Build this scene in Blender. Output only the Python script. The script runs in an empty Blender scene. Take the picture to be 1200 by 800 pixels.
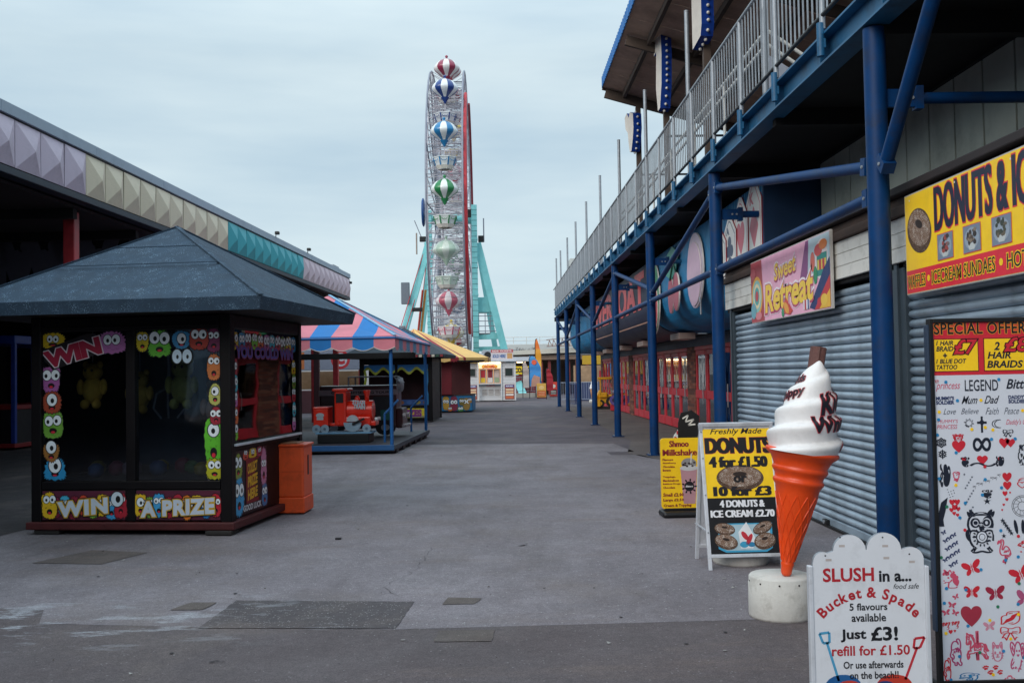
import bpy, bmesh, math, random
from mathutils import Vector, Matrix, Euler
random.seed(7)
SC = bpy.context.scene
COL = SC.collection
R = math.radians
PI = math.pi

# ------------------------------------------------------------------ camera, world, sun, exposure
cd = bpy.data.cameras.new('camera'); cam = bpy.data.objects.new('camera', cd); COL.objects.link(cam)
cd.sensor_width = 36; cd.lens = 35.0; cd.clip_end = 3000; cd.clip_start = 0.05
_y, _p, _r = R(0.98), R(1.85), R(1.0)
f0 = Vector((math.sin(_y) * math.cos(_p), math.cos(_y) * math.cos(_p), math.sin(_p)))
r0 = Vector((math.cos(_y), -math.sin(_y), 0)); u0 = r0.cross(f0)
rr = r0 * math.cos(_r) - u0 * math.sin(_r); uu = u0 * math.cos(_r) + r0 * math.sin(_r)
M = Matrix((rr, uu, -f0)).transposed().to_4x4(); M.translation = (0, 0, 1.6)
cam.matrix_world = M
SC.camera = cam

w = bpy.data.worlds.new('World'); SC.world = w; w.use_nodes = True
nt = w.node_tree; nt.nodes.clear()
N = nt.nodes.new
out = N('ShaderNodeOutputWorld'); bg = N('ShaderNodeBackground'); sky = N('ShaderNodeTexSky')
sky.sky_type = 'NISHITA'; sky.sun_disc = False; sky.sun_elevation = R(30); sky.sun_rotation = R(222)
sky.air_density = 1.0; sky.dust_density = 2.0; sky.ozone_density = 1.5
tc = N('ShaderNodeTexCoord'); sep = N('ShaderNodeSeparateXYZ')
mp = N('ShaderNodeMapping'); mp.inputs['Scale'].default_value = (1.2, 1.2, 6.5); mp.inputs['Rotation'].default_value = (R(4), R(-3), 0)
no = N('ShaderNodeTexNoise'); no.inputs['Scale'].default_value = 1.5; no.inputs['Detail'].default_value = 5; no.inputs['Roughness'].default_value = 0.55
cr = N('ShaderNodeValToRGB')
cr.color_ramp.elements[0].position = 0.32; cr.color_ramp.elements[0].color = (4.3, 5.7, 6.75, 1)
cr.color_ramp.elements[1].position = 0.68; cr.color_ramp.elements[1].color = (6.3, 7.5, 8.0, 1)
mx = N('ShaderNodeMix'); mx.data_type = 'RGBA'; mx.inputs[0].default_value = 0.94
nt.links.new(tc.outputs['Generated'], mp.inputs['Vector']); nt.links.new(mp.outputs[0], no.inputs['Vector'])
nt.links.new(no.outputs['Fac'], cr.inputs[0]); nt.links.new(sky.outputs[0], mx.inputs[6]); nt.links.new(cr.outputs[0], mx.inputs[7])
# overcast sky: the cloud layer gets brighter towards the zenith (added above the view to lift the ground light)
nt.links.new(tc.outputs['Generated'], sep.inputs[0])
zr_ = N('ShaderNodeMapRange'); zr_.inputs[1].default_value = 0.30; zr_.inputs[2].default_value = 1.0; zr_.inputs[3].default_value = 1.0; zr_.inputs[4].default_value = 2.2
nt.links.new(sep.outputs['Z'], zr_.inputs[0])
ml = N('ShaderNodeVectorMath'); ml.operation = 'SCALE'; nt.links.new(mx.outputs[2], ml.inputs[0]); nt.links.new(zr_.outputs[0], ml.inputs['Scale'])
nt.links.new(ml.outputs[0], bg.inputs[0]); bg.inputs[1].default_value = 0.085
nt.links.new(bg.outputs[0], out.inputs[0])

sd = bpy.data.lights.new('sun', 'SUN'); sd.energy = 1.5; sd.angle = R(40); sd.color = (1.0, 0.93, 0.86)
sun = bpy.data.objects.new('sun', sd); COL.objects.link(sun)
az, el = R(222), R(30)   # veiled sun behind the cloud, to the left and slightly behind the camera
dv = Vector((math.sin(az) * math.cos(el), math.cos(az) * math.cos(el), math.sin(el)))
sun.rotation_euler = dv.to_track_quat('Z', 'Y').to_euler()
SC.view_settings.view_transform = 'Standard'; SC.view_settings.look = 'None'
SC.view_settings.exposure = 0.42; SC.view_settings.gamma = 1.0
SC.cycles.max_bounces = 6; SC.cycles.transparent_max_bounces = 12

# ------------------------------------------------------------------ materials
def s2l(h):
    h = h.lstrip('#'); o = []
    for i in (0, 2, 4):
        c = int(h[i:i + 2], 16) / 255
        o.append(c / 12.92 if c <= 0.04045 else ((c + 0.055) / 1.055) ** 2.4)
    return o
MATS = {}
def mat(name, col, rough=0.6, var=0.15, scale=6.0, bump=0.0, bscale=60.0, metal=0.0, emit=None, es=1.0, dirt=None, dirts=1.5, dirtf=0.5, spec=0.5, coat=0.0):
    if name in MATS: return MATS[name]
    if isinstance(col, str): col = s2l(col)
    m = bpy.data.materials.new(name); m.use_nodes = True; t = m.node_tree; n = t.nodes; L = t.links
    b = n['Principled BSDF']; b.inputs['Roughness'].default_value = rough; b.inputs['Metallic'].default_value = metal
    b.inputs['Specular IOR Level'].default_value = spec; b.inputs['Coat Weight'].default_value = coat
    b.inputs['Base Color'].default_value = (*col, 1)
    co = n.new('ShaderNodeTexCoord')
    last = None
    if var > 0:
        nz = n.new('ShaderNodeTexNoise'); nz.inputs['Scale'].default_value = scale; nz.inputs['Detail'].default_value = 6; nz.inputs['Roughness'].default_value = 0.65
        L.new(co.outputs['Object'], nz.inputs['Vector'])
        r = n.new('ShaderNodeMapRange'); r.inputs['From Min'].default_value = 0.25; r.inputs['From Max'].default_value = 0.75
        r.inputs['To Min'].default_value = 1 - var; r.inputs['To Max'].default_value = 1 + var
        L.new(nz.outputs['Fac'], r.inputs['Value'])
        mm = n.new('ShaderNodeMix'); mm.data_type = 'RGBA'; mm.blend_type = 'MULTIPLY'; mm.inputs[0].default_value = 1
        mm.inputs[6].default_value = (*col, 1); L.new(r.outputs[0], mm.inputs[7]); last = mm.outputs[2]
        rr_ = n.new('ShaderNodeMapRange'); rr_.inputs['To Min'].default_value = max(0.02, rough - 0.12); rr_.inputs['To Max'].default_value = min(1, rough + 0.12)
        L.new(nz.outputs['Fac'], rr_.inputs['Value']); L.new(rr_.outputs[0], b.inputs['Roughness'])
    if dirt is not None:
        if isinstance(dirt, str): dirt = s2l(dirt)
        d = n.new('ShaderNodeTexNoise'); d.inputs['Scale'].default_value = dirts; d.inputs['Detail'].default_value = 10; d.inputs['Roughness'].default_value = 0.72
        L.new(co.outputs['Object'], d.inputs['Vector'])
        rp = n.new('ShaderNodeMapRange'); rp.inputs['From Min'].default_value = 0.5; rp.inputs['From Max'].default_value = 0.72; rp.inputs['To Max'].default_value = dirtf
        L.new(d.outputs['Fac'], rp.inputs['Value'])
        dm = n.new('ShaderNodeMix'); dm.data_type = 'RGBA'; L.new(rp.outputs[0], dm.inputs[0])
        if last is not None: L.new(last, dm.inputs[6])
        else: dm.inputs[6].default_value = (*col, 1)
        dm.inputs[7].default_value = (*dirt, 1); last = dm.outputs[2]
    if last is not None: L.new(last, b.inputs['Base Color'])
    if bump > 0:
        bn = n.new('ShaderNodeTexNoise'); bn.inputs['Scale'].default_value = bscale; bn.inputs['Detail'].default_value = 4
        L.new(co.outputs['Object'], bn.inputs['Vector'])
        bp = n.new('ShaderNodeBump'); bp.inputs['Strength'].default_value = bump; bp.inputs['Distance'].default_value = 0.01
        L.new(bn.outputs['Fac'], bp.inputs['Height']); L.new(bp.outputs[0], b.inputs['Normal'])
    if emit is not None:
        if isinstance(emit, str): emit = s2l(emit)
        b.inputs['Emission Color'].default_value = (*emit, 1); b.inputs['Emission Strength'].default_value = es
    MATS[name] = m
    return m
def pm(h, rough=0.45, var=0.1):       # printed / painted flat colour
    return mat('print_' + h.strip('#').lower(), h, rough, var, 9)
def glass(name, tint=(0.8, 0.85, 0.9), refl=0.12, rough=0.02):
    if name in MATS: return MATS[name]
    m = bpy.data.materials.new(name); m.use_nodes = True; t = m.node_tree; n = t.nodes; L = t.links
    n.clear(); o = n.new('ShaderNodeOutputMaterial'); tr = n.new('ShaderNodeBsdfTransparent'); g = n.new('ShaderNodeBsdfGlossy')
    tr.inputs[0].default_value = (*tint, 1); g.inputs['Roughness'].default_value = rough
    fr = n.new('ShaderNodeFresnel'); fr.inputs['IOR'].default_value = 1.5
    ad = n.new('ShaderNodeMath'); ad.operation = 'ADD'; ad.inputs[1].default_value = refl
    nz = n.new('ShaderNodeTexNoise'); nz.inputs['Scale'].default_value = 1.6; bp = n.new('ShaderNodeBump'); bp.inputs['Strength'].default_value = 0.25; bp.inputs['Distance'].default_value = 0.02
    L.new(nz.outputs['Fac'], bp.inputs['Height']); L.new(bp.outputs[0], g.inputs['Normal'])
    mxs = n.new('ShaderNodeMixShader'); L.new(fr.outputs[0], ad.inputs[0]); L.new(ad.outputs[0], mxs.inputs[0])
    L.new(tr.outputs[0], mxs.inputs[1]); L.new(g.outputs[0], mxs.inputs[2]); L.new(mxs.outputs[0], o.inputs[0])
    MATS[name] = m; return m

# ------------------------------------------------------------------ builders
class MB:
    """collects faces with material slots and builds ONE mesh object"""
    def __init__(s): s.v = []; s.f = []; s.m = []; s.sm = []; s.mats = []
    def mi(s, m):
        if m not in s.mats: s.mats.append(m)
        return s.mats.index(m)
    def add(s, vs, fs, m, smooth=False, T=None):
        b = len(s.v); k = s.mi(m)
        for v in vs:
            v = Vector(v)
            if T is not None: v = T @ v
            s.v.append(tuple(v))
        for f in fs: s.f.append([b + i for i in f]); s.m.append(k); s.sm.append(smooth)
        return s
    def box(s, x0, x1, y0, y1, z0, z1, m, T=None):
        vs = [(x, y, z) for z in (z0, z1) for y in (y0, y1) for x in (x0, x1)]
        fs = [(0, 2, 3, 1), (4, 5, 7, 6), (0, 1, 5, 4), (2, 6, 7, 3), (0, 4, 6, 2), (1, 3, 7, 5)]
        return s.add(vs, fs, m, False, T)
    def bbox(s, x0, x1, y0, y1, z0, z1, m, bv=0.01, seg=2, T=None, smooth=True):
        bm = bmesh.new(); bmesh.ops.create_cube(bm, size=1)
        for v in bm.verts: v.co = Vector(((x0 + x1) / 2 + v.co.x * (x1 - x0), (y0 + y1) / 2 + v.co.y * (y1 - y0), (z0 + z1) / 2 + v.co.z * (z1 - z0)))
        bmesh.ops.bevel(bm, geom=list(bm.edges), offset=bv, segments=seg, affect='EDGES', profile=0.5)
        bm.verts.ensure_lookup_table()
        vs = [v.co.copy() for v in bm.verts]; fs = [[v.index for v in f.verts] for f in bm.faces]
        bm.free(); return s.add(vs, fs, m, False, T)
    def tube(s, p0, p1, r, m, n=12, r1=None, caps=True):
        p0 = Vector(p0); p1 = Vector(p1); r1 = r if r1 is None else r1
        d = p1 - p0; L = d.length
        if L < 1e-6: return s
        q = d.to_track_quat('Z', 'Y').to_matrix()
        vs = []
        for (p, ra) in ((p0, r), (p1, r1)):
            for i in range(n):
                a = 2 * PI * i / n; vs.append(p + q @ Vector((ra * math.cos(a), ra * math.sin(a), 0)))
        fs = [(i, (i + 1) % n, n + (i + 1) % n, n + i) for i in range(n)]
        s.add(vs, fs, m, n > 6)
        if caps: s.add(vs, [tuple(range(n - 1, -1, -1)), tuple(range(n, 2 * n))], m, False)
        return s
    def path(s, pts, r, m, n=8):
        for a, b in zip(pts[:-1], pts[1:]): s.tube(a, b, r, m, n)
        return s
    def bar(s, p0, p1, wd, ht, m, up=(0, 0, 1)):
        p0 = Vector(p0); p1 = Vector(p1); d = (p1 - p0).normalized(); up = Vector(up)
        side = d.cross(up)
        if side.length < 1e-4: side = d.cross(Vector((0, 1, 0)))
        side.normalize(); u2 = side.cross(d).normalized()
        vs = [p + side * a * wd / 2 + u2 * b * ht / 2 for p in (p0, p1) for a, b in ((-1, -1), (1, -1), (1, 1), (-1, 1))]
        return s.add(vs, [(0, 1, 2, 3), (7, 6, 5, 4), (0, 4, 5, 1), (1, 5, 6, 2), (2, 6, 7, 3), (3, 7, 4, 0)], m)
    def lathe(s, prof, m, n=24, T=None, smooth=True, mfun=None):
        vs = []; k = len(prof)
        for i in range(n):
            a = 2 * PI * i / n
            for (r, z) in prof: vs.append((r * math.cos(a), r * math.sin(a), z))
        if mfun is None:
            fs = [(i * k + j, ((i + 1) % n) * k + j, ((i + 1) % n) * k + j + 1, i * k + j + 1) for i in range(n) for j in range(k - 1)]
            return s.add(vs, fs, m, smooth, T)
        b0 = len(s.v)
        for v in vs: s.v.append(tuple(T @ Vector(v) if T is not None else Vector(v)))
        for i in range(n):
            for j in range(k - 1):
                s.f.append([b0 + x for x in (i * k + j, ((i + 1) % n) * k + j, ((i + 1) % n) * k + j + 1, i * k + j + 1)])
                s.m.append(s.mi(mfun(i, j))); s.sm.append(smooth)
        return s
    def prism(s, pts, y0, y1, m, mside=None, T=None):
        """outline in x,z extruded along y"""
        n = len(pts); vs = [(x, y0, z) for x, z in pts] + [(x, y1, z) for x, z in pts]
        s.add(vs, [tuple(range(n)), tuple(range(2 * n - 1, n - 1, -1))], m, False, T)
        return s.add(vs, [(i, n + i, n + (i + 1) % n, (i + 1) % n) for i in range(n)], mside or m, False, T)
    def build(s, name, parent=None, loc=None, rot=None):
        me = bpy.data.meshes.new(name); me.from_pydata(s.v, [], s.f)
        for m in s.mats: me.materials.append(m)
        me.polygons.foreach_set('material_index', s.m); me.polygons.foreach_set('use_smooth', s.sm)
        me.update(); 
        return link(name, me, parent, loc, rot)
def link(name, me, parent=None, loc=None, rot=None):
    o = bpy.data.objects.new(name, me); COL.objects.link(o)
    if parent is not None: o.parent = parent
    if loc is not None: o.location = loc
    if rot is not None: o.rotation_euler = rot
    return o
def tag(o, label=None, cat=None, group=None, kind=None):
    if label: o['label'] = label
    if cat: o['category'] = cat
    if group: o['group'] = group
    if kind: o['kind'] = kind
    return o
def thing(name, loc, rot=0, label=None, cat=None, group=None):
    """rot in degrees, clockwise seen from above"""
    o = bpy.data.objects.new(name, None); COL.objects.link(o); o.empty_display_size = 0.2
    o.location = loc; o.rotation_euler = (0, 0, R(-rot)); return tag(o, label, cat, group)
def B(name, x0, x1, y0, y1, z0, z1, m, parent=None, bv=0.0):
    b = MB()
    if bv: b.bbox(x0, x1, y0, y1, z0, z1, m, bv)
    else: b.box(x0, x1, y0, y1, z0, z1, m)
    return b.build(name, parent)
def copy_tree(o, parent=None):
    c = o.copy(); COL.objects.link(c); c.parent = parent
    for ch in list(o.children): copy_tree(ch, c)
    return c

_tx = {}
def text_geo(body, off=0.0, shear=0.0, res=3, sp=1.0):
    k = (body, off, shear, res, sp)
    if k in _tx: return _tx[k]
    c = bpy.data.curves.new('t', 'FONT'); c.body = body; c.offset = off; c.shear = shear; c.resolution_u = res; c.space_character = sp; c.fill_mode = 'FRONT'
    o = bpy.data.objects.new('t', c); COL.objects.link(o); bpy.context.view_layer.update()
    me = bpy.data.meshes.new_from_object(o.evaluated_get(bpy.context.evaluated_depsgraph_get()))
    vs = [(v.co.x, v.co.y) for v in me.vertices]; fs = [tuple(p.vertices) for p in me.polygons]
    bpy.data.objects.remove(o); bpy.data.curves.remove(c); bpy.data.meshes.remove(me)
    xs = [v[0] for v in vs] or [0, 1]; ys = [v[1] for v in vs] or [0, 1]
    _tx[k] = (vs, fs, (min(xs), max(xs), min(ys), max(ys))); return _tx[k]
class Print(MB):
    """flat print on the local XZ plane facing -Y; each layer 0.5 mm proud of the one below"""
    def __init__(s, step=0.0006, y=0.0): super().__init__(); s.step = step; s.y = y
    def p3(s, x, z, l): return (x, s.y - l * s.step, z)
    def poly(s, pts, m, l=1):
        a = sum(pts[i][0] * pts[(i + 1) % len(pts)][1] - pts[(i + 1) % len(pts)][0] * pts[i][1] for i in range(len(pts)))
        if a < 0: pts = pts[::-1]
        return s.add([s.p3(x, z, l) for x, z in pts], [tuple(range(len(pts)))], pm(m) if isinstance(m, str) else m)
    def rect(s, x0, z0, x1, z1, m, l=1): return s.poly([(x0, z0), (x1, z0), (x1, z1), (x0, z1)], m, l)
    def ell(s, cx, cz, rx, rz, m, l=1, n=18, rot=0):
        c, q = math.cos(rot), math.sin(rot)
        return s.poly([(cx + rx * math.cos(2 * PI * i / n) * c - rz * math.sin(2 * PI * i / n) * q, cz + rx * math.cos(2 * PI * i / n) * q + rz * math.sin(2 * PI * i / n) * c) for i in range(n)], m, l)
    def text(s, body, x0, z0, x1, z1, m, l=2, off=0.0, shear=0.0, rot=0.0, res=3, warp=None, sp=1.0, fat=0.0):
        vs, fs, _b = text_geo(body, off, shear, res, sp); (ax, bx, ay, by) = text_geo(body, 0.0, shear, res, sp)[2]
        if not vs: return s
        if fat:
            for j in (-1, 1): s.text(body, x0 + j * fat, z0, x1 + j * fat, z1, m, l + j * .12, off, shear, rot, res, warp, sp)
        cx, cz = (x0 + x1) / 2, (z0 + z1) / 2; c, q = math.cos(rot), math.sin(rot); o = []
        for (x, y) in vs:
            X = x0 + (x - ax) / (bx - ax) * (x1 - x0); Z = z0 + (y - ay) / (by - ay) * (z1 - z0)
            if warp: X, Z = warp(X, Z)
            if rot: X, Z = cx + (X - cx) * c - (Z - cz) * q, cz + (X - cx) * q + (Z - cz) * c
            o.append(s.p3(X, Z, l))
        return s.add(o, fs, pm(m) if isinstance(m, str) else m)
    def line(s, pts, wd, m, l=1):
        for (ax, az_), (bx, bz) in zip(pts[:-1], pts[1:]):
            dx, dz = bx - ax, bz - az_; L = math.hypot(dx, dz) or 1; nx, nz = -dz / L * wd / 2, dx / L * wd / 2
            s.poly([(ax + nx, az_ + nz), (ax - nx, az_ - nz), (bx - nx, bz - nz), (bx + nx, bz + nz)], m, l)
        return s
    def monster(s, cx, cz, w_, h, col, l=1, eyes=2, seed=0, mouth=True):
        rg = random.Random(seed * 7 + 3); n = 44; pts = []; pto = []; ex_ = rg.uniform(.45, .95); top = rg.uniform(-.18, .22); amp = rg.uniform(.05, .12)
        for i in range(n):
            a = 2 * PI * i / n; k = 1 + (amp if i % 2 else -amp * .5) + rg.uniform(-.04, .04)
            sx = abs(math.cos(a)) ** ex_ * (1 if math.cos(a) > 0 else -1); sz = abs(math.sin(a)) ** ex_ * (1 if math.sin(a) > 0 else -1); sx *= 1 - top * sz
            pts.append((cx + w_ / 2 * sx * k, cz + h / 2 * sz * k)); pto.append((cx + (w_ / 2 + .008) * sx * k, cz + (h / 2 + .008) * sz * k))
        s.poly(pto, '#0a0a0c', l); s.poly(pts, col, l + 1)
        dkc = '#' + ''.join('%02x' % int(int(col.strip('#')[q:q + 2], 16) * .62) for q in (0, 2, 4))
        for _ in range(7):
            fx, fz = cx + rg.uniform(-.36, .36) * w_, cz + rg.uniform(-.42, .3) * h; s.line([(fx - .06 * w_, fz), (fx, fz - .05 * h), (fx + .06 * w_, fz)], .004, dkc, l + 1.4)
        er = min(w_, h) * (rg.uniform(.2, .27) if eyes == 2 else rg.uniform(.28, .36)); lift = rg.uniform(.1, .26)
        for e in range(eyes):
            ex = cx + ((-1 if e == 0 else 1) * er * .95 if eyes == 2 else 0); ez = cz + h * lift + (e * 2 - 1) * er * rg.uniform(-.15, .15)
            s.ell(ex, ez, er * 1.1, er * 1.25, '#0a0a0c', l + 2, 14); s.ell(ex, ez, er * .95, er * 1.1, '#e8ecee', l + 3, 14)
            s.ell(ex + rg.uniform(-.25, .25) * er, ez - er * .15, er * .35, er * .45, '#0a0a0c', l + 4, 10)
        if mouth:
            s.ell(cx, cz - h * .24, w_ * .2, h * .11, '#0a0a0c', l + 2, 12); s.ell(cx, cz - h * .29, w_ * .11, h * .05, '#d1283c', l + 3, 8)
        return s
    def butterfly(s, cx, cz, w_, c, l=2, rot=0.0):
        for sx in (-1, 1):
            for (dx, dz, rx, rz, a) in ((.26, .16, .26, .15, .7), (.2, -.16, .18, .11, -.8)):
                x, z = sx * dx * w_, dz * w_; X = cx + x * math.cos(rot) - z * math.sin(rot); Z = cz + x * math.sin(rot) + z * math.cos(rot)
                s.ell(X, Z, rx * w_, rz * w_, c, l, 10, sx * a + rot)
        return s.ell(cx, cz, .025 * w_, .25 * w_, c, l + 1, 8, rot)
    def donut(s, cx, cz, rx, rz, l=1, rot=0.0):
        s.ell(cx, cz, rx, rz, donut_m, l, 30, rot); s.ell(cx, cz + rz * .12, rx * .9, rz * .8, donut2_m, l + 1, 30, rot)
        s.ell(cx, cz + rz * .26, rx * .36, rz * .26, pm('#8a7060'), l + 2, 16, rot); s.ell(cx, cz + rz * .30, rx * .3, rz * .19, pm('#2c1d16'), l + 2.5, 16, rot)
        return s

def speckle(name, base, spk, scale=90, thr=0.35, rough=0.85):
    m = mat(name, base, rough, 0.25, 5, 0.3, 120); t = m.node_tree; n = t.nodes; L = t.links; b = n['Principled BSDF']
    prev = b.inputs['Base Color'].links[0].from_socket
    co = [x for x in n if x.type == 'TEX_COORD'][0]
    vo = n.new('ShaderNodeTexVoronoi'); vo.inputs['Scale'].default_value = scale; L.new(co.outputs['Object'], vo.inputs['Vector'])
    nz = n.new('ShaderNodeTexNoise'); nz.inputs['Scale'].default_value = scale * .12; L.new(co.outputs['Object'], nz.inputs['Vector'])
    a = n.new('ShaderNodeMath'); a.operation = 'MULTIPLY_ADD'; a.inputs[1].default_value = 0.9; a.inputs[2].default_value = -0.28
    L.new(nz.outputs['Fac'], a.inputs[0])
    c = n.new('ShaderNodeMath'); c.operation = 'LESS_THAN'; L.new(vo.outputs['Distance'], c.inputs[0])
    d = n.new('ShaderNodeMath'); d.operation = 'ADD'; d.inputs[1].default_value = thr - .22; L.new(a.outputs[0], d.inputs[0]); L.new(d.outputs[0], c.inputs[1])
    mm = n.new('ShaderNodeMix'); mm.data_type = 'RGBA'; L.new(c.outputs[0], mm.inputs[0]); L.new(prev, mm.inputs[6]); mm.inputs[7].default_value = (*s2l(spk), 1)
    L.new(mm.outputs[2], b.inputs['Base Color']); return m
donut_m = speckle('donut_crumb', '#523a2c', '#a89888', 260, 0.28)
donut2_m = speckle('donut_sugar', '#7a5f4e', '#ddd4ca', 230, 0.36)

# colours used everywhere
steel_blue = mat('blue_painted_steel', '#033464', 0.5, 0.25, 3.0, 0.08, 40, dirt='#2a2c34', dirts=4.5, dirtf=.6, spec=.2)
steel_blue_dk = mat('blue_painted_beam', '#17587f', 0.5, 0.25, 2.5, 0.05, 40, dirt='#0f2c44', dirts=3, dirtf=.8)
galv = mat('galvanised_steel', '#969ca3', 0.5, 0.2, 5, 0.05, 60, metal=0.4, dirt='#5c5652', dirts=3, dirtf=.6)
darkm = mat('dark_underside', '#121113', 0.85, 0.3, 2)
black = mat('black_paint', '#0d0d10', 0.5, 0.2, 6)
red_paint = mat('red_painted_wood', '#c42c3a', 0.5, 0.2, 4, dirt='#7a1c26', dirts=3, dirtf=.4)
white_paint = mat('white_painted_wood', '#dedcd6', 0.6, 0.1, 3, dirt='#8a8478', dirts=2.5, dirtf=.6)
brown_wood = mat('weathered_brown_wood', '#4a3a33', 0.8, 0.3, 7, 0.1, 30)

# ------------------------------------------------------------------ ground
def asphalt(name, col, col2, spk, thr, bump=0.5, stain=True):
    m = mat(name, col, 0.88, 0.22, 0.5, 0.0); t = m.node_tree; n = t.nodes; L = t.links; b = n['Principled BSDF']
    co = [x for x in n if x.type == 'TEX_COORD'][0]; prev = b.inputs['Base Color'].links[0].from_socket
    def noise(sc, de, ro, stretch=None):
        z = n.new('ShaderNodeTexNoise'); z.inputs['Scale'].default_value = sc; z.inputs['Detail'].default_value = de; z.inputs['Roughness'].default_value = ro
        if stretch:
            q = n.new('ShaderNodeMapping'); q.inputs['Scale'].default_value = stretch; L.new(co.outputs['Object'], q.inputs[0]); L.new(q.outputs[0], z.inputs['Vector'])
        else: L.new(co.outputs['Object'], z.inputs['Vector'])
        return z.outputs['Fac']
    def rng(sock, a, b_, c=0.0, d=1.0):
        r = n.new('ShaderNodeMapRange'); r.inputs[1].default_value = a; r.inputs[2].default_value = b_; r.inputs[3].default_value = c; r.inputs[4].default_value = d
        L.new(sock, r.inputs[0]); return r.outputs[0]
    def mixc(fac, a, colr):
        q = n.new('ShaderNodeMix'); q.data_type = 'RGBA'; L.new(fac, q.inputs[0]); L.new(a, q.inputs[6]); q.inputs[7].default_value = (*s2l(colr), 1); return q.outputs[2]
    c = mixc(rng(noise(0.9, 9, 0.7), 0.45, 0.7, 0, .75), prev, col2)
    c = mixc(rng(noise(0.33, 8, 0.75, (1.6, 0.5, 1)), 0.48, 0.66, 0, .6), c, '#4c4547')
    c = mixc(rng(noise(0.8, 7, 0.7, (.5, 1.8, 1)), 0.55, 0.7, 0, .5), c, '#6e5f5a')
    c = mixc(rng(noise(5, 8, 0.8), 0.62, 0.75, 0, .5), c, '#2c2a2e')
    # whitish streaky stains where the paint was spilt at the left front
    gx = n.new('ShaderNodeVectorMath'); gx.operation = 'DISTANCE'; qm = n.new('ShaderNodeMapping'); qm.inputs['Scale'].default_value = (.55, 1.3, 1); L.new(co.outputs['Object'], qm.inputs[0]); L.new(qm.outputs[0], gx.inputs[0]); gx.inputs[1].default_value = (-2.9 * .55, 6.75 * 1.3, 0)
    near = rng(gx.outputs['Value'], .25, 1.25, 1, 0)
    ns_ = rng(noise(2.3, 11, 0.72, (.7, 2.2, 1)), 0.535, 0.6, 0, 1); k1 = n.new('ShaderNodeMath'); k1.operation = 'MULTIPLY'; L.new(near, k1.inputs[0]); L.new(ns_, k1.inputs[1])
    k2_ = n.new('ShaderNodeMath'); k2_.operation = 'MULTIPLY'; k2_.inputs[1].default_value = .75; L.new(k1.outputs[0], k2_.inputs[0])
    c = mixc(k2_.outputs[0], c, '#a9abb2')
    c = mixc(rng(noise(1.7, 10, 0.8, (.6, 2.4, 1)), 0.64, 0.72, 0, .35), c, '#9a9aa2')
    c = mixc(rng(noise(3.1, 3, 0.5, (1, 2.2, 1)), 0.765, 0.79, 0, .85), c, '#201e21')
    v = n.new('ShaderNodeTexVoronoi'); v.inputs['Scale'].default_value = 75; L.new(co.outputs['Object'], v.inputs['Vector'])
    hs = n.new('ShaderNodeSeparateColor'); L.new(v.outputs['Color'], hs.inputs[0])
    th = n.new('ShaderNodeMath'); th.operation = 'LESS_THAN'; th.inputs[1].default_value = thr; L.new(hs.outputs[0], th.inputs[0])
    ds = n.new('ShaderNodeMath'); ds.operation = 'LESS_THAN'; ds.inputs[1].default_value = 0.42; L.new(v.outputs['Distance'], ds.inputs[0])
    mu = n.new('ShaderNodeMath'); mu.operation = 'MULTIPLY'; L.new(th.outputs[0], mu.inputs[0]); L.new(ds.outputs[0], mu.inputs[1])
    c = mixc(mu.outputs[0], c, spk)
    fi = rng(noise(140, 2, 0.6), 0.3, 0.7, 0.6, 1.4)
    f2 = rng(noise(16, 6, 0.75), 0.3, 0.7, 0.84, 1.16); fm = n.new('ShaderNodeMath'); fm.operation = 'MULTIPLY'; L.new(fi, fm.inputs[0]); L.new(f2, fm.inputs[1]); fi = fm.outputs[0]
    c = mixc(rng(noise(0.55, 8, 0.7, (1, .7, 1)), 0.5, 0.68, 0, .6), c, '#6f6460')
    q = n.new('ShaderNodeMix'); q.data_type = 'RGBA'; q.blend_type = 'MULTIPLY'; q.inputs[0].default_value = 1; L.new(c, q.inputs[6]); L.new(fi, q.inputs[7])
    L.new(q.outputs[2], b.inputs['Base Color'])
    bp = n.new('ShaderNodeBump'); bp.inputs['Strength'].default_value = bump; bp.inputs['Distance'].default_value = 0.006
    ad = n.new('ShaderNodeMath'); ad.operation = 'ADD'; L.new(noise(110, 3, 0.6), ad.inputs[0]); L.new(noise(6, 6, 0.7), ad.inputs[1])
    L.new(ad.outputs[0], bp.inputs['Height']); L.new(bp.outputs[0], b.inputs['Normal'])
    L.new(rng(noise(1.3, 5, .6), 0.3, 0.7, 0.7, 0.95), b.inputs['Roughness'])
    return m
A_dark = asphalt('asphalt_worn_dark', '#554c4e', '#62595c', '#7c7879', 0.015)
A_light = asphalt('asphalt_pale', '#766f74', '#8b8489', '#a5a2a4', 0.02)
A_far = asphalt('asphalt_far', '#4c444b', '#595058', '#77737a', 0.02)
A_brown = asphalt('asphalt_brown', '#564d4a', '#655b56', '#77706a', 0.04)
A_rough = asphalt('asphalt_rough_aggregate', '#4f494c', '#443f43', '#8f8c8c', 0.12, 1.0)
def sheet(name, pts, z, m, label=None, rag=0.0, seed=1):
    if rag:
        rg = random.Random(seed); o = []
        for i in range(len(pts)):
            a, b = Vector(pts[i]), Vector(pts[(i + 1) % len(pts)]); k = max(1, int((b - a).length / (rag * 5)))
            for j in range(k):
                p = a.lerp(b, j / k); o.append((p.x + rg.uniform(-rag, rag) * .5, p.y + rg.uniform(-rag, rag) * .5))
        pts = o
    b = MB(); b.add([(x, y, z) for x, y in pts], [tuple(range(len(pts)))], m); o = b.build(name); return tag(o, label, None, None, 'structure')
g = MB(); g.add([(-900, -60, 0), (900, -60, 0), (900, 1500, 0), (-900, 1500, 0)], [(0, 1, 2, 3)], A_far); tag(g.build('ground'), 'dark worn asphalt of the whole fairground', kind='structure')
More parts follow.
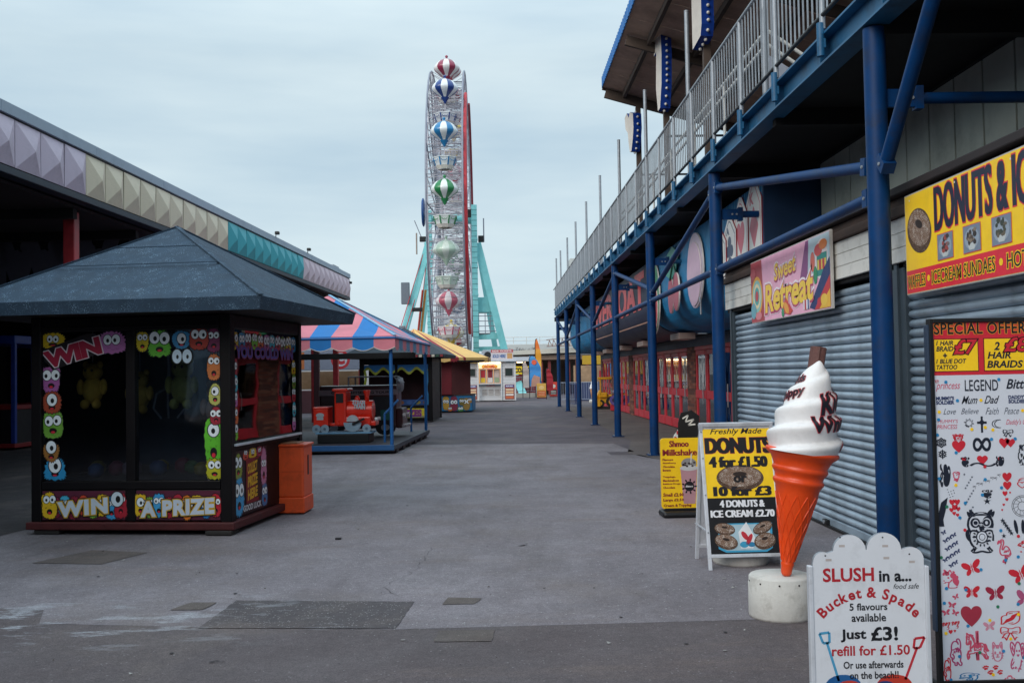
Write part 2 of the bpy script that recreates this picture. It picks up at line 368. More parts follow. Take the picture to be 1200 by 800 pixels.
sheet('tarmac', [(-6, 2), (6, 2), (6, 6.45), (1.2, 6.38), (-0.66, 6.34), (-1.93, 6.5), (-3.05, 6.7), (-3.2, 7.1), (-4.6, 7.35), (-9, 7.6), (-9, 2)], .004, A_dark, 'brownish grey tarmac across the front of the view')
sheet('pavement', [(-11, 22.9), (-11, 7.62), (-9, 7.604), (-4.6, 7.354), (-3.2, 7.104), (-3.05, 6.704), (-1.93, 6.504), (-0.66, 6.344), (1.2, 6.384), (3.32, 6.44), (3.32, 14.2), (3.1, 16.9), (2.75, 19.1), (2.2, 19.2), (2.2, 19.9), (2.75, 19.9), (2.6, 22.3), (1.0, 22.6), (-1.8, 23.1), (-6, 22.8)], .004, A_light, 'pale grey worn surface in the middle of the lane')
sheet('path', [(3.35, 14.3), (5.1, 14.3), (5.1, 46), (3.1, 46), (3.1, 23), (2.55, 19.5), (3.2, 16.9)], .004, A_brown, 'brownish strip under the raised walkway')
sheet('tarmac_patch', [(-1.93, 6.47), (-0.66, 6.36), (-0.60, 7.09), (-1.89, 7.25)], .008, A_rough, 'rough speckled tarmac patch in the foreground', .012)
sheet('tarmac_patch', [(-4.1, 8.9), (-3.45, 8.78), (-3.25, 9.35), (-3.8, 9.5)], .008, A_brown, 'brown tarmac patch in front of the prize kiosk', .07, 3)
sheet('tarmac_patch', [(-2.28, 7.0), (-2.05, 6.98), (-2.02, 7.2), (-2.2, 7.22)], .0085, A_brown, 'small brown patch left of the speckled one', .02, 4)
sheet('tarmac_patch', [(-.40, 6.98), (-.17, 6.98), (-.13, 7.16), (-.36, 7.2)], .008, A_brown, 'small square brown patch right of the speckled one', .015, 5)
sheet('tarmac_patch', [(-.4, 6.02), (-.05, 6.0), (-.03, 6.27), (-.38, 6.28)], .008, A_brown, 'square patch nearer than the edge of the pale surface', .012, 6)
rg = random.Random(11)
crk = mat('crack_fill', '#2e2b2e', 0.95, 0.1)
def crack(pts, wd, label, jag=.03):
    b = MB(); P_ = []
    for (a, c) in zip(pts[:-1], pts[1:]):
        n_ = max(2, int(math.hypot(c[0] - a[0], c[1] - a[1]) / .07))
        for i in range(n_): P_.append((a[0] + (c[0] - a[0]) * i / n_ + rg.uniform(-jag, jag) * .5, a[1] + (c[1] - a[1]) * i / n_))
    P_.append(pts[-1]); vs = []
    for (x, y) in P_:
        w_ = wd * rg.uniform(.3, 1.3); vs += [(x - w_ * .6, y - w_ * .4, .0095), (x + w_ * .6, y + w_ * .4, .0095)]
    b.add(vs, [(2 * i, 2 * i + 1, 2 * i + 3, 2 * i + 2) for i in range(len(P_) - 1)], crk); tag(b.build('crack'), label, kind='structure')
crack([(-.62, 9.3), (-.66, 8.4), (-.85, 7.6), (-.72, 7.25)], .0028, 'jagged crack in the middle of the pale surface', .06)
crack([(-3.5, 12.9), (0, 12.75), (2.75, 12.7)], .0045, 'straight joint across the pale surface', .004)
# paint splashes, dark spots and litter
pst = mat('old_white_paint', '#9b9ca2', 0.8, 0.3, 14)
def splash(cx, cy, L_, w_, ang, m, name, label, seed):
    r_ = random.Random(seed); b = MB()
    for k in range(7):
        t_ = r_.uniform(-.5, .5) * L_; o_ = r_.uniform(-.5, .5) * w_; l2 = r_.uniform(.1, .32) * L_; w2 = r_.uniform(.12, .35) * w_
        ca, sa = math.cos(ang), math.sin(ang); px, py = cx + t_ * ca - o_ * sa, cy + t_ * sa + o_ * ca; n_ = 16
        b.add([(px + math.cos(2 * PI * i / n_) * l2 * r_.uniform(.5, 1) * ca - math.sin(2 * PI * i / n_) * w2 * r_.uniform(.4, 1) * sa, py + math.cos(2 * PI * i / n_) * l2 * r_.uniform(.5, 1) * sa + math.sin(2 * PI * i / n_) * w2 * r_.uniform(.4, 1) * ca, .0092 + k * .0004) for i in range(n_)], [tuple(range(n_))], m)
    tag(b.build(name), label, kind='structure')
for i, (x, y, s_) in enumerate([(-1.6, 5.7, .07), (.22, 9.3, .1), (-.9, 5.6, .03), (1.0, 7.2, .03), (-2.1, 9.3, .02)]):
    splash(x, y, s_, s_ * .5, .2, crk, 'oil_stain', ['dark oil spot in the left foreground', 'small dark spot in the middle of the lane', 'tiny dark spot in the foreground', 'tiny dark spot near the cone base', 'tiny dark spot before the kiosk'][i], i + 40)
r2 = random.Random(5); lit = MB(); lm = [mat('litter_leaf', '#3a3028', .9), mat('litter_paper', '#9a9894', .9)]
for i in range(150):
    x, y = r2.uniform(-5, 3), r2.uniform(4.8, 24); s_ = r2.uniform(.006, .018); a = r2.uniform(0, 6)
    lit.add([(x + s_ * math.cos(a + k * 2.1), y + s_ * math.sin(a + k * 2.1), .012 + (k == 1) * .006) for k in range(3)], [(0, 1, 2)], lm[1 if i % 7 == 0 else 0])
tag(lit.build('litter'), 'tiny scraps of leaf and paper scattered over the lane', 'litter', kind='stuff')

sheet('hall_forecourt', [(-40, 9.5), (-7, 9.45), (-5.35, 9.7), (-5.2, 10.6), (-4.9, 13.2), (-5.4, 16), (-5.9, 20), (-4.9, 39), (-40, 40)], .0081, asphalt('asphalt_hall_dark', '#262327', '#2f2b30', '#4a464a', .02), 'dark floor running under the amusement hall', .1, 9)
bs_ = MB(); bs_.bbox(-.03, .03, -.02, .02, 0, .015, crk, .004); o = bs_.build('black_scrap'); o.location = (-1.57, 9.86, .008); tag(o, 'tiny black scrap lying on the pale ground right of the kiosk', 'litter')

r3 = random.Random(21); gs = MB()
for i in range(100):
    x, y = r3.uniform(-5, 3), 4.6 + 16 * r3.random() ** 1.6; q_ = r3.uniform(.006, .017); n_ = 7
    gs.add([(x + q_ * math.cos(2 * PI * k / n_) * r3.uniform(.7, 1.1), y + q_ * math.sin(2 * PI * k / n_) * r3.uniform(.7, 1.1), .0098) for k in range(n_)], [tuple(range(n_))], crk if i % 3 else mat('pale_gum', '#8e8a88', .9))
tag(gs.build('gum_spots'), 'trodden chewing gum spots scattered over the lane', 'stain', kind='stuff')
# ------------------------------------------------------------------ raised walkway on the right
wk = thing('raised_walkway', (3.0, 7.65, 0), 0, 'raised walkway on blue steel posts running along the right side', 'walkway')
def W(x, y, z): return (x - 3.0, y - 7.65, z)
POSTS = [7.65 + 5.65 * i for i in range(-1, 8)]
def mk_post(parent):
    b = MB(); b.tube((0, 0, 0.02), (0, 0, 4.24), .084, steel_blue, 24); o = b.build('post', parent)
    c = MB(); c.bbox(-.14, .14, -.14, .14, .009, .022, steel_blue, .003)
    for a in (-.1, .1):
        for d in (-.1, .1): c.tube((a, d, .02), (a, d, .045), .012, galv, 6)
    c.build('base_plate', o); return o
p0 = mk_post(wk); p0.location = W(3, POSTS[0], 0)
for y in POSTS[1:]:
    c = copy_tree(p0, wk); c.location = W(3, y, 0)
bm_ = MB(); x0 = -.12
bm_.box(-.10, .10, -9, 40.75, 4.255, 4.275, steel_blue_dk); bm_.box(-.008, .008, -9, 40.75, 4.275, 4.50, steel_blue_dk); bm_.box(-.10, .10, -9, 40.75, 4.50, 4.52, steel_blue_dk)
for k in range(int(49 / .94)):
    if k % 1 == 0: bm_.box(-.095, -.008, -8.9 + k * 1.4125 * 1.0, -8.892 + k * 1.4125, 4.275, 4.5, steel_blue_dk) if k * 1.4125 < 49 else None
bm_.build('edge_beam', wk)
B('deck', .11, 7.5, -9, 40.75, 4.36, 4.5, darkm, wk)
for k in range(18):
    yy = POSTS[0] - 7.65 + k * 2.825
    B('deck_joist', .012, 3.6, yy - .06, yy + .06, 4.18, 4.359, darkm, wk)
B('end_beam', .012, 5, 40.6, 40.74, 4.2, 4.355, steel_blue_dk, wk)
def flange(b, x, y, z, s_, ax='y'):
    b.bbox(x - .05, x + .05, y - .012, y + .012, z - .09, z + .09, steel_blue, .004)
# tubes
def tubepart(name, p, q, r=.048):
    b = MB(); b.tube(p, q, r, steel_blue, 16)
    for e, f in ((p, q), (q, p)):
        e = Vector(e); d = (Vector(f) - e).normalized()
        b.bar(e - d * .075, e + d * .02, .10, .14, steel_blue)
        b.tube(e - d * .03 - Vector((.06, 0, 0)), e - d * .03 + Vector((.06, 0, 0)), .014, galv, 6)
    b.build(name, wk)
for i in range(len(POSTS) - 1):
    a, c = POSTS[i], POSTS[i + 1]
    if i > 0: tubepart('longitudinal_tube', W(3, a + .2, 2.94), W(3, c - .2, 2.94))
    if i == 0: tubepart('brace_tube', W(2.985, c - .22, 3.16), W(2.985, c - 1.22, 4.22), .052)
    elif i % 2 == 1: tubepart('brace_tube', W(3, a + .22, 3.2), W(3, c - .2, 4.02))
    else: tubepart('brace_tube', W(3, a + .2, 3.98), W(3, c - .25, 3.1))
for i, y in enumerate(POSTS):
    b = MB(); b.box(.08, .34, -.02, .02, -.07, .07, steel_blue); b.box(.30, .36, -.045, .045, -.09, .09, steel_blue)
    for q in (.22, .28): b.tube((q, -.03, 0), (q, .03, 0), .014, galv, 6)
    b.tube((.34, 0, 0), (1.3 if y > 14 else 1.28, 0, 0), .045, steel_blue if y < 14 else steel_blue_dk, 14)
    o = b.build('tie_tube', wk); o.location = W(3, y, 3.69)

# ------------------------------------------------------------------ railing
rl = thing('walkway_railing', (2.9, 0, 4.5), 0, 'long grey galvanised railing with upright bars along the raised walkway', 'railing')
st = [1.39 + 1.4293 * i for i in range(33)]
b = MB(); b.tube((0, st[0], 1.14), (0, 48.4, 1.14), .022, galv, 10); b.build('top_rail', rl)
b = MB(); b.tube((0, st[0], .17), (0, 48.4, .17), .02, black, 10); b.build('bottom_rail', rl)
b = MB(); b.tube((0, 0, .05), (0, 0, 1.14), .026, galv, 12); sp = b.build('stanchion', rl); sp.location = (0, st[0], 0)
b = MB(); b.tube((-.02, 0, -.19), (-.02, 0, .1), .034, steel_blue_dk, 12); b.box(-.02, .015, -.03, .03, -.12, -.04, steel_blue_dk); sk = b.build('stanchion_socket', sp)
for y in st[1:]:
    c = copy_tree(sp, rl); c.location = (0, y, 0)
b = MB()
for k in range(1, 11): b.bar((0, 1.4293 * k / 11, .18), (0, 1.4293 * k / 11, 1.13), .013, .013, galv, (0, 1, 0))
bp_ = b.build('baluster_panel', rl); bp_.location = (0, st[0], 0)
for y in st[1:-1]:
    c = bp_.copy(); COL.objects.link(c); c.parent = rl; c.location = (0, y, 0)
# inner white handrail and low wall of the upper terrace
ir = thing('terrace_handrail', (3.14, 8, 4.5), 0, 'white handrail of the upper terrace seen through the bars', 'handrail')
b = MB()
for z in (.78, .94): b.tube((0, 3.2, z), (0, 16, z), .022, white_paint, 8)
b.build('rail', ir)
for k in range(7):
    b = MB(); b.tube((0, 0, 0), (0, 0, .95), .02, white_paint, 8); o = b.build('upright', ir); o.location = (0, 3.25 + 2 * k, 0)
b = MB(); b.tube((0, 3.2, .98), (.75, 3.2, .45), .022, white_paint, 8); b.tube((0, 3.2, .82), (.75, 3.2, .29), .022, white_paint, 8); b.build('sloping_rail', ir)
b = MB(); b.prism([(.02, .0), (.8, .0), (.8, .2), (.02, .7)], 3.22, 3.24, pm('#a8acb8')); b.build('stair_side_panel', ir)
tw = thing('upper_terrace_wall', (6.2, 16, 4.5), 0, 'brown boarded upper storey wall behind the walkway railing', 'wall')
bw = mat('brown_boarding', '#5b4a48', .8, .25, 3)
for k in range(12): B('panel', 0, .1, -9 + k * 1.45, -9 + k * 1.45 + 1.43, 0, 3.6, bw, tw)

# tall light poles behind the railing
for i, y in enumerate([6.6, 10.9, 15.2, 19.5, 23.7, 28, 32.3, 36.6, 40.9, 45.2, 48.3]):
    b = MB(); b.tube((0, 0, 0), (0, 0, 2.62), .036, galv, 12); b.tube((0, 0, 2.62), (0, 0, 2.64), .038, galv, 12)
    b.bbox(-.07, .07, -.07, .07, 0.0, .015, galv, .003)
    o = b.build('pole'); o.location = (3.05, y, 4.525)
    lab = ['nearest grey steel pole, its top out of the picture', 'second grey steel pole, under the roof canopy'] + ['tall thin grey pole behind the railing, %s' % s for s in ['crossing the blue-edged canopy', 'at the tip of the canopy roof', 'just beyond the canopy roof', 'second beyond the canopy', 'third beyond the canopy', 'fourth beyond the canopy', 'in front of the white tower block', 'left of the white tower block', 'at the far end of the railing']]
    tag(o, lab[i], 'pole', 'tall poles along the walkway railing')

# canopy roof on timber columns
cr_ = thing('canopy_roof', (3.64, 24.5, 4.5), 0, 'sloping timber canopy roof with bright blue edge above the walkway', 'canopy')
blue_edge = mat('bright_blue_fascia', '#1f6db0', .5, .15, 4)
ply = mat('weathered_plywood', '#b89a86', .85, .2, 2.5, .1, 12, dirt='#7c685c', dirts=1.2, dirtf=.6)
timb = mat('weathered_timber', '#4f423a', .85, .25, 5, .1, 25)
def zr(x): return 8.42 - .29 * (x - 3.64) - 4.5       # underside height
xa, xb = 2.78 - 3.64, 7.2 - 3.64
for k in range(13):
    y1 = -k * 1.22; y0 = y1 - 1.205
    for (xs, xe) in ((xa, 1.2), (1.21, xb)):
        b = MB(); zz = [zr(xs + 3.64), zr(xe + 3.64)]
        b.add([(xs, y0, zz[0]), (xe, y0, zz[1]), (xe, y1, zz[1]), (xs, y1, zz[0]), (xs, y0, zz[0] + .03), (xe, y0, zz[1] + .03), (xe, y1, zz[1] + .03), (xs, y1, zz[0] + .03)], [(0, 3, 2, 1), (4, 5, 6, 7), (0, 1, 5, 4), (2, 3, 7, 6), (1, 2, 6, 5), (0, 4, 7, 3)], ply); b.build('plywood_sheet', cr_)
b = MB(); b.box(xa - .02, xa, -16, .0, zr(2.78) - .02, zr(2.78) + .22, blue_edge)
for k in range(80): b.box(xa - .032, xa - .02, -16 + k * .2, -16 + k * .2 + .09, zr(2.78) - .02, zr(2.78) + .22, blue_edge)
b.build('blue_fascia', cr_)
b = MB(); b.bar((xa, .02, zr(2.78) + .0), (xb, .02, zr(7.2) + .0), .03, .12, brown_wood); b.build('end_fascia', cr_)
for x in (3.3, 4.25, 5.4, 6.5):
    b = MB(); b.box(x - 3.64 - .04, x - 3.64 + .04, -16, -.02, zr(x) - .16, zr(x) - .03, timb); b.build('purlin', cr_)
for k in range(5):
    y = -.08 - 3.95 * k
    b = MB(); b.bar((xa + .05, y, zr(2.83) - .17), (xb, y, zr(7.2) - .17), .09, .2, timb); b.build('beam', cr_)
    b = MB(); b.box(-.06, .06, y - .06, y + .06, 0.02, zr(3.64) - .28, timb); o = b.build('column', cr_)
    b = MB(); b.box(2.9 - .06, 2.9 + .06, y - .06, y + .06, 0.02, zr(6.5) - .28, timb); b.build('column', cr_)
b = MB(); b.tube((0, -.1, 1.95), (3, -.1, 1.95), .025, darkm, 8); b.build('tie_rod', cr_)
b = MB(); b.tube((0, -4.1, 1.95), (3, -4.1, 1.95), .025, darkm, 8); b.build('tie_rod', cr_)
# illuminated-bulb signs on the columns, seen from the edge
navy = mat('navy_sign_edge', '#123f9a', .45, .1); signw = mat('sign_face_pale', '#cfc6bc', .6, .15, 5)
bulb = mat('bulb_glass', '#d8d4cc', .2, .0)
def bulb_sign(loc, pts, rot, label, thick=.22):
    t = thing('bulb_sign', loc, rot, label, 'sign', 'bulb-edged cut-out signs on the canopy columns')
    b = MB(); b.prism(pts, -thick / 2, thick / 2, signw, navy); b.build('cutout_board', t)
    b = MB()
    for i in range(len(pts)):
        a, c = Vector((pts[i][0], 0, pts[i][1])), Vector((pts[(i + 1) % len(pts)][0], 0, pts[(i + 1) % len(pts)][1])); d = c - a; n_ = max(1, int(d.length / .12))
        nr = Vector((d.z, 0, -d.x)).normalized()
        for k in range(n_):
            p = a + d * ((k + .5) / n_); b.lathe([(0, -.03), (.024, -.02), (.03, 0), (.022, .02), (0, .03)], bulb, 8, Matrix.Translation(p + nr * .025))
    tag(b.build('bulbs', t), kind='stuff'); return t
foot = [(-.05, 0), (.05, 0), (.16, .28), (.22, .55), (.2, .9), (.0, .98), (-.08, .86), (-.2, 1.0), (-.34, .92), (-.3, .62), (-.16, .5), (-.12, .25)]
arrow = [(-.05, 0), (.08, .04), (.2, .5), (.24, 1.1), (.2, 1.75), (.1, 2.0), (.06, 1.55), (-.12, 1.95), (-.26, 1.6), (-.22, 1.2), (-.08, 1.25), (-.14, .5)]
bulb_sign((3.52, 24.3, 7.0), foot, 76, 'smallest bulb-edged cut-out sign, on the farthest timber column in the open sky')
bulb_sign((3.56, 20.3, 6.95), arrow, 80, 'tall pointed bulb-edged cut-out sign under the canopy, middle of the three')
bulb_sign((3.56, 16.4, 7.0), [(-.2, 0), (.16, .12), (.22, .3), (.22, 3.0), (-.2, 3.0)], 80, 'long rectangular bulb-edged sign, nearest of the three under the canopy')
# ------------------------------------------------------------------ shop unit with roller shutters
shop = thing('shop_unit', (3.3, 8.2, 0), 0, 'shop unit with two grey roller shutters and a white slatted header', 'shop')
shut_m = mat('shutter_steel', '#98a9b8', .42, .25, 1.3, .04, 50, metal=.15, dirt='#4a5560', dirts=.9, dirtf=.75)
jamb_m = mat('jamb_steel', '#47535c', .5, .2, 3, .04, 50, metal=.2)
for (ya, yb, lab) in ((.28, 5.5, 'wide shutter behind the ice cream cone'), (-4.2, -.26, 'shutter behind the donut banner and tattoo board')):
    sh = B('shutter', .16, .2, ya, yb, 0, 2.6, darkm, shop); tag(sh, lab)
    b = MB(); prof = [(0.05, 0), (0.018, .016), (0.008, .038), (0.018, .06), (.05, .0745)]; n_ = len(prof)
    vs = [(x, y, z) for y in (ya, yb) for x, z in prof]
    b.add(vs, [(i, i + 1, n_ + i + 1, n_ + i) for i in range(n_ - 1)], shut_m, True)
    s0 = b.build('slat', sh); s0.location = (.02, 0, .1)
    for k in range(1, 30):
        c = s0.copy(); COL.objects.link(c); c.parent = sh; c.location = (.02 + rg.uniform(-.004, .004), 0, .1 + .0752 * k); c.rotation_euler = (rg.uniform(-.0006, .0006), rg.uniform(-.06, .06), 0)
    b = MB(); b.bbox(.03, .09, ya, yb, .004, .1, shut_m, .006); b.box(.0, .03, ya, yb, .004, .03, black); b.build('bottom_bar', sh)
    for fy in (.3, .7): b = MB(); b.bbox(-.01, .03, ya + (yb - ya) * fy - .06, ya + (yb - ya) * fy + .06, .03, .08, black, .006); b.tube((-.02, ya + (yb - ya) * fy, .055), (.0, ya + (yb - ya) * fy, .055), .02, galv, 10); b.build('lock', sh)
for (a, c) in ((-.26, -.02), (.02, .28), (5.5, 5.66)):
    b = MB(); b.bbox(.0, .12, a, c, 0, 2.62, jamb_m, .008); b.box(-.02, .0, (a + c) / 2 - .03, (a + c) / 2 + .03, 0.02, 2.6, jamb_m); b.build('jamb', shop)
for k, z in enumerate((2.44, 2.558, 2.676)):
    for (a, c) in ((-4.2, -2.1), (-2.09, -.03), (-.02, 2.75), (2.76, 5.78)):
        b = MB(); b.bbox(-.04, -.005, a, c, z, z + .114, white_paint, .004); b.build('header_board', shop)
b = MB(); b.bbox(-.07, .1, -4.2, 5.8, 2.80, 2.88, brown_wood, .008); b.bbox(-.03, .1, -4.2, 5.8, 2.885, 2.96, brown_wood, .008); b.bbox(-.1, .25, -4.2, 5.8, 2.965, 3.03, mat('dark_fascia_timber', '#2c2526', .8, .3, 6), .01); b.build('fascia_timber', shop)
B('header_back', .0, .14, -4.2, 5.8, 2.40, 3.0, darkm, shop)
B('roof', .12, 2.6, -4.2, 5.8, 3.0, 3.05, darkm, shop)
B('end_wall', .125, 1.7, 5.665, 5.8, 0, 2.99, mat('navy_wall', '#16385a', .7, .2, 2), shop)
# cladding above the shop
cl = thing('upper_wall', (4.35, 8.2, 3.05), 0, 'pale green-grey metal panelled wall under the deck above the shops', 'wall')
clm = mat('cladding_sage', '#b6bcb2', .55, .12, 2, 0, 30, dirt='#5a5f58', dirts=1.2, dirtf=.5); clj = mat('cladding_joint', '#2b3030', .7, .1)
B('backing', .03, .1, -4.5, 4.88, 0, 1.3, clj, cl)
for k in range(17):
    B('panel', .0, .028, 4.86 - .55 * (k + 1) + .015, 4.86 - .55 * k - .015, .005, 1.25, clm, cl, .004)

# ------------------------------------------------------------------ shop signs
def on_wall(name, X, Yfar, Ynear, z0, z1, label, cat, edge='#b8b4ae', thick=.03):
    """board facing the lane (-X). local x runs from the far end to the near end, local -y faces the lane"""
    t = bpy.data.objects.new(name, None); COL.objects.link(t); t.location = (X, Yfar, z0); t.rotation_euler = (0, 0, R(-90)); tag(t, label, cat)
    L_ = Yfar - Ynear; b = MB(); b.bbox(0, L_, 0, thick, 0, z1 - z0, pm(edge), .004); b.build('board', t)
    return t, L_, z1 - z0
Ye = '#ffd01a'; Rd = '#e02c3c'; Nv = '#1a2036'
t, L_, H_ = on_wall('donut_banner', 3.2, 7.65, 4.0, 2.15, 2.92, 'long yellow and red donut and ice cream sign at the top right', 'sign')
p = Print()
p.rect(.01, .01, L_ - .01, H_ - .01, Ye, 1); p.rect(.012, .012, L_ - .012, .185, Rd, 2)
p.donut(.255, .47, .215, .165, 3, -.35)
p.text('DONUTS & ICE CREAM', .53, .425, 2.62, .74, Rd, 3, .03, fat=.012, sp=1.02); p.text('DONUTS & ICE CREAM', .53, .425, 2.62, .74, Nv, 4, .008, fat=.012, sp=1.02)
for i, cx in enumerate((.68, 1.075, 1.465, 1.86, 2.25)):
    p.rect(cx - .125, .205, cx + .125, .395, Rd, 5); p.rect(cx - .12, .21, cx + .12, .39, '#7b8798', 6); p.ell(cx, .30, .1, .075, '#98a4b2', 6.5); p.poly([(cx - .06, .27), (cx + .06, .27), (cx + .035, .225), (cx - .035, .225)], '#c3c7c6', 7)
    rq = random.Random(i + 3)
    for q in range(16): p.ell(cx + rq.uniform(-.055, .055), .31 + rq.uniform(-.045, .06), rq.uniform(.012, .028), rq.uniform(.01, .022), [['#a04a44', '#7a6a68', '#4a3a3a'], ['#3a302c', '#5a4a40', '#8a7a6a'], ['#3c4238', '#4a4a3c', '#6a6050'], ['#b07a5a', '#8a5a40', '#d8c8b0'], ['#4a3028', '#7a5a48', '#c8b8a8']][i][q % 3], 8 + q * .1, 8)
for i, (a, c, s_) in enumerate(((.03, .34, 'WAFFLES'), (.45, 1.37, 'ICECREAM SUNDAES'), (1.52, 2.12, 'HOT DOGS'), (2.3, 2.85, 'COFFEE'))):
    p.text(s_, a, .05, c, .145, Ye, 4, .05, fat=.002); p.text(s_, a, .05, c, .145, '#15131a', 5, .0, fat=.002)
for cx in (.395, 1.445, 2.21): p.ell(cx, .1, .024, .024, Ye, 4)
for cx, cz in ((.1, .72), (.85, .72), (1.6, .72)): p.ell(cx, cz, .008, .008, '#e8e4da', 5, 8)
p.build('print', t)

t, L_, H_ = on_wall('sweet_shop_sign', 3.2, 12.32, 9.38, 2.165, 2.92, 'pink sweet shop sign with bubbly yellow lettering over the wide shutter', 'sign')
p = Print(); Pk = '#eeb0ca'
p.rect(.01, .01, L_ - .01, H_ - .01, Pk, 1)
p.poly([(.01, .01), (.6, .01), (.5, H_ - .01), (.01, H_ - .01)], '#b04a50', 2)
for k, cc in enumerate(('#e8a83c', '#8fc4bf', '#e6d6ae', '#57a8a8', '#c04a50')):
    p.ell(.28, .32 - .0, .25 - .045 * k, .24 - .044 * k, cc, 3 + k, 24)
p.ell(.12, .15, .12, .1, '#73a9b6', 8); p.ell(.12, .6, .12, .07, '#c25a60', 8); p.ell(.35, .08, .14, .05, '#d8848c', 8)
def ret(l, off, colr, dz=0):
    p.text('Sweet', 1.05, .46 + dz, 1.85, .64 + dz, colr, l, off, .15, .05)
    p.text('Retreat', .66, .12 + dz, 2.4, .42 + dz, colr, l, off + .01, .1, .02)
ret(8, .1, '#f4e6ec'); ret(9, .065, '#b8486c', -.008); ret(10, .022, '#f3cb4a')
p.poly([(1.95, .3), (2.2, .735), (2.35, .735), (2.3, .3)], '#8a4a7e', 3); p.poly([(2.25, .35), (2.3, .74), (2.93, .74), (2.93, .3)], '#b9cdd6', 4)
p.ell(2.68, .5, .2, .2, '#e8dada', 5); p.rect(2.55, .34, 2.85, .56, '#2f8a80', 6); p.rect(2.57, .4, 2.83, .5, '#e0c654', 7); p.rect(2.62, .4, 2.68, .5, '#c22f3c', 8); p.rect(2.72, .4, 2.78, .5, '#c22f3c', 8)
p.ell(2.6, .6, .12, .06, '#d2504e', 8); p.ell(2.75, .64, .12, .05, '#e0803e', 9); p.ell(2.42, .5, .07, .1, '#d86a5a', 8); p.ell(2.5, .36, .06, .09, '#2f8a60', 9)
p.poly([(2.3, .05), (2.75, .4), (2.93, .5), (2.93, .33), (2.45, .02)], '#223468', 8); p.poly([(2.45, .02), (2.93, .33), (2.93, .15), (2.6, .02)], '#c23338', 9); p.poly([(2.6, .02), (2.93, .2), (2.93, .02)], '#e8b43a', 10)
p.ell(2.75, .1, .1, .06, '#e9c045', 11); p.ell(2.6, .08, .06, .05, '#c22f3c', 11)
p.poly([(1.3, .06), (1.48, .22), (1.72, .06), (1.62, .02)], '#cf4a40', 11); p.ell(1.5, .1, .1, .05, '#e7a347', 12, rot=-.5); p.ell(1.36, .06, .05, .05, '#3c9468', 12)
p.rect(2.1, .04, 2.3, .14, '#e8e4ea', 11); p.rect(2.14, .04, 2.19, .14, '#c22f3c', 12); p.rect(2.24, .04, 2.28, .14, '#33508c', 12)
p.build('print', t)

# ------------------------------------------------------------------ playing cards
cards = thing('playing_card_sign', (3.52, 15.55, 3.04), 0, 'cut-out sign of fanned white playing cards above the shop roof', 'sign'); cards.rotation_euler = (0, 0, R(-90))
for i, (x, tip, colr, glyph) in enumerate([(.15, .72, '#4a5872', '♣'), (.72, .84, '#4a5872', '♣'), (1.32, 1.02, '#d6707e', '♥'), (1.98, 1.2, '#d6707e', '♦')]):
    b = MB(); wd = .40; pts = [(x - wd, -.05), (x + wd, 0), (x + wd + .02, tip * .72), (x + .12, tip), (x - .02, tip * 1.02), (x - wd, tip * .7)]
    T = Matrix.Translation((0, .02 * i, 0)); b.prism(pts, 0, .018, mat('card_white', '#f0eeea', .5, .05), pm('#9a2a38'), T); o = b.build('card', cards)
    q = Print(); yy = .02 * i
    q.y = yy; q.line([(x - wd + .05, .0), (x - wd + .05, tip * .66), (x, tip * .93), (x + .1, tip * .9), (x + wd - .05, tip * .66), (x + wd - .05, .02)], .018, colr, 1)
    q.text(glyph, x - .2, tip * .2, x + .24, tip * .66, colr, 2); q.text('A' if i < 3 else 'K', x - .16, tip * .7, x - .0, tip * .82, colr, 2, .05)
    q.build('card_print', o)

# ------------------------------------------------------------------ arcade building
arc = thing('arcade_building', (5.0, 14, 0), 0, 'arcade building with red framed glass doors under a bulging blue fascia', 'arcade')
teal = mat('ribbed_blue_fascia', '#187cae', .4, .2, 1.5, 0, dirt='#0c3a58', dirts=1.2, dirtf=.6)
navyp = mat('navy_sign_band', '#222c48', .5, .2, 2)
fx = 3.6 - 5.0
prof = [(fx, 1.25 + 2.85)]
for k in range(9):
    a = k / 8 * PI / 2; prof.append((fx + .75 - .75 * math.cos(a), 3.2 - .72 * math.sin(a)))
prof += [(0.0, 2.47)]
def fascia(name, y0, y1, m, ribs, dx=0.0, lab=None, ribm=None):
    b = MB(); n_ = len(prof)
    y0 += 0; y1 += 0; step = .1
    if ribs:
        ys = [];y = y0
        while y < y1 - .001: ys += [(y, 0), (y + .06, 0), (y + .065, .018), (y + .095, .018)]; y += step
        ys.append((y1, 0))
    else: ys = [(y0, 0), (y1, 0)]
    vs = [(x - (o if i < 6 else 0) - dx, y, z - (o if i >= 4 else 0) - dx * .5 * (i > 2)) for (y, o) in ys for i, (x, z) in enumerate(prof)]
    b.add(vs, [(r_ * n_ + i, (r_ + 1) * n_ + i, (r_ + 1) * n_ + i + 1, r_ * n_ + i + 1) for r_ in range(len(ys) - 1) for i in range(n_ - 1)], m, not ribs)
    return tag(b.build(name, arc), lab)
fascia('ribbed_fascia', -.85, 8.95, teal, True)
nb = fascia('sign_band', 8.96, 22.8, navyp, False, .04)
fascia('ribbed_fascia', 22.81, 33.2, teal, True, 0, 'far end of the blue ribbed fascia')
b = MB(); b.prism([(prof[0][0], prof[0][1])] + prof[1:] + [(0.0, 4.1)], -.9, -.855, mat('navy_end_panel', '#0c2e50', .6, .25, 2)); b.build('end_panel', arc)
b = MB(); ins = [(x + .05, z + .05) for x, z in prof]; b.prism(ins + [(.0, 4.1)], -.84, 33.19, darkm); b.build('fascia_core', arc)
b = MB(); b.prism([(prof[0][0], prof[0][1])] + prof[1:] + [(0.0, 4.1)], 33.205, 33.25, steel_blue_dk); b.build('end_panel', arc)
q = Print(.002); q.text('RIVERBOAT', .7, .12, 13.2, .98, '#e4585c', 1, .03, sp=1.02, fat=.06)
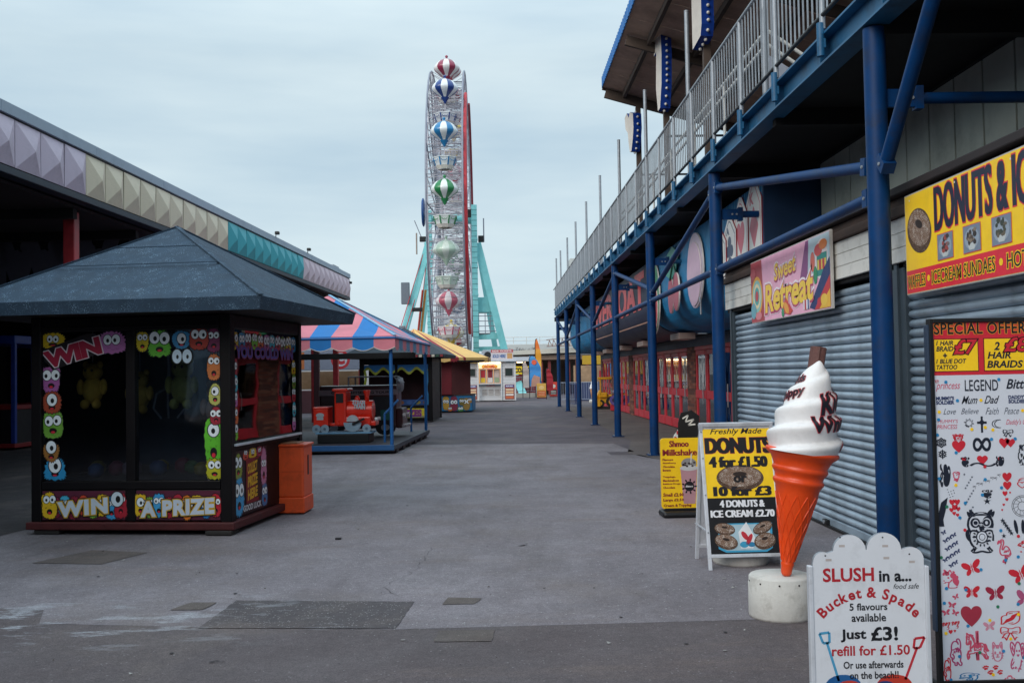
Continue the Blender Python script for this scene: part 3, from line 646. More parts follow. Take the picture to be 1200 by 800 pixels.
for k in range(90): q.ell(.8 + k * .14, .9 - (k % 2) * .66, .018, .022, '#e4b8a0', 2, 6)
o = q.build('lettering', nb); o.location = (fx - .045, 22.8, 3.0); o.rotation_euler = (0, 0, R(-90))
b = MB(); b.box(fx - .06, fx - .041, 8.96, 22.8, 2.72, 2.75, pm('#b0806a')); b.build('trim', nb)
def cut(name, yc, zc, pts_m, lab):
    t = thing(name, (3.52, yc, zc), 0, lab, 'sign'); t.rotation_euler = (0, 0, R(-90)); return t
def disc(b, cx, cz, rx, rz, m, y0=0.0, th=.03, n=28):
    b.prism([(cx + rx * math.cos(2 * PI * i / n), cz + rz * math.sin(2 * PI * i / n)) for i in range(n)], y0, y0 + th, pm(m), pm('#e6e2dc'))
t = cut('pink_disc_sign', 17.35, 3.35, None, 'big round pale pink disc fixed on the blue ribbed fascia')
b = MB(); disc(b, 0, 0, .68, .66, '#c8b8c8'); b.build('rim', t); b = MB(); disc(b, 0, -.06, .6, .56, '#d4b4c8', -.02, .015); b.build('face', t)
b = MB(); b.path([(.42, -.01, -.5), (.5, -.01, -.6), (.5, -.01, -.8)], .015, galv, 6); b.build('cable', t)
t = cut('cherry_sign', 19.4, 3.1, None, 'pair of pink cherries with a green leaf on the blue fascia')
b = MB(); disc(b, -.38, 0, .3, .36, '#b8586a'); b.build('cherry', t); b = MB(); disc(b, .36, .02, .32, .37, '#b8586a', -.032); b.build('cherry', t)
b = MB(); b.prism([(-.9, .45), (-.3, .3), (.2, .42), (.5, .75), (-.1, .95), (-.7, .85)], 0, .02, pm('#3c9a86')); b.build('leaf', t)
b = MB(); b.path([(-.35, -.01, .3), (0, -.01, .62), (.34, -.01, .35)], .02, pm('#3a5a4a'), 6); b.build('stem', t)
t = cut('melon_sign', 21.9, 3.2, None, 'green and red melon slice on the blue fascia beside the red lettering')
b = MB(); disc(b, 0, 0, .75, .8, '#3b8a5c'); b.build('rind', t); b = MB(); disc(b, .12, -.2, .5, .55, '#c0383f', -.02, .015); b.build('flesh', t)
b = MB(); b.prism([(-.7, .2), (-.2, .3), (.3, .95), (-.3, .8)], -.04, -.022, pm('#5ab08a')); b.build('leaf', t)
# soffit, wall band, light boxes
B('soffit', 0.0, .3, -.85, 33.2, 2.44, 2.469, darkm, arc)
gband = mat('grey_scalloped_band', '#5c6672', .7, .3, 3)
b = MB()
b.box(-.02, .1, .02, 33, 2.2, 2.43, gband)
for k in range(110): b.add([(-.021, .05 + .3 * k, 2.43), (-.04, .13 + .3 * k, 2.34), (-.04, .19 + .3 * k, 2.34), (-.021, .27 + .3 * k, 2.43), (-.03, .16 + .3 * k, 2.28)], [(0, 1, 2, 3), (1, 4, 2)], pm('#39414c'))
b.build('wall_band', arc)
beige = mat('beige_box', '#a08c84', .6, .15)
for y in (8.2, 13.6, 18.2, 22.6, 26.5):
    b = MB(); b.bbox(-.98, -.62, y - .55, y + .55, 2.29, 2.43, beige, .01); b.build('light_box', arc)
# brick piers (bricks real on the nearer ones)
bricks = [mat('brick_%s' % n_, c_, .9, .25, 8, .2, 60) for n_, c_ in (('red', '#7a4438'), ('brown', '#5f3a33'), ('pale', '#8a5a48'))]; mort = mat('mortar', '#5a504c', .95, .2)
def pier(y0, y1, lab, fine):
    o = B('brick_pier', .01, .35, y0 + .008, y1 - .008, 0, 2.2, mort, arc); tag(o, lab)
    b = MB(); nz = 29; hh = 2.2 / nz; wl = (y1 - y0) / 3
    for r_ in range(nz):
        for c_ in range(4):
            a = y0 + (c_ - (.5 if r_ % 2 else 0)) * wl; e = min(a + wl - .01, y1); a = max(a, y0)
            if e - a > .03: b.box(.0 + rg.uniform(-.003, .002), .1, a, e, r_ * hh + .004, (r_ + 1) * hh - .006, bricks[rg.randrange(3)])
    tag(b.build('brickwork', o), kind='stuff')
piers = [(5.0, 5.8), (10.9, 11.9), (16.8, 17.3), (22.2, 23.3), (28.2, 29.0), (32.4, 33.2)]
for i, (a, c) in enumerate(piers): pier(a, c, None, i < 4)
dglass = glass('door_glass', (.8, .84, .86), .2)
white_em = mat('lit_panel_warm', '#ffd9a0', .5, 0, emit='#ffc98a', es=1.6); orange_em = mat('lit_sign_orange', '#ff7a20', .5, 0, emit='#ff6a18', es=1.5); blue_em = mat('lit_panel_teal', '#4aa0b0', .5, 0, emit='#3a98a8', es=.45); grey_pan = mat('interior_pale_poster', '#c8ccd0', .7, .2, 4)
sets = [(.05, 5.0, 4), (5.8, 10.9, 4), (11.9, 16.8, 4), (17.3, 22.2, 4), (23.3, 28.2, 4), (29.0, 32.4, 3)]
for si, (a, c, nl) in enumerate(sets):
    ds = B('door_set', .0, .12, a + .01, c - .01, 2.1, 2.19, red_paint, arc)
    wl = (c - a) / nl
    for k in range(nl):
        y0 = a + k * wl; b = MB()
        fw = .09
        for yy in (y0 + .03, y0 + wl - .03 - fw): b.bbox(.02, .075, yy, yy + fw, .03, 2.09, red_paint, .006)
        b.bbox(.015, .08, y0 + .145, y0 + wl - .145, .03, .28, red_paint, .006); b.bbox(.015, .08, y0 + .145, y0 + wl - .145, 1.98, 2.09, red_paint, .006)
        b.bbox(-.0, .014, y0 + .035, y0 + wl - .035, .92, 1.12, red_paint, .006)
        d_ = b.build('door', ds)
        b = MB(); b.box(.045, .05, y0 + .13, y0 + wl - .13, .2, 2.0, dglass); b.build('pane', d_)
        b = MB(); b.tube((-.04, y0 + .16, .8), (-.04, y0 + .16, 1.3), .014, galv, 8); b.build('handle', d_)
B('back_wall', 4.0, 4.1, -.8, 33.2, 0, 2.4, mat('arcade_interior', '#3a3234', .8, .3, 1), arc)
B('interior_floor', .36, 4.0, -.8, 33.2, .01, .02, mat('arcade_carpet', '#2a2024', .9, .3), arc)
B('interior_ceiling', .36, 4.0, -.8, 33.2, 2.36, 2.4, darkm, arc)
B('near_end_wall', .31, 4.0, -.84, -.6, 0.02, 2.36, darkm, arc)
B('far_end_wall', .0, 4.0, 33.0, 33.19, 0.02, 2.2, brown_wood, arc)
for k, (y, x, z0, z1, wd, m_) in enumerate([(9.3, 1.0, 1.45, 1.75, 1.2, white_em), (9.6, .95, 1.1, 1.4, .35, orange_em), (7.6, 1.2, 1.1, 1.4, .8, grey_pan), (7.9, 1.2, .5, .95, .9, grey_pan), (6.6, 1.3, 1.5, 2.0, .7, grey_pan), (4.2, 1.6, 1.2, 1.6, 1.6, blue_em), (3.4, 1.4, .4, 1.1, .9, grey_pan), (13.5, 1.4, 1.2, 1.9, 1.2, grey_pan), (15.4, 1.3, .7, 1.6, .9, grey_pan), (19.4, 1.3, .8, 1.8, 1.4, grey_pan), (25, 1.3, .8, 1.9, 1.5, white_em), (10.3, 1.5, .3, 1.0, .5, white_em)]):
    o = B('wall_poster' if m_ is grey_pan else 'lit_panel', x + .8, x + .86, y - wd / 2, y + wd / 2, z0, z1, m_); o.location = (5, 14, 0)
    nm = ['warm white lit menu panel inside the middle doors', 'small orange lit sign inside the middle doors', 'pale poster low inside the second doors', 'lowest pale poster inside the second doors', 'pale poster high beside the brick pier', 'teal lit panel inside the nearest doors', 'pale poster low inside the nearest doors', 'pale poster inside the third doors', 'pale board lower inside the third doors', 'pale board inside the fourth doors', 'lit white panel inside the farthest doors', 'small lit panel low inside the middle doors'][k]
    tag(o, nm, 'poster' if m_ is grey_pan else 'lit sign')
# claw cabinets inside, near the glass
for k, y in enumerate((3.0, 8.8, 12.8, 14.6, 18.5, 20.6)):
    t = thing('arcade_cabinet', (6.2, 14 + y, 0.02), 0, ['arcade cabinet behind the nearest doors', 'arcade cabinet behind the second doors', 'arcade cabinet at the near side of the third doors', 'arcade cabinet at the far side of the third doors', 'arcade cabinet at the near side of the fourth doors', 'arcade cabinet at the far side of the fourth doors'][k], 'arcade machine', 'arcade cabinets behind the glass doors')
    b = MB(); b.bbox(0, .7, -.4, .4, 0, .85, pm(['#2a4a7a', '#7a2a30', '#2a5a3a'][k % 3]), .02); b.build('base', t)
    b = MB(); b.bbox(.05, .65, -.38, .38, 1.35, 1.75, pm(['#c8a040', '#b0b4b8', '#c05060'][k % 3]), .02); b.build('header', t)
    b = MB()
    for (x, yy) in ((.03, -.36), (.03, .36), (.67, -.36), (.67, .36)): b.tube((x, yy, .85), (x, yy, 1.36), .02, galv, 6)
    b.build('posts', t)
# ------------------------------------------------------------------ pavement boards and the giant cone
def panel_frame(b, x0, x1, z0, z1, y0, y1, fw, m):
    b.bbox(x0, x0 + fw, y0, y1, z0, z1, m, .003); b.bbox(x1 - fw, x1, y0, y1, z0, z1, m, .003)
    b.bbox(x0 + fw, x1 - fw, y0, y1, z0, z0 + fw, m, .003); b.bbox(x0 + fw, x1 - fw, y0, y1, z1 - fw, z1, m, .003)
alu = mat('white_aluminium', '#d0d3da', .4, .12, 4, metal=.1, dirt='#6a665f', dirts=3, dirtf=.6)
ab = thing('donut_a_board', (1.68, 7.98, 0), -1, 'yellow and black folding donut price board with a white frame', 'a-board')
AW, AH = .615, 1.19
lean = math.atan2(.27, AH)
fr = MB(); panel_frame(fr, 0, AW, .1, AH, 0, .03, .028, alu); fr.bbox(0, .028, 0, .03, 0, .1, alu, .003); fr.bbox(AW - .028, AW, 0, .03, 0, .1, alu, .003)
fo = fr.build('front_frame', ab); fo.rotation_euler = (-lean, 0, 0)
for z in (.3, .6, .9, 1.12):
    b = MB(); b.lathe([(0, 0), (.007, .002), (.007, 0)], galv, 8, Matrix.Translation((.014, -.001, z)) @ Matrix.Rotation(PI / 2, 4, 'X')); b.build('rivet', fo)
p = Print(y=.004); 
p.rect(.028, .128, AW - .028, AH - .028, '#0d0d12', 0); p.rect(.028, .575, AW - .028, AH - .028, '#ffd01a', 1)
p.text('Freshly Made', .09, 1.085, .52, 1.145, '#17141a', 3, 0.01, .35)
p.text('DONUTS', .05, .94, .58, 1.065, '#c23040', 2, .04, fat=.009); p.text('DONUTS', .05, .94, .58, 1.065, '#111014', 3, .02, fat=.009)
p.text('4 for £1.50', .07, .825, .54, .91, '#17141a', 3, .02, fat=.008)
p.donut(.31, .735, .195, .105, 2); p.text('or', .26, .70, .36, .75, '#111014', 6, .02, fat=.004)
p.text('10 for £3', .09, .592, .55, .665, '#17141a', 6, .02, fat=.008)
p.text('4 DONUTS &', .13, .5, .49, .555, '#e8e8ec', 3, .015, fat=.004); p.text('ICE CREAM £2.70', .05, .42, .565, .475, '#e8e8ec', 3, .015, fat=.004)
p.poly([(.09, .17), (.15, .14), (.48, .14), (.53, .17), (.54, .37), (.1, .37)], '#3f9fc6', 2); p.poly([(.105, .18), (.16, .155), (.47, .155), (.515, .18), (.52, .36), (.12, .36)], '#a9c4cf', 3)
p.poly([(.27, .17), (.37, .17), (.4, .24), (.33, .38), (.26, .3)], '#e4e6e8', 4); p.ell(.31, .27, .02, .04, '#c22f3c', 5, rot=.6); p.ell(.345, .24, .018, .05, '#c22f3c', 5, rot=-.5); p.ell(.3, .2, .035, .025, '#3a9ac0', 5); p.ell(.36, .2, .03, .02, '#2c7ca6', 5)
p.donut(.15, .325, .085, .048, 5, -.15); p.donut(.46, .33, .085, .045, 5, .4); p.donut(.47, .225, .09, .065, 8, .25); p.donut(.155, .225, .095, .06, 8, -.25)
o = p.build('print', fo)
bk = MB(); panel_frame(bk, 0, AW, .1, AH, 0, .03, .03, alu); bk.box(.03, AW - .03, .008, .02, .13, AH - .03, alu); bk.bbox(0, .03, 0, .03, 0, .1, alu, .003); bk.bbox(AW - .03, AW, 0, .03, 0, .1, alu, .003)
bo = bk.build('back_panel', ab); bo.location = (.0, .5, 0); bo.rotation_euler = (lean, 0, 0)
b = MB(); b.box(.0, .012, .08, .5, .3, .31, alu); b.build('stay', ab)
conc = mat('painted_concrete', '#ccc9c3', .8, .15, 5, .25, 45, dirt='#6a6459', dirts=5, dirtf=.7)
b = MB(); b.lathe([(0, .155), (.2, .155), (.222, .14), (.23, .1), (.228, .02), (.22, 0), (0, 0)], conc, 36); o = b.build('ballast_disc'); o.location = (2.01, 8.3, 0); tag(o, 'white round concrete weight under the donut board', 'weight')

# yellow milkshake sign
sh = thing('milkshake_sign', (1.80, 10.95, 0), -2, 'small yellow milkshake menu sign on a black foot', 'sign')
b = MB()
def rrect(x0, z0, x1, z1, r_, n=5):
    pts = []
    for cx, cz, a0 in ((x1 - r_, z1 - r_, 0), (x0 + r_, z1 - r_, 90), (x0 + r_, z0 + r_, 180), (x1 - r_, z0 + r_, 270)):
        for i in range(n + 1): a = R(a0 + 90 * i / n); pts.append((cx + r_ * math.cos(a), cz + r_ * math.sin(a)))
    return pts[::-1]
b.prism(rrect(0, .09, .56, .86, .035), 0, .03, pm('#ffcc12')); b.build('board', sh)
b = MB(); b.bbox(-.01, .57, -.14, .17, 0, .07, black, .03); b.bbox(.03, .53, -.02, .05, .07, .095, black, .004); b.build('foot', sh)
p = Print(); mr = '#8c1c24'
p.text('Shmoo', .10, .765, .31, .83, mr, 1, .02, fat=.003); p.text('Milkshake', .025, .67, .40, .735, mr, 1, .02, fat=.003)
for i, s_ in enumerate(('Flavours', 'Strawberry', 'Chocolate', 'Banana', '', 'Toppings..', 'Marshmallows', 'Rainbow Drops', 'Chocolate')):
    if s_: p.text(s_, .02, .615 - i * .038, .02 + len(s_) * .0145, .637 - i * .038, mr, 3, .04, res=1)
for i, s_ in enumerate(('Small £2.00', 'Large £2.50', 'Cream & Topping')): p.text(s_, .02, .225 - i * .06, .02 + len(s_) * .0205, .26 - i * .06, mr, 4, .04, res=1)
p.poly([(.215, .52), (.4, .52), (.375, .14), (.245, .14)], '#b98a90', 2); p.ell(.31, .53, .1, .03, '#c9c6c4', 3); p.ell(.31, .58, .085, .06, '#8e8a88', 2); p.line([(.33, .56), (.34, .69)], .012, '#d8d2cc', 4)
for k in range(9): p.ell(.25 + .02 * (k % 7), .57 + .02 * math.sin(k * 2.3), .014, .01, '#3a2a28', 4, 8)
p.ell(.31, .33, .055, .055, '#141216', 3)
for k in range(9): a = k * .7; p.ell(.31 + .07 * math.cos(a), .33 + .07 * math.sin(a), .016, .01, '#141216', 3, 8, a)
p.text('shmoo', .27, .32, .35, .345, '#e8e4e4', 4, .03, res=1)
p.build('print', sh)
ct = thing('shake_cutout', (2.12, 11.9, 0), 0, 'white and red cut-out dessert figure with a dark chocolate top behind the milkshake sign', 'sign')
b = MB(); b.prism([(-.0, 0), (.42, 0), (.46, .6), (.42, .86), (.3, .98), (.12, .98), (.0, .84), (-.04, .6)], 0, .03, white_paint); b.build('board', ct)
b = MB(); b.prism([(.05, .72), (.3, .72), (.36, .95), (.36, 1.08), (.25, 1.15), (.1, 1.12), (.06, 1.0)], -.03, -.002, pm('#14100f')); b.build('chocolate_top', ct)
p = Print(y=-.031); p.line([(.12, 1.05), (.2, 1.09), (.16, 1.01), (.28, 1.04), (.2, .97), (.3, .98)], .018, '#e0dad0', 1)
o = p.build('squiggle', ct); ct.scale = (.85, .85, .98); p = Print()
for (x, z, r_) in ((.02, .8, .03), (.06, .88, .025), (.4, .8, .05), (.42, .66, .03), (.1, .6, .04), (.3, .5, .05)): p.ell(x, z, r_, r_, '#c22f3c', 1)
p.build('red_dots', ct)

# giant ice cream cone on a concrete drum
dr = thing('concrete_drum', (1.825, 6.48, 0), 0, 'squat round white concrete block carrying the giant cone', 'base')
b = MB(); b.lathe([(0, .27), (.19, .27), (.2, .258), (.2, .225), (.204, .22), (.205, .02), (.2, 0), (0, 0)], conc, 48); b.build('block', dr)
b = MB()
for k in range(10): a = k * .63; b.lathe([(0, 0), (.006, .001), (.006, .003)], black, 6, Matrix.Translation((.2 * math.cos(a), .2 * math.sin(a), .235)) @ Vector((math.cos(a), math.sin(a), 0)).to_track_quat('Z', 'Y').to_matrix().to_4x4())
b.build('pegs', dr)
ic = thing('giant_ice_cream_cone', (1.845, 6.42, .27), 0, 'giant orange plastic cone of white whipped ice cream with a flake', 'display cone')
ic.rotation_euler = (R(1), R(8.8), R(0))
orange = mat('orange_fibreglass', '#ea4c14', .38, .12, 4, .06, 30, dirt='#9a3418', dirts=3, dirtf=.4)
cream = mat('cream_fibreglass', '#e8e6e6', .4, .05, 3, .04, 20, dirt='#a8a6a2', dirts=4, dirtf=.4)
cp = [(0, .0), (.022, .003), (.034, .02), (.037, .06), (.041, .075), (.041, .085), (.039, .09), (.09, .32), (.132, .53), (.142, .58), (.158, .6), (.162, .612), (.158, .624), (.15, .63), (.156, .655), (.17, .675), (.178, .688), (.172, .703), (.168, .71), (.195, .765), (.222, .785), (.232, .80), (.228, .815), (.2, .818), (0, .79)]
b = MB(); n_ = 64; k_ = len(cp)
b.lathe(cp, orange, n_); co = b.build('cone', ic)
lat = MB()
def conr(z): 
    for (a, za), (c, zc) in zip(cp[:-1], cp[1:]):
        if za <= z <= zc and zc > za: return a + (c - a) * (z - za) / (zc - za)
    return .1
for s_ in (1, -1):
    for k in range(12):
        P_ = [Vector((conr(z) * math.cos(a), conr(z) * math.sin(a), z)) for z, a in [(.1 + .43 * i / 10, k * PI / 6 + s_ * i * .13) for i in range(11)]]
        for a, c in zip(P_[:-1], P_[1:]): lat.tube(a, c, .0045, orange, 6, caps=False)
lat.build('waffle_relief', co)
# whipped swirl: radius profile with a rising spiral ridge
b = MB(); NA, NZ = 96, 70; vs = []
def whip(a, t_):
    base = .225 * (1 - t_ ** 1.9) ** .75 * (1 - .12 * t_) + .004
    ph = (t_ * 4.2 + 2 * a / (2 * PI)) % 1.0
    ridge = (ph ** 1.6) * (1 - ph ** 7) * 1.25
    r_ = base * (1 + .25 * ridge - .09)
    return r_, .80 + .60 * t_ + .0 * ridge
for j in range(NZ + 1):
    t_ = j / NZ
    for i in range(NA):
        a = 2 * PI * i / NA; r_, z = whip(a, t_); sx = .035 * t_ ** 2.2
        vs.append((r_ * math.cos(-a) + sx, r_ * math.sin(-a), z))
b.add(vs, [(j * NA + i, (j + 1) * NA + i, (j + 1) * NA + (i + 1) % NA, j * NA + (i + 1) % NA) for j in range(NZ) for i in range(NA)], cream, True)
b.add([vs[NZ * NA + i] for i in range(NA)], [tuple(range(NA))], cream)
wo = b.build('whipped_cream', ic)
def wrap(body, a0, a1, z0, z1, m, off, lift, shear=-.12, tilt=0.0):
    vs_, fs_, _q = text_geo(body, off, shear, 4, 1.0); (ax, bx, ay, by) = text_geo(body, 0.0, shear, 4, 1.0)[2]
    bm = bmesh.new(); vv = [bm.verts.new((v[0], v[1], 0)) for v in vs_]
    for f in fs_:
        try: bm.faces.new([vv[i] for i in f])
        except ValueError: pass
    for q in range(1, 26):
        bmesh.ops.bisect_plane(bm, geom=bm.verts[:] + bm.edges[:] + bm.faces[:], plane_co=(0, ay + (by - ay) * q / 26, 0), plane_no=(0, 1, 0))
    for q in range(1, 40):
        bmesh.ops.bisect_plane(bm, geom=bm.verts[:] + bm.edges[:] + bm.faces[:], plane_co=(ax + (bx - ax) * q / 40, 0, 0), plane_no=(1, 0, 0))
    bm.verts.index_update(); o = []
    for v in bm.verts:
        u_ = (v.co.x - ax) / (bx - ax); w_ = (v.co.y - ay) / (by - ay); a = a0 + (a1 - a0) * u_; z = z0 + (z1 - z0) * w_ + tilt * u_
        t_ = (z - .80) / .60; base = .225 * (1 - t_ ** 1.9) ** .75 * (1 - .12 * t_) + .004
        r_ = max(whip((-a) % (2 * PI), max(0, t_ + d_))[0] for d_ in (-.012, 0, .012)) + lift; o.append((r_ * math.cos(a) + .035 * t_ ** 2.2, r_ * math.sin(a), z))
    mb = MB(); mb.add(o, [[v.index for v in f.verts] for f in bm.faces], pm(m)); bm.free(); return mb
for (s_, a0, a1, z0, z1, tl) in (("Kids", -84, -2, 1.055, 1.18, .07), ("Whippy", -99, 22, .915, 1.035, .06), ("50p", -32, 26, .80, .89, .03), ("Whippy", -225, -130, 1.07, 1.14, .09), ("Kids", -215, -148, 1.22, 1.27, .04)):
    wrap(s_, R(a0), R(a1), z0, z1, '#c22f3c', .065, .004, tilt=tl).build('lettering', wo)
    wrap(s_, R(a0), R(a1), z0, z1, '#14121e', .035, .0055, tilt=tl).build('lettering', wo) if s_ != '50p' else None
flake = mat('chocolate_flake', '#5f3d38', .7, .3, 20, .4, 60)
b = MB(); pr = []
for i in range(22): a = 2 * PI * i / 22; pr.append(.05 * (1 + .08 * math.cos(a * 7)))
vs = [(pr[i] * math.cos(2 * PI * i / 22), pr[i] * math.sin(2 * PI * i / 22), z) for z in (0, .28) for i in range(22)]
b.add(vs, [(i, (i + 1) % 22, 22 + (i + 1) % 22, 22 + i) for i in range(22)] + [tuple(range(22, 44))], flake)
fo_ = b.build('flake', ic); fo_.location = (.03, .05, 1.21); fo_.rotation_euler = (R(-4), R(2), 0)

# slush sign with cloud-shaped top
sl = thing('slush_sign', (1.385, 4.40, 0), 0, 'white cloud-topped slush sign in the front right corner', 'sign')
SW = .495; pts = []
def arcp(cx, cz, r_, a0, a1, n=10):
    return [(cx + r_ * math.cos(R(a0 + (a1 - a0) * i / n)), cz + r_ * math.sin(R(a0 + (a1 - a0) * i / n))) for i in range(n + 1)]
z_ = .555
pts = [(0, -.16), (0, z_ - .03)] + arcp(.045, z_ - .022, .042, 160, 60, 6) + arcp(.165, z_ + .02, .073, 178, 4, 14) + arcp(.318, z_ + .022, .077, 176, 2, 14) + arcp(.438, z_ - .022, .056, 100, 5, 8) + [(SW, -.16)]
S_ = 1.0
b = MB(); b.prism(pts[::-1], 0, .018, mat('white_sign_board', '#dcdee4', .45, .06, 3, dirt='#8f8f90', dirts=6, dirtf=.35), galv)
so = b.build('board', sl); so.location = (0, 0, .215)
b = MB(); b.bbox(-.02, .0, -.005, .03, 0, .73, alu, .004); b.bbox(SW, SW + .02, -.005, .03, 0, .72, alu, .004); b.bbox(0, SW, .02, .035, 0.02, .06, alu, .004); b.build('frame', sl)
b = MB(); b.bbox(.05, .08, .03, .36, 0, .02, alu, .004); b.bbox(.42, .45, .03, .36, 0, .02, alu, .004); b.build('feet', sl)
p = Print(); rd = '#b3232e'; bk_ = '#16181f'
def zz(px): return (800 - px) / 265.0          # board height scale used for the lettering rows
def xx(px): return (px - 953) / 265.0
def row(s_, xa_, xb_, ya_, yb_, m, off=.02, **k): p.text(s_, xx(xa_), zz(yb_), xx(xb_), zz(ya_), m, 2, off, **k)
OFF = 0
row('SLUSH', 965, 1024, 667, 682, rd, .025); row('in a...', 1031, 1068, 671, 683, bk_, .03); row('food safe', 1047, 1077, 686, 692, bk_, .0, shear=.3)
# arched line
arch = 'Bucket & Spade'; cx_, cz_, rr__ = xx(1017), zz(770.5), .268; n_ = len(arch)
wds = [.62, .6, .55, .6, .6, .4, .35, .72, .35, .58, .64, .58, .64, .6]; tot = sum(wds); acc = 0
for ch, wd in zip(arch, wds):
    mid = (acc + wd / 2) / tot; acc += wd; a = R(139 - 100 * mid)
    if ch == ' ': continue
    vs_, fs_, (ax, bx, ay, by) = text_geo(ch, .03, 0, 4); sc_ = .063
    px_, pz_ = cx_ + rr__ * math.cos(a), cz_ + rr__ * math.sin(a) * .98; th = a - PI / 2
    o = [p.p3(px_ + ((x - (ax + bx) / 2) * sc_) * math.cos(th) - (y * sc_) * math.sin(th), pz_ + ((x - (ax + bx) / 2) * sc_) * math.sin(th) + (y * sc_) * math.cos(th), 2) for x, y in vs_]
    p.add(o, fs_, pm(rd))
row('5 flavours', 995, 1039, 708, 716, bk_, .02); row('available', 997, 1037, 720, 729, bk_, .02)
row('Just', 984, 1013, 738, 752, bk_, .03); row('£3!', 1020, 1050, 736, 751, bk_, .03)
row('refill for £1.50', 973, 1064, 757, 768, rd, .02); row('Or use afterwards', 986, 1056, 775, 783, bk_, .02); row('on the beach!!', 993, 1050, 787, 795, bk_, .02)
for (a, c, m) in (((967, 752), (980, 797), '#4a9ac2'), ((1073, 760), (1058, 797), '#c22f3c')):
    p.line([(xx(a[0]), zz(a[1])), (xx(c[0]), zz(c[1]))], .011, m, 1)
    X_, Z__ = xx(a[0]), zz(a[1] - 2); d = -.01 if m == '#4a9ac2' else .012
    p.line([(X_ - .022 + d, Z__ + .03), (X_ + .022 + d, Z__ + .035), (X_ + .012, Z__ - .01), (X_ - .016, Z__ - .012), (X_ - .022 + d, Z__ + .03)], .011, m, 1)
p.ell(xx(985), zz(803), .08, .05, '#1c5a94', 1); p.ell(xx(1045), zz(804), .08, .05, '#c23a2a', 1); p.ell(xx(992), zz(806), .06, .035, '#c23a2a', 2); p.ell(xx(1034), zz(806), .05, .03, '#1c3a74', 2)
for (x, z) in ((986, 631), (1036, 632), (968, 652), (1067, 652)): p.ell(xx(x), zz(z), .004, .004, '#33363c', 1, 8)
for (x, z, a) in ((987, 641, 4), (1038, 642, 5), (1039, 656, 6), (971, 657, 6), (1069, 661, 5)): p.rect(xx(x) - .01, zz(z) - .005, xx(x) + .016, zz(z) + .005, '#b9aeaa', 1)
o = p.build('print', so)
# ------------------------------------------------------------------ hair braid and tattoo board
tb = thing('tattoo_board', (2.15, 4.9, 0), 0, 'tall white hair braid and tattoo design board in a black frame at the right edge', 'board')
TW, TH = .60, 1.835
def tx(px): return .02 + (px - 1095) / 238.0
def tz(py): return 1.815 - (py - 379) / 238.0
B('backing_board', .02, TW - .02, .0, .02, .06, TH - .02, mat('white_board', '#d6dae4', .45, .05, 2), tb)
b = MB(); panel_frame(b, 0, TW, .04, TH, -.012, .03, .02, black); b.bbox(.0, .02, .0, .5, 0, .04, black, .005); b.bbox(TW - .02, TW, .0, .5, 0, .04, black, .005); b.build('frame', tb)
b = MB(); b.bbox(-.012, .0, -.01, .03, .3, TH - .03, pm('#2b3a4e'), .003); b.build('edge_trim', tb)
p = Print(); rd = '#cf2636'; bk_ = '#1a2030'; yl = '#ffcf1c'; pk = '#cf4f6c'; bl = '#1e86c0'; gn = '#2a7a58'; nv = '#2c3a66'
p.rect(tx(1095), tz(441), TW - .021, tz(378), rd, 1)
p.text('SPECIAL OFFERS', tx(1097), tz(392.5), tx(1213), tz(379.5), '#e5902a', 2, .06, sp=1.05); p.text('SPECIAL OFFERS', tx(1097), tz(392.5), tx(1213), tz(379.5), '#17131a', 3, .02, sp=1.05)
for (a, c) in ((1095.5, 1149), (1155, 1211)): p.rect(tx(a), tz(437), tx(c), tz(398), '#5c1218', 2); p.rect(tx(a + 1), tz(436), tx(c - 1), tz(399), yl, 3)
p.text('1 HAIR', tx(1099), tz(405.5), tx(1119), tz(400.5), bk_, 4, .03, .2); p.text('BRAID', tx(1099), tz(412.5), tx(1119), tz(407), bk_, 4, .03, .2); p.text('+', tx(1107), tz(420), tx(1111), tz(415.5), bk_, 4, .05)
p.text('1 BLUE DOT', tx(1098.5), tz(427), tx(1134), tz(422), bk_, 4, .03, .2); p.text('TATTOO', tx(1098.5), tz(434), tx(1123), tz(429), bk_, 4, .03, .2)
p.text('£7', tx(1120), tz(416), tx(1147), tz(399.5), '#3a0c10', 4, .07, .2); p.text('£7', tx(1120), tz(416), tx(1147), tz(399.5), rd, 5, .02, .2)
p.text('2', tx(1168), tz(412), tx(1174), tz(403), bk_, 4, .03, .2); p.text('HAIR', tx(1160), tz(422), tx(1187), tz(414.5), bk_, 4, .03, .2); p.text('BRAIDS', tx(1159), tz(433), tx(1201), tz(425), bk_, 4, .03, .2)
p.text('£8', tx(1180), tz(414), tx(1209), tz(398), '#3a0c10', 4, .07, .2); p.text('£8', tx(1180), tz(414), tx(1209), tz(398), rd, 5, .02, .2)
def t(s_, x0, y0, x1, y1, c, off=.0, sh=0.0, l=2): p.text(s_, tx(x0), tz(y1), tx(x1), tz(y0), c, l, off, sh)
t('princess', 1097, 449, 1126, 460, pk, 0, .4); t('👑', 1096, 446, 1101, 450, rd); t('LEGEND', 1131.5, 447, 1171, 460, bk_, .01); t('Bitte', 1181, 447, 1208, 458, bk_, .02, .3)
t("MUMMY'S", 1097, 466, 1118, 470, nv, .05); t('SOLDIER', 1097, 471, 1118, 475, nv, .05); t('Mum', 1127, 466, 1146, 475, bk_, .01, .5); t('Dad', 1154, 466, 1172, 475, bk_, .01, .5)
t("DADDY'S", 1183, 466, 1204, 470, nv, .05); t('SOLDIER', 1183, 471, 1204, 475, nv, .05)
t('Love', 1105, 480, 1120, 487, '#4a5060', -.005, .45); t('Believe', 1126, 480, 1147, 487, '#4a5060', -.005, .45); t('Faith', 1155, 480, 1171, 488, '#4a5060', -.005, .45); t('Peace', 1177, 480, 1195, 488, '#4a5060', -.005, .45)
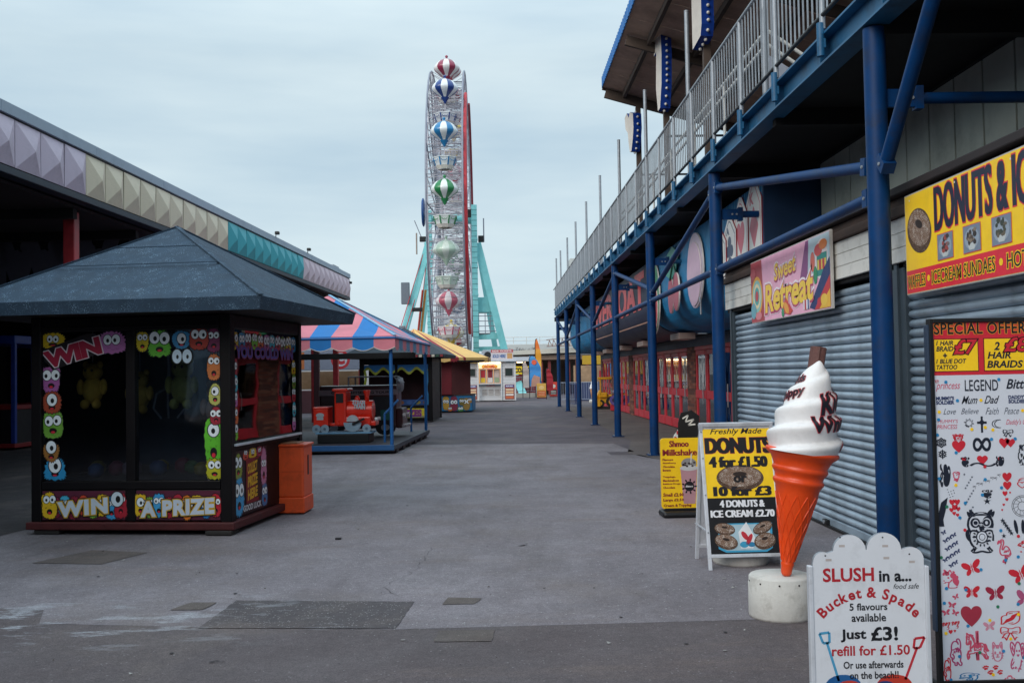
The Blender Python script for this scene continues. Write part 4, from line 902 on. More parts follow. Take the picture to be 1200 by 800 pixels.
t("MUMMY'S", 1098, 493, 1122, 497, pk, .0, .2); t("PRINCESS", 1097, 499, 1121, 504, pk, .0, .2); t("Daddy's Girl", 1179, 494, 1208, 502, pk, .0, .4)
for (x, y) in ((1096, 477), (1107, 477), (1117, 478)): pass
glyphs = [('☀', 1129, 492, 1141, 503, bk_), ('☾', 1162, 494, 1173, 504, bk_),
 ('❄', 1096, 514, 1107, 526, bk_), ('❅', 1098, 528, 1107, 539, bk_), ('👑', 1115, 510, 1128, 518, rd), ('♥', 1114, 518, 1130, 532, rd), ('∞', 1139, 515, 1160, 531, bk_), ('🎀', 1175, 506, 1187, 515, bk_), ('❤', 1170, 516, 1182, 528, rd), ('❤', 1178, 517, 1189, 527, rd),
 ('❦', 1124, 537, 1134, 549, bk_), ('❤', 1143, 536, 1156, 547, rd), ('❧', 1165, 537, 1175, 549, bk_), ('♥', 1125, 538, 1130, 543, rd), ('♥', 1168, 538, 1173, 543, rd), ('〜', 1134, 544, 1166, 549, bk_),
 ('❧', 1098, 545, 1111, 572, bk_), ('🌹', 1114, 554, 1122, 566, pk), ('🌺', 1192, 524, 1206, 548, bk_), ('💞', 1190, 562, 1208, 575, rd), ('★', 1149, 585, 1158, 593, bk_), ('❦', 1148, 576, 1160, 586, bk_),
 ('🦉', 1127, 599, 1164, 650, bk_), ('🦩', 1164, 634, 1180, 666, pk), ('🦋', 1121, 656, 1145, 678, rd), ('🦄', 1096, 668, 1117, 690, pk), ('🦋', 1122, 684, 1142, 706, rd), ('🦋', 1177, 663, 1204, 688, rd), ('🦋', 1182, 694, 1208, 716, '#b2567e'),
 ('🦋', 1148, 676, 1172, 718, '#a02440'), ('🦋', 1109, 696, 1117, 704, pk), ('🦋', 1103, 705, 1113, 714, pk), ('🦋', 1096, 713, 1106, 723, pk), ('🦋', 1107, 715, 1116, 722, pk), ('♥', 1118, 711, 1143, 735, '#a83246'), ('💋', 1165, 718, 1188, 734, rd), ('🕊', 1096, 729, 1105, 738, rd), ('🕊', 1107, 728, 1116, 737, rd), ('♥', 1103, 738, 1108, 743, rd), ('♥', 1109, 738, 1112, 741, rd),
 ('🦋', 1144, 728, 1159, 742, '#d08ca0'), ('🎀', 1164, 736, 1188, 752, rd), ('💃', 1104, 748, 1118, 780, '#b03a70'), ('🎠', 1123, 740, 1150, 774, pk), ('🐱', 1153, 753, 1167, 776, '#d07a94'), ('🧚', 1175, 753, 1193, 790, '#c0507a'), ('🐇', 1194, 736, 1207, 762, pk), ('💃', 1096, 770, 1105, 800, rd), ('🐾', 1142, 780, 1154, 791, rd), ('🐾', 1154, 780, 1165, 791, rd), ('🐬', 1114, 788, 1138, 800, '#2a7ab0'), ('🌸', 1167, 792, 1180, 806, pk), ('🦋', 1195, 778, 1208, 794, '#7a3a90'), ('🌸', 1120, 806, 1140, 826, pk), ('🦋', 1150, 808, 1176, 830, rd), ('🐬', 1180, 806, 1204, 826, '#2a7ab0'),
 ('👼', 1188, 636, 1208, 656, rd)]
for gi, (ch, x0, y0, x1, y1, c) in enumerate(glyphs):
    if ch == '🦋': p.butterfly((tx(x0) + tx(x1)) / 2, (tz(y0) + tz(y1)) / 2, tx(x1) - tx(x0), c, 2, (gi * 37 % 11 - 5) * .09)
    else: p.text(ch, tx(x0), tz(y1), tx(x1), tz(y0), c, 2, 0.0, fat=0.0 if ch in '♥❤★☾☀' else .0017)
# feather, hearts trail, birds, stars, dream catcher
p.poly([(tx(1096), tz(618)), (tx(1095), tz(605)), (tx(1099), tz(590)), (tx(1107), tz(584)), (tx(1104), tz(600)), (tx(1101), tz(610)), (tx(1102), tz(618))], bk_, 2)
for k in range(9): p.ell(tx(1107 + (k * 37 % 9)), tz(575 + (k * 23 % 10)), .004, .002, '#3a4050', 2, 6, k)
for (x, y, s_) in ((1112, 590, 3.4), (1118, 590, 3.4), (1115, 596, 3.4), (1111, 599, 2.6), (1119, 598, 2.6), (1114, 603, 2.2), (1118, 605, 2)): t('♥', x - s_, y - s_, x + s_, y + s_, rd)
for (x, y, s_) in ((1178, 562, 5.5), (1178, 572, 5), (1175, 581, 3), (1177, 588, 2), (1173, 594, 1.5), (1171, 600, 1.2), (1181, 580, 1.2)): t('♥', x - s_, y - s_, x + s_, y + s_, rd)
for k in range(14): t('★', 1126 + (k * 31 % 11), 556 + k * 3.2, 1129 + (k * 31 % 11), 559 + k * 3.2, '#3a4458')
for k in range(8): t('🕊', 1137 + k * 4.2, 571 - k * 1.6 - (k % 2) * 2, 1141 + k * 4.2, 575 - k * 1.6 - (k % 2) * 2, bk_)
for k in range(13): p.butterfly(tx(1101 + (k * 29 % 17)), tz(625 + k * 3.2), .028, nv, 2, .5)
for k in range(7): t('★', 1168 + (k * 13 % 11), 609 + k * 3.0, 1174 + (k * 13 % 11), 615 + k * 3.0, bk_)
cxd, czd = tx(1195), tz(596)
for r_ in (.052, .044, .022):
    p.line([(cxd + r_ * math.cos(2 * PI * i / 24), czd + r_ * math.sin(2 * PI * i / 24)) for i in range(25)], .0022, bk_, 2)
for i in range(12): a = PI * i / 6; p.line([(cxd + .022 * math.cos(a), czd + .022 * math.sin(a)), (cxd + .05 * math.cos(a + .26), czd + .05 * math.sin(a + .26))], .0015, bk_, 2)
for dx in (-.035, 0, .035): p.ell(cxd + dx, tz(620), .009, .036, bk_, 2, 12, -dx * 5)
p.rect(tx(1149), tz(509), tx(1151.5), tz(490), bk_, 2); p.rect(tx(1144.5), tz(498.5), tx(1156), tz(496), bk_, 3); p.ell(tx(1150.2), tz(497), .012, .012, bk_, 4, 10)
# owl's mandala belly
for r_ in (.03, .016): p.ell(tx(1146), tz(631), r_, r_ * 1.05, bk_, 3 if r_ > .02 else 5, 20); p.ell(tx(1146), tz(631), r_ * .8, r_ * .85, '#d6dae4', 4 if r_ > .02 else 6, 20)
for i in range(14): a = 2 * PI * i / 14; p.ell(tx(1146) + .041 * math.cos(a), tz(631) + .041 * math.sin(a), .007, .004, bk_, 5, 8, a)
# coloured price dots
for (x, y, c) in ((1109, 449, bl), (1172, 447, bl), (1122, 471, bl), (1150, 471, yl), (1100, 484, yl), (1199, 484, yl), (1099, 493, bl), (1138, 505, yl), (1154, 503, yl), (1163, 506, yl), (1097, 511, bl), (1161, 517, bl), (1189, 517, bl), (1118.5, 532, bl), (1152, 549, rd), (1097.5, 562, bl), (1117, 570, yl), (1152, 564, bl), (1171, 574, bl), (1148, 582, bl), (1127.5, 591, bl), (1120.5, 608, bl), (1105.5, 595, gn), (1168.5, 624, bl), (1126, 622.5, rd), (1189, 631, rd), (1097, 654, gn), (1173, 658.5, bl), (1188, 655, bl), (1143.5, 669, bl), (1102, 690, bl), (1125, 692, bl), (1188, 686, gn), (1162, 712.5, gn), (1099, 707, bl), (1186, 710, bl), (1126, 734, bl), (1152, 728, yl), (1186, 722, yl), (1198, 723, yl), (1100, 742, yl), (1176, 750, yl), (1139, 765, gn), (1115, 769, bl), (1167, 764, bl), (1191, 772, bl), (1154, 791, yl), (1104, 796, bl), (1127, 792, bl)):
    p.ell(tx(x), tz(y), .0082, .0082, c, 4, 14)
p.build('print', tb)
# ------------------------------------------------------------------ amusement hall on the left
hall = thing('amusement_hall', (-7.0, 14.2, 0), 2.94, 'long open-fronted amusement hall with pastel pyramid fascia panels', 'building')
HL = 25.15
pan = {'l': mat('panel_lilac', '#c9bbcb', .6, .1, 1.5, .04, 30, dirt='#716873', dirts=1.4, dirtf=.5), 'c': mat('panel_cream', '#d8ccb4', .6, .1, 1.5, .04, 30, dirt='#8a7d6a', dirts=1.4, dirtf=.5),
       't': mat('panel_teal', '#36a2ae', .55, .12, 1.5, .04, 30, dirt='#1d5e68', dirts=1.4, dirtf=.5), 'p': mat('panel_pink', '#d0bac4', .6, .1, 1.5, .04, 30, dirt='#7d6c74', dirts=1.4, dirtf=.5)}
def pyr(m):
    b = MB(); w_, h = .725, .70; d = .13; f = .012
    # local x along the wall, +x outward is toward the lane (local x axis of the hall)
    vs = [(0, 0, 0), (0, w_, 0), (0, w_, h), (0, 0, h), (f, 0, 0), (f, w_, 0), (f, w_, h), (f, 0, h), (d, w_ * .5, h * .45)]
    b.add(vs, [(0, 1, 5, 4), (1, 2, 6, 5), (2, 3, 7, 6), (3, 0, 4, 7), (4, 5, 8), (5, 6, 8), (6, 7, 8), (7, 4, 8)], m); return b
protos = {}
for k in range(-45, 33):
    c = 'l' if k < 3 else 'c' if k < 13 else 't' if k < 23 else 'p'
    if c not in protos: o = pyr(pan[c]).build('fascia_panel', hall); protos[c] = o
    else: o = protos[c].copy(); COL.objects.link(o); o.parent = hall
    o.location = (0.0, .375 + .75 * k + .012 + rg.uniform(-.004, .004), 4.73); o.rotation_euler = (rg.uniform(-.003, .003), rg.uniform(-.01, .01), 0)
cap = mat('grey_roof_cap', '#93a2b2', .5, .12, 2, 0, dirt='#6a7683', dirts=2, dirtf=.5)
b = MB()
for k in range(-11, 9):
    y0 = -.05 + 3 * k; y1 = min(y0 + 2.995, HL + .0); b.bbox(-.25, .05, y0, y1, 5.46, 5.63, cap, .006)
b.build('roof_cap', hall)
B('upper_black_strip', -.2, .0, -34, HL, 5.43, 5.459, black, hall)  # black trim between the roof cap and the panels
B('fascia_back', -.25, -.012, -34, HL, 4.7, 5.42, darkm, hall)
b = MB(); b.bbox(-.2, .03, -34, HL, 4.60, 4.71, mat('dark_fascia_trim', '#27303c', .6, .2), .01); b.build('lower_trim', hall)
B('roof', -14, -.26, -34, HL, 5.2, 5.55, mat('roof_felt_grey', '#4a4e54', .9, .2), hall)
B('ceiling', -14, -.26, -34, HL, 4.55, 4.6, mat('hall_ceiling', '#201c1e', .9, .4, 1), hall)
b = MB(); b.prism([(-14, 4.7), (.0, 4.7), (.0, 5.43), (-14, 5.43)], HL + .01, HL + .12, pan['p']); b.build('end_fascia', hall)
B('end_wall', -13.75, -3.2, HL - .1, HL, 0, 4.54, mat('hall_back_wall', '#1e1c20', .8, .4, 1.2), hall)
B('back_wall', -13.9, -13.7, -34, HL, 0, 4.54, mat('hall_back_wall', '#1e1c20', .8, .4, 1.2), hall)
B('inner_beam', -6.2, -6.0, -34, HL, 3.9, 4.54, mat('hall_beam', '#2a2628', .8, .3), hall)
for y in (3.15, 9.0, 15.1, 21.2, 24.8):
    b = MB(); b.bbox(-.60, -.40, y - .1, y + .1, 0, 4.54, mat('dark_red_column', '#a32a30', .5, .2, 3, dirt='#5a181c', dirts=2, dirtf=.5), .015); o = b.build('column', hall)
    if y == 3.15: tag(o, 'red column in front, rising above the prize kiosk roof')
for k in range(12): B('rafter', -13, -.3, -5 + 2.6 * k, -4.85 + 2.6 * k, 4.38, 4.549, darkm, hall)
# graffiti style painted lettering on the inner beam
gp = Print(); gp.text('FUN', .0, .0, 1.9, .9, '#5c5a66', 2, .07, sp=.9)
for (s_, x) in (('W', 1.9), ('W', 3.0)): gp.text(s_, x, .0, x + 1.2, .95, '#5c5a66', 2, .08)
for k in range(22): gp.ell(.1 + k * .19, .9 - .1 * (k % 3), .12, .14, '#5c5a66', 1, 9)
o = gp.build('painted_lettering', hall); o.location = (-5.2, 6.0, 3.45); 
tag(o, 'pale jagged lettering in the dark above the kiosk roof')
b = MB(); b.box(-5.6, -.7, 6.02, 6.1, 3.3, 4.54, darkm); b.build('sign_backing', hall)
# small lamps and fittings on the roof edge
for i, (y, z) in enumerate(((14.3, 5.66), (18.1, 5.66), (24.9, 5.2))):
    t_ = thing('floodlight', (-7 + math.sin(R(2.94)) * y + .05, 14.2 + y * math.cos(R(2.94)), z), 2.94, ['small black floodlight on the roof edge above the teal panels', 'small black floodlight on the roof edge above the first pink panels', 'small black fitting at the far end of the fascia'][i], 'lamp')
    b = MB(); b.tube((0, 0, -.05), (0, 0, .05), .012, black, 6); b.build('stem', t_)
    b = MB(); b.bbox(-.02, .1, -.07, .07, .03, .12, black, .02); b.build('lamp_head', t_)
t_ = thing('roof_vent', (-6.0, 37.9, 5.63), 3, 'small grey metal box lying on the far end of the hall roof', 'vent')
b = MB(); b.bbox(-.25, .1, -.9, .5, .0, .1, cap, .01); b.build('lid', t_); b = MB(); b.bbox(-.2, .05, -.7, .3, .1, .17, galv, .01); b.build('cover', t_)
# machines in the dark hall
for i, (x, y) in enumerate(((-12.2, 22.2), (-11.9, 24.6), (-12.0, 27.2), (-10.4, 30.2), (-9.0, 33.0))):
    t_ = thing('amusement_machine', (x, y, .01), 3, ['dim red framed amusement cabinet, leftmost in the dark hall', 'dim red cabinet second from the left in the hall', 'dim cabinet behind the prize kiosk in the hall', 'dim cabinet far inside the hall', 'farthest dim cabinet in the hall'][i], 'arcade machine')
    rdm = mat('machine_red', '#8a1f24', .5, .2); blm = mat('machine_blue', '#1c3f9a', .5, .2)
    b = MB(); b.bbox(-.6, .6, -.9, .9, .05, 1.0, mat('machine_dark', '#15141a', .6, .2), .02); b.build('cabinet', t_)
    for z in (.05, .95): 
        b = MB(); b.bbox(-.64, .64, -.94, .94, z, z + .1, rdm, .01); b.build('red_frame', t_)
    for (sx, sy) in ((-.6, -.9), (.6, -.9), (.6, .9), (.6, 0)):
        b = MB(); b.bbox(sx - .05, sx + .05, sy - .05, sy + .05, .16, 2.5, rdm if sx < 0 else blm, .01); b.build('post', t_)
    b = MB(); b.bbox(-.64, .64, -.94, .94, 2.5, 2.7, blm, .02); b.build('top_panel', t_)
for i, y in enumerate((23.5, 29.5, 35)):
    b = MB(); b.bbox(-.1, .1, -.1, .1, 0, 4.4, mat('machine_blue', '#1c3f9a', .5, .2), .01); o = b.build('blue_post'); o.location = (-9.9 - .2 * i, y, .1); tag(o, ['slim blue post standing in the dark hall left of the kiosk', 'slim blue post farther inside the hall', 'farthest slim blue post in the hall'][i], 'post')

# ------------------------------------------------------------------ prize kiosk
felt = speckle('grey_green_roof_felt', '#2c4052', '#5c7488', 75, 0.26, .95)
kblack = mat('kiosk_black_paint', '#0c080b', .5, .3, 5, .05, 30, spec=.25)
kred = mat('kiosk_red_skirt', '#4a1516', .6, .3, 6, .1, 30)
def hip_roof(b, x0, x1, y0, y1, ze, zp, m, th=.13, apex=None, lip=None):
    cx, cy = apex or ((x0 + x1) / 2, (y0 + y1) / 2); lip = lip or m
    c = [(x0, y0), (x1, y0), (x1, y1), (x0, y1)]
    b.add([(x, y, ze + th) for x, y in c] + [(cx, cy, zp)], [(0, 1, 4), (1, 2, 4), (2, 3, 4), (3, 0, 4)], m)
    i_ = .03
    d = [(x0 + i_, y0 + i_), (x1 - i_, y0 + i_), (x1 - i_, y1 - i_), (x0 + i_, y1 - i_)]
    b.add([(x, y, ze + th) for x, y in c] + [(x, y, ze) for x, y in d], [(0, 4, 5, 1), (1, 5, 6, 2), (2, 6, 7, 3), (3, 7, 4, 0)], lip)
    b.add([(x, y, ze) for x, y in d], [(3, 2, 1, 0)], kblack)
KA = 8.0
kio = thing('prize_kiosk', (-2.72, 10.28, 0), KA, 'square black prize kiosk with a felt pyramid roof and cartoon monster stickers', 'kiosk')
KW = 2.2
b = MB(); hip_roof(b, -2.74, .54, -.54, 2.74, 2.27, 3.36, felt)
for (a, c) in (((-2.74, -.54, 2.41), (-1.1, 1.1, 3.365)), ((.54, -.54, 2.41), (-1.1, 1.1, 3.365)), ((.54, 2.74, 2.41), (-1.1, 1.1, 3.365))): b.bar(a, c, .05, .012, felt)
for (z_, k_) in ((2.6, 1.22), (3.05, .5)): b.bar((-1.1 - k_, 1.1 - k_, z_ + .02), (-1.1 + k_, 1.1 - k_, z_ + .02), .015, .006, felt)
b.bar((-1.99, .11, 2.823), (-.21, .11, 2.823), .02, .006, felt); b.bar((-.2, .12, 2.823), (-.2, 2.08, 2.823), .02, .006, felt)
b.build('roof', kio)
for (x, y, w_) in ((-2.2, 0, .11), (0, 0, .12), (0, 2.2, .1), (-2.2, 2.2, .1)):
    b = MB(); xa_ = x if x < 0 else x - w_; ya_ = y if y < 1 else y - w_; b.bbox(xa_, xa_ + w_, ya_, ya_ + w_, .06, 2.27, kblack, .008); b.build('corner_post', kio)
b = MB(); b.bbox(-1.15, -1.05, .01, .1, .14, 2.12, kblack, .006); b.build('mullion', kio)
b = MB(); b.bbox(-2.085, -.125, .005, .11, 2.12, 2.265, kblack, .01); b.bbox(-2.085, -.125, -.01, .02, 2.15, 2.17, kblack, .004); b.build('header', kio)
b = MB(); b.bbox(-.11, -.005, .125, 2.095, 2.12, 2.265, kblack, .01); b.build('side_header', kio)
b = MB(); b.bbox(-2.085, -.125, .005, .11, .47, .555, kblack, .006); b.build('transom', kio)
b = MB(); b.bbox(-2.24, .04, -.04, 2.24, .055, .135, kred, .012); b.build('red_skirt', kio)
for (x, y) in ((-.1, .05), (-2.0, .1), (-.1, 2.1), (-2.0, 2.1)):
    b = MB(); b.bbox(x - .16, x + .12, y - .12, y + .1, 0.01, .054, mat('foot_timber_shaded', '#2c2826', .9, .3), .01); b.build('foot_block', kio)  # timber feet coloured dark to paint in the shade under the kiosk
b = MB(); b.bbox(-.1, -.005, .125, 2.095, .86, .93, kblack, .01); b.bbox(-.02, .03, .08, 2.1, .90, .925, alu, .004); b.build('side_sill', kio)
b = MB(); b.bbox(-.09, -.03, .125, 2.095, .135, .86, kblack, .006); b.build('side_lower_wall', kio)
B('back_wall', -2.09, -.11, 2.1, 2.19, .14, 2.26, mat('kiosk_inner', '#4a5460', .6, .5, 1.3), kio)
B('left_lower_wall', -2.17, -2.1, .12, 2.09, .14, .56, kblack, kio)
B('floor_tray', -2.08, -.12, .12, 2.09, .5, .54, mat('kiosk_tray', '#2c2a30', .8, .3), kio)
kg = glass('kiosk_glass', (.85, .9, .95), .06)
for (a, c) in ((-2.085, -1.155), (-1.045, -.125)): B('glass_pane', a, c, .05, .056, .56, 2.115, kg, kio)
g2 = glass('kiosk_side_glass', (.4, .46, .54), .16)
B('side_glass', -.056, -.05, .125, 2.09, .935, 2.115, g2, kio)
B('left_glass', -2.16, -2.154, .125, 2.09, .56, 2.2, kg, kio)
# sticker prints on the front
cols = ['#d8b41e', '#2f86b8', '#9c2038', '#7bbf34', '#d86a34', '#c06ea8', '#45b5c8', '#b5303e', '#6a8f2c']
p = Print(y=.048)
# left pane : border of monsters down the left, WIN at the top left
p.monster(-1.98, 2.03, .26, .16, '#d8b41e', 1, 2, 1); p.monster(-1.32, 2.0, .3, .22, '#b06aa4', 1, 2, 2, False)
p.poly([(-2.08, 1.83), (-1.98, 1.72), (-1.42, 1.9), (-1.5, 2.1), (-1.6, 2.1), (-2.05, 1.95)], '#1a1116', 5)
p.text('WIN', -2.06, 1.82, -1.45, 1.98, '#d9ccd2', 6, .1, 0, .25, sp=.95); p.text('WIN', -2.06, 1.82, -1.45, 1.98, '#a31f3c', 7, .06, 0, .25, sp=.95)
for i, (x, z, w_, h, c, e) in enumerate([(-2.0, 1.62, .19, .26, '#a35a98', 2), (-1.99, 1.38, .2, .22, '#a0442c', 1), (-1.98, 1.15, .22, .28, '#6ea03a', 2), (-2.0, .86, .17, .2, '#a06a30', 1), (-1.96, .68, .22, .22, '#2c8fc0', 1)]):
    p.monster(x, z, w_, h, c, 1 + (i % 2) * 5, e, i + 4)
# right pane
for i, (x, z, w_, h, c, e) in enumerate([(-.98, 2.0, .13, .2, '#c8b020', 2), (-.79, 1.98, .22, .26, '#5fae34', 2), (-.55, 2.01, .2, .18, '#3a86b4', 1), (-.36, 2.02, .2, .22, '#a83a2c', 2), (-.2, 2.0, .15, .24, '#7c2a56', 2), (-.2, 1.72, .14, .26, '#c8743c', 2), (-.19, 1.44, .13, .22, '#b8b860', 1), (-.18, 1.22, .12, .18, '#a02838', 2), (-.21, .96, .19, .5, '#5fb82c', 1), (-.2, .67, .17, .2, '#b8b424', 2)]):
    p.monster(x, z, w_, h, c, 1 + (i % 2) * 5, e, i + 14)
for x in (-.6, -.49): p.ell(x, 1.84, .062, .085, '#0a0a0c', 6); p.ell(x, 1.84, .052, .073, '#c8dce8', 7); p.ell(x + .005, 1.835, .014, .022, '#0a0a0c', 8)
p.build('window_stickers', kio)
def word_panel(name, x0, x1, z0, z1, word, seed):
    b = MB(); b.bbox(x0, x1, .015, .05, z0, z1, pm('#201418'), .003); o = b.build(name, kio)
    q = Print(y=.015); L_ = x1 - x0; r_ = random.Random(seed); q.rect(x0 + .006, z0 + .006, x1 - .006, z1 - .006, '#5a2036', 1)
    cc = ['#e0b422', '#8a2440', '#4ab0d0', '#8c2238', '#d04a30', '#8fc23c', '#e0b422', '#3f9cd0', '#a81f30'] if word == 'WIN' else ['#e0b422', '#7ba63a', '#3f9cd0', '#a81f30', '#b02438', '#e07a20', '#e0b422', '#2f7ab8', '#c02030']
    for k in range(9):
        h_ = r_.uniform(.62, .8) * (z1 - z0); q.monster(x0 + L_ * (k + .5) / 9, z0 + (z1 - z0) * (.42 if k % 2 else .5), L_ / 7.6, h_, cc[k], 2 + (k % 3) * 5, 2 if k % 3 else 1, seed + k)
    if word == 'WIN': q.monster(x0 + .09, z0 + .155, .16, .27, '#e0b422', 18, 2, 3); q.ell(x1 - .09, z0 + .22, .075, .085, '#0a0a0c', 18); q.ell(x1 - .09, z0 + .22, .066, .076, '#c8d4dc', 19); q.ell(x1 - .08, z0 + .22, .026, .036, '#0a0a0c', 20)
    tw_ = (word, x0 + (.2 if word == 'WIN' else .07), x1 - (.2 if word == 'WIN' else .07))
    hh = z1 - z0
    for (off, c, l) in ((.14, '#201018', 22), (.10, '#c8a030', 23), (.05, '#c4ccd8', 24)):
        q.text(word, tw_[1], z0 + hh * .2, tw_[2], z0 + hh * .66, c, l, off, .05, .09 if word == 'WIN' else .05, sp=1.12)
    q.build('print', o)
word_panel('win_panel', -2.085, -1.155, .15, .46, 'WIN', 30); word_panel('prize_panel', -1.045, -.125, .15, .46, 'A PRIZE', 50)
# side lower panel print (faces the lane: rotate the print a quarter turn)
q = Print(); q.rect(0, 0, .92, .68, '#241018', 1)
for i, (x, z, w_, h, c) in enumerate([(.12, .2, .24, .4, '#3f9cd0'), (.1, .52, .2, .26, '#8f9c3c'), (.82, .45, .16, .4, '#c07a9c'), (.84, .14, .16, .24, '#3f7cb0'), (.5, .63, .2, .1, '#e0b422'), (.3, .62, .14, .1, '#d04a30'), (.7, .63, .16, .1, '#a02c50')]): q.monster(x, z, w_, h, c, 2, 2, 70 + i)
q.rect(.3, .1, .66, .58, '#7c1420', 10); q.rect(.56, .14, .72, .56, '#14080c', 11)
for i, s_ in enumerate(('COLLECT', 'PRIZE', 'HERE')): q.text(s_, .34, .43 - i * .14, .62, .53 - i * .14, '#d8a41e', 12, .05, .2, .1)
q.text('GOOD LUCK', .22, .03, .72, .09, '#c8c4c8', 12, .05)
o = q.build('side_print', kio); o.location = (-.028, .14, .16); o.rotation_euler = (0, 0, R(90))
q = Print()
for i in range(11): q.monster(.1 + .18 * i, 1.06, .17, .17, cols[i % 9], 1 + (i % 2) * 5, 2, 90 + i)
q.text('YOU COULD WIN', .12, .88, 1.85, 1.0, '#8a3a68', 12, .08); q.text('YOU COULD WIN', .12, .885, 1.85, .995, '#3c4a9a', 13, .02)
for i in range(5): q.monster(.08, .1 + .17 * i, .15, .17, cols[(i + 3) % 9], 1 + (i % 2) * 5, 2, 110 + i); q.monster(1.9, .1 + .17 * i, .12, .17, cols[(i + 5) % 9], 1 + (i % 2) * 5, 2, 120 + i)
o = q.build('side_stickers', kio); o.location = (-.044, .12, .94); o.rotation_euler = (0, 0, R(90))
# soft toys hanging inside
def toy(x, y, z, col, lab, s_=1.0, seed=0):
    ca, sa = math.cos(R(KA)), math.sin(R(KA)); wx, wy = -2.72 + x * ca + y * sa, 10.28 - x * sa + y * ca
    t_ = thing('plush_toy', (wx, wy, z), KA, lab, 'soft toy', 'soft toys hung inside the prize kiosk')
    fm = mat('plush_' + col.strip('#'), col, .95, .2, 20, .6, 120)
    def ball(nm, cx, cy, cz, rx, ry, rz, m, par=t_):
        b = MB(); b.lathe([(math.sin(PI * k / 10), -math.cos(PI * k / 10)) for k in range(11)], m, 16, Matrix.Translation((cx, cy, cz)) @ Matrix.Diagonal((rx, ry, rz, 1))); return b.build(nm, par)
    bd = ball('body', 0, 0, 0, .13 * s_, .1 * s_, .17 * s_, fm); hd = ball('head', 0, 0, .22 * s_, .12 * s_, .11 * s_, .11 * s_, fm)
    for sx in (-1, 1):
        ball('ear', sx * .09 * s_, 0, .31 * s_, .04 * s_, .03 * s_, .045 * s_, fm); ball('arm', sx * .15 * s_, -.02, .04 * s_, .045 * s_, .045 * s_, .1 * s_, fm); ball('leg', sx * .075 * s_, -.05, -.17 * s_, .05 * s_, .07 * s_, .06 * s_, fm)
        ball('eye', sx * .04 * s_, -.1 * s_, .24 * s_, .016 * s_, .012, .018 * s_, black, hd)
    b = MB(); b.tube((0, 0, .32 * s_), (0, 0, 2.22 - z), .004, galv, 6); b.build('cord', t_)
toy(-1.82, .55, 1.5, '#b88e34', 'yellow soft toy hung inside behind the left pane near the purple sticker', .9)
toy(-1.35, .7, 1.42, '#8a7230', 'mustard soft toy hung in the middle of the left pane', .85)
toy(-.9, .8, 1.5, '#8a8a4c', 'olive soft toy behind the left side of the right pane', 1.0)
toy(-.5, .8, 1.25, '#8a6a5a', 'brown-grey soft toy behind the right pane', .95)
for i in range(14):
    r_ = rg.uniform(.06, .1); ca, sa = math.cos(R(KA)), math.sin(R(KA)); x, y = -1.9 + .13 * i, .5 + .5 * rg.random(); col = ['#7a6a2c', '#3a4a6a', '#6a2a3a', '#4a6a3a', '#6a5a6a'][i % 5]
    b = MB(); b.lathe([(math.sin(PI * k / 8) * (1 + .15 * (k % 2)), -math.cos(PI * k / 8)) for k in range(9)], mat('prize_ball_' + col.strip('#'), col, .6, .15), 12, Matrix.Diagonal((r_, r_, r_, 1)))
    o = b.build('prize_ball'); o.location = (-2.72 + x * ca + y * sa, 10.28 - x * sa + y * ca, .54 + r_); tag(o, ['leftmost', 'second', 'third', 'fourth', 'fifth', 'sixth', 'seventh', 'eighth', 'ninth', 'tenth', 'eleventh', 'twelfth', 'thirteenth', 'rightmost'][i] + ' small round prize from the left on the kiosk tray', 'prize', 'small prizes on the kiosk tray')
# claw gantry
cg = thing('claw_gantry', (-3.75, 11.5, .54), KA, 'grey claw mechanism inside the prize kiosk', 'claw')
b = MB(); b.bbox(-.12, .12, -.12, .12, 1.4, 1.62, mat('claw_grey', '#5a6068', .4, .2), .02); b.build('housing', cg)
b = MB(); b.tube((0, 0, .98), (0, 0, 1.41), .02, galv, 8); b.build('rod', cg)
for k in range(3):
    a = k * 2.09; b = MB(); b.path([(0, 0, .98), (.16 * math.cos(a), .16 * math.sin(a), .9), (.2 * math.cos(a), .2 * math.sin(a), .74), (.1 * math.cos(a), .1 * math.sin(a), .62)], .012, galv, 6); b.build('claw_finger', cg)

# orange bin
obm = mat('orange_plastic', '#ec5520', .45, .15, 4, .08, 25, dirt='#9a3414', dirts=3, dirtf=.6)
ob = thing('orange_bin', (-2.66, 11.72, 0), 3, 'orange plastic litter bin standing against the side of the prize kiosk', 'bin')
b = MB(); b.bbox(.002, .408, .002, .458, .02, .2, obm, .012); b.bbox(.01, .40, .01, .45, .195, .80, obm, .025); b.build('body', ob)
b = MB(); b.bbox(-.01, .42, -.01, .47, .79, .82, obm, .02); b.bbox(.05, .32, .05, .37, .815, .835, mat('bin_lid_tan', '#8a5a3a', .6, .3, 12), .01); b.build('lid', ob)
b = MB(); b.bbox(.4, .405, .2, .25, .45, .68, black, .002); b.build('slot', ob)
b = MB(); b.bbox(.015, .395, .006, .014, .50, .504, mat('bin_seam', '#c04418', .6, .2), .002); b.bbox(.392, .4, .015, .445, .50, .504, mat('bin_seam', '#c04418', .6, .2), .002); b.build('seam', ob)
b = MB(); b.bbox(.04, .36, .06, .4, 0.005, .03, black, .02); b.build('plinth', ob)
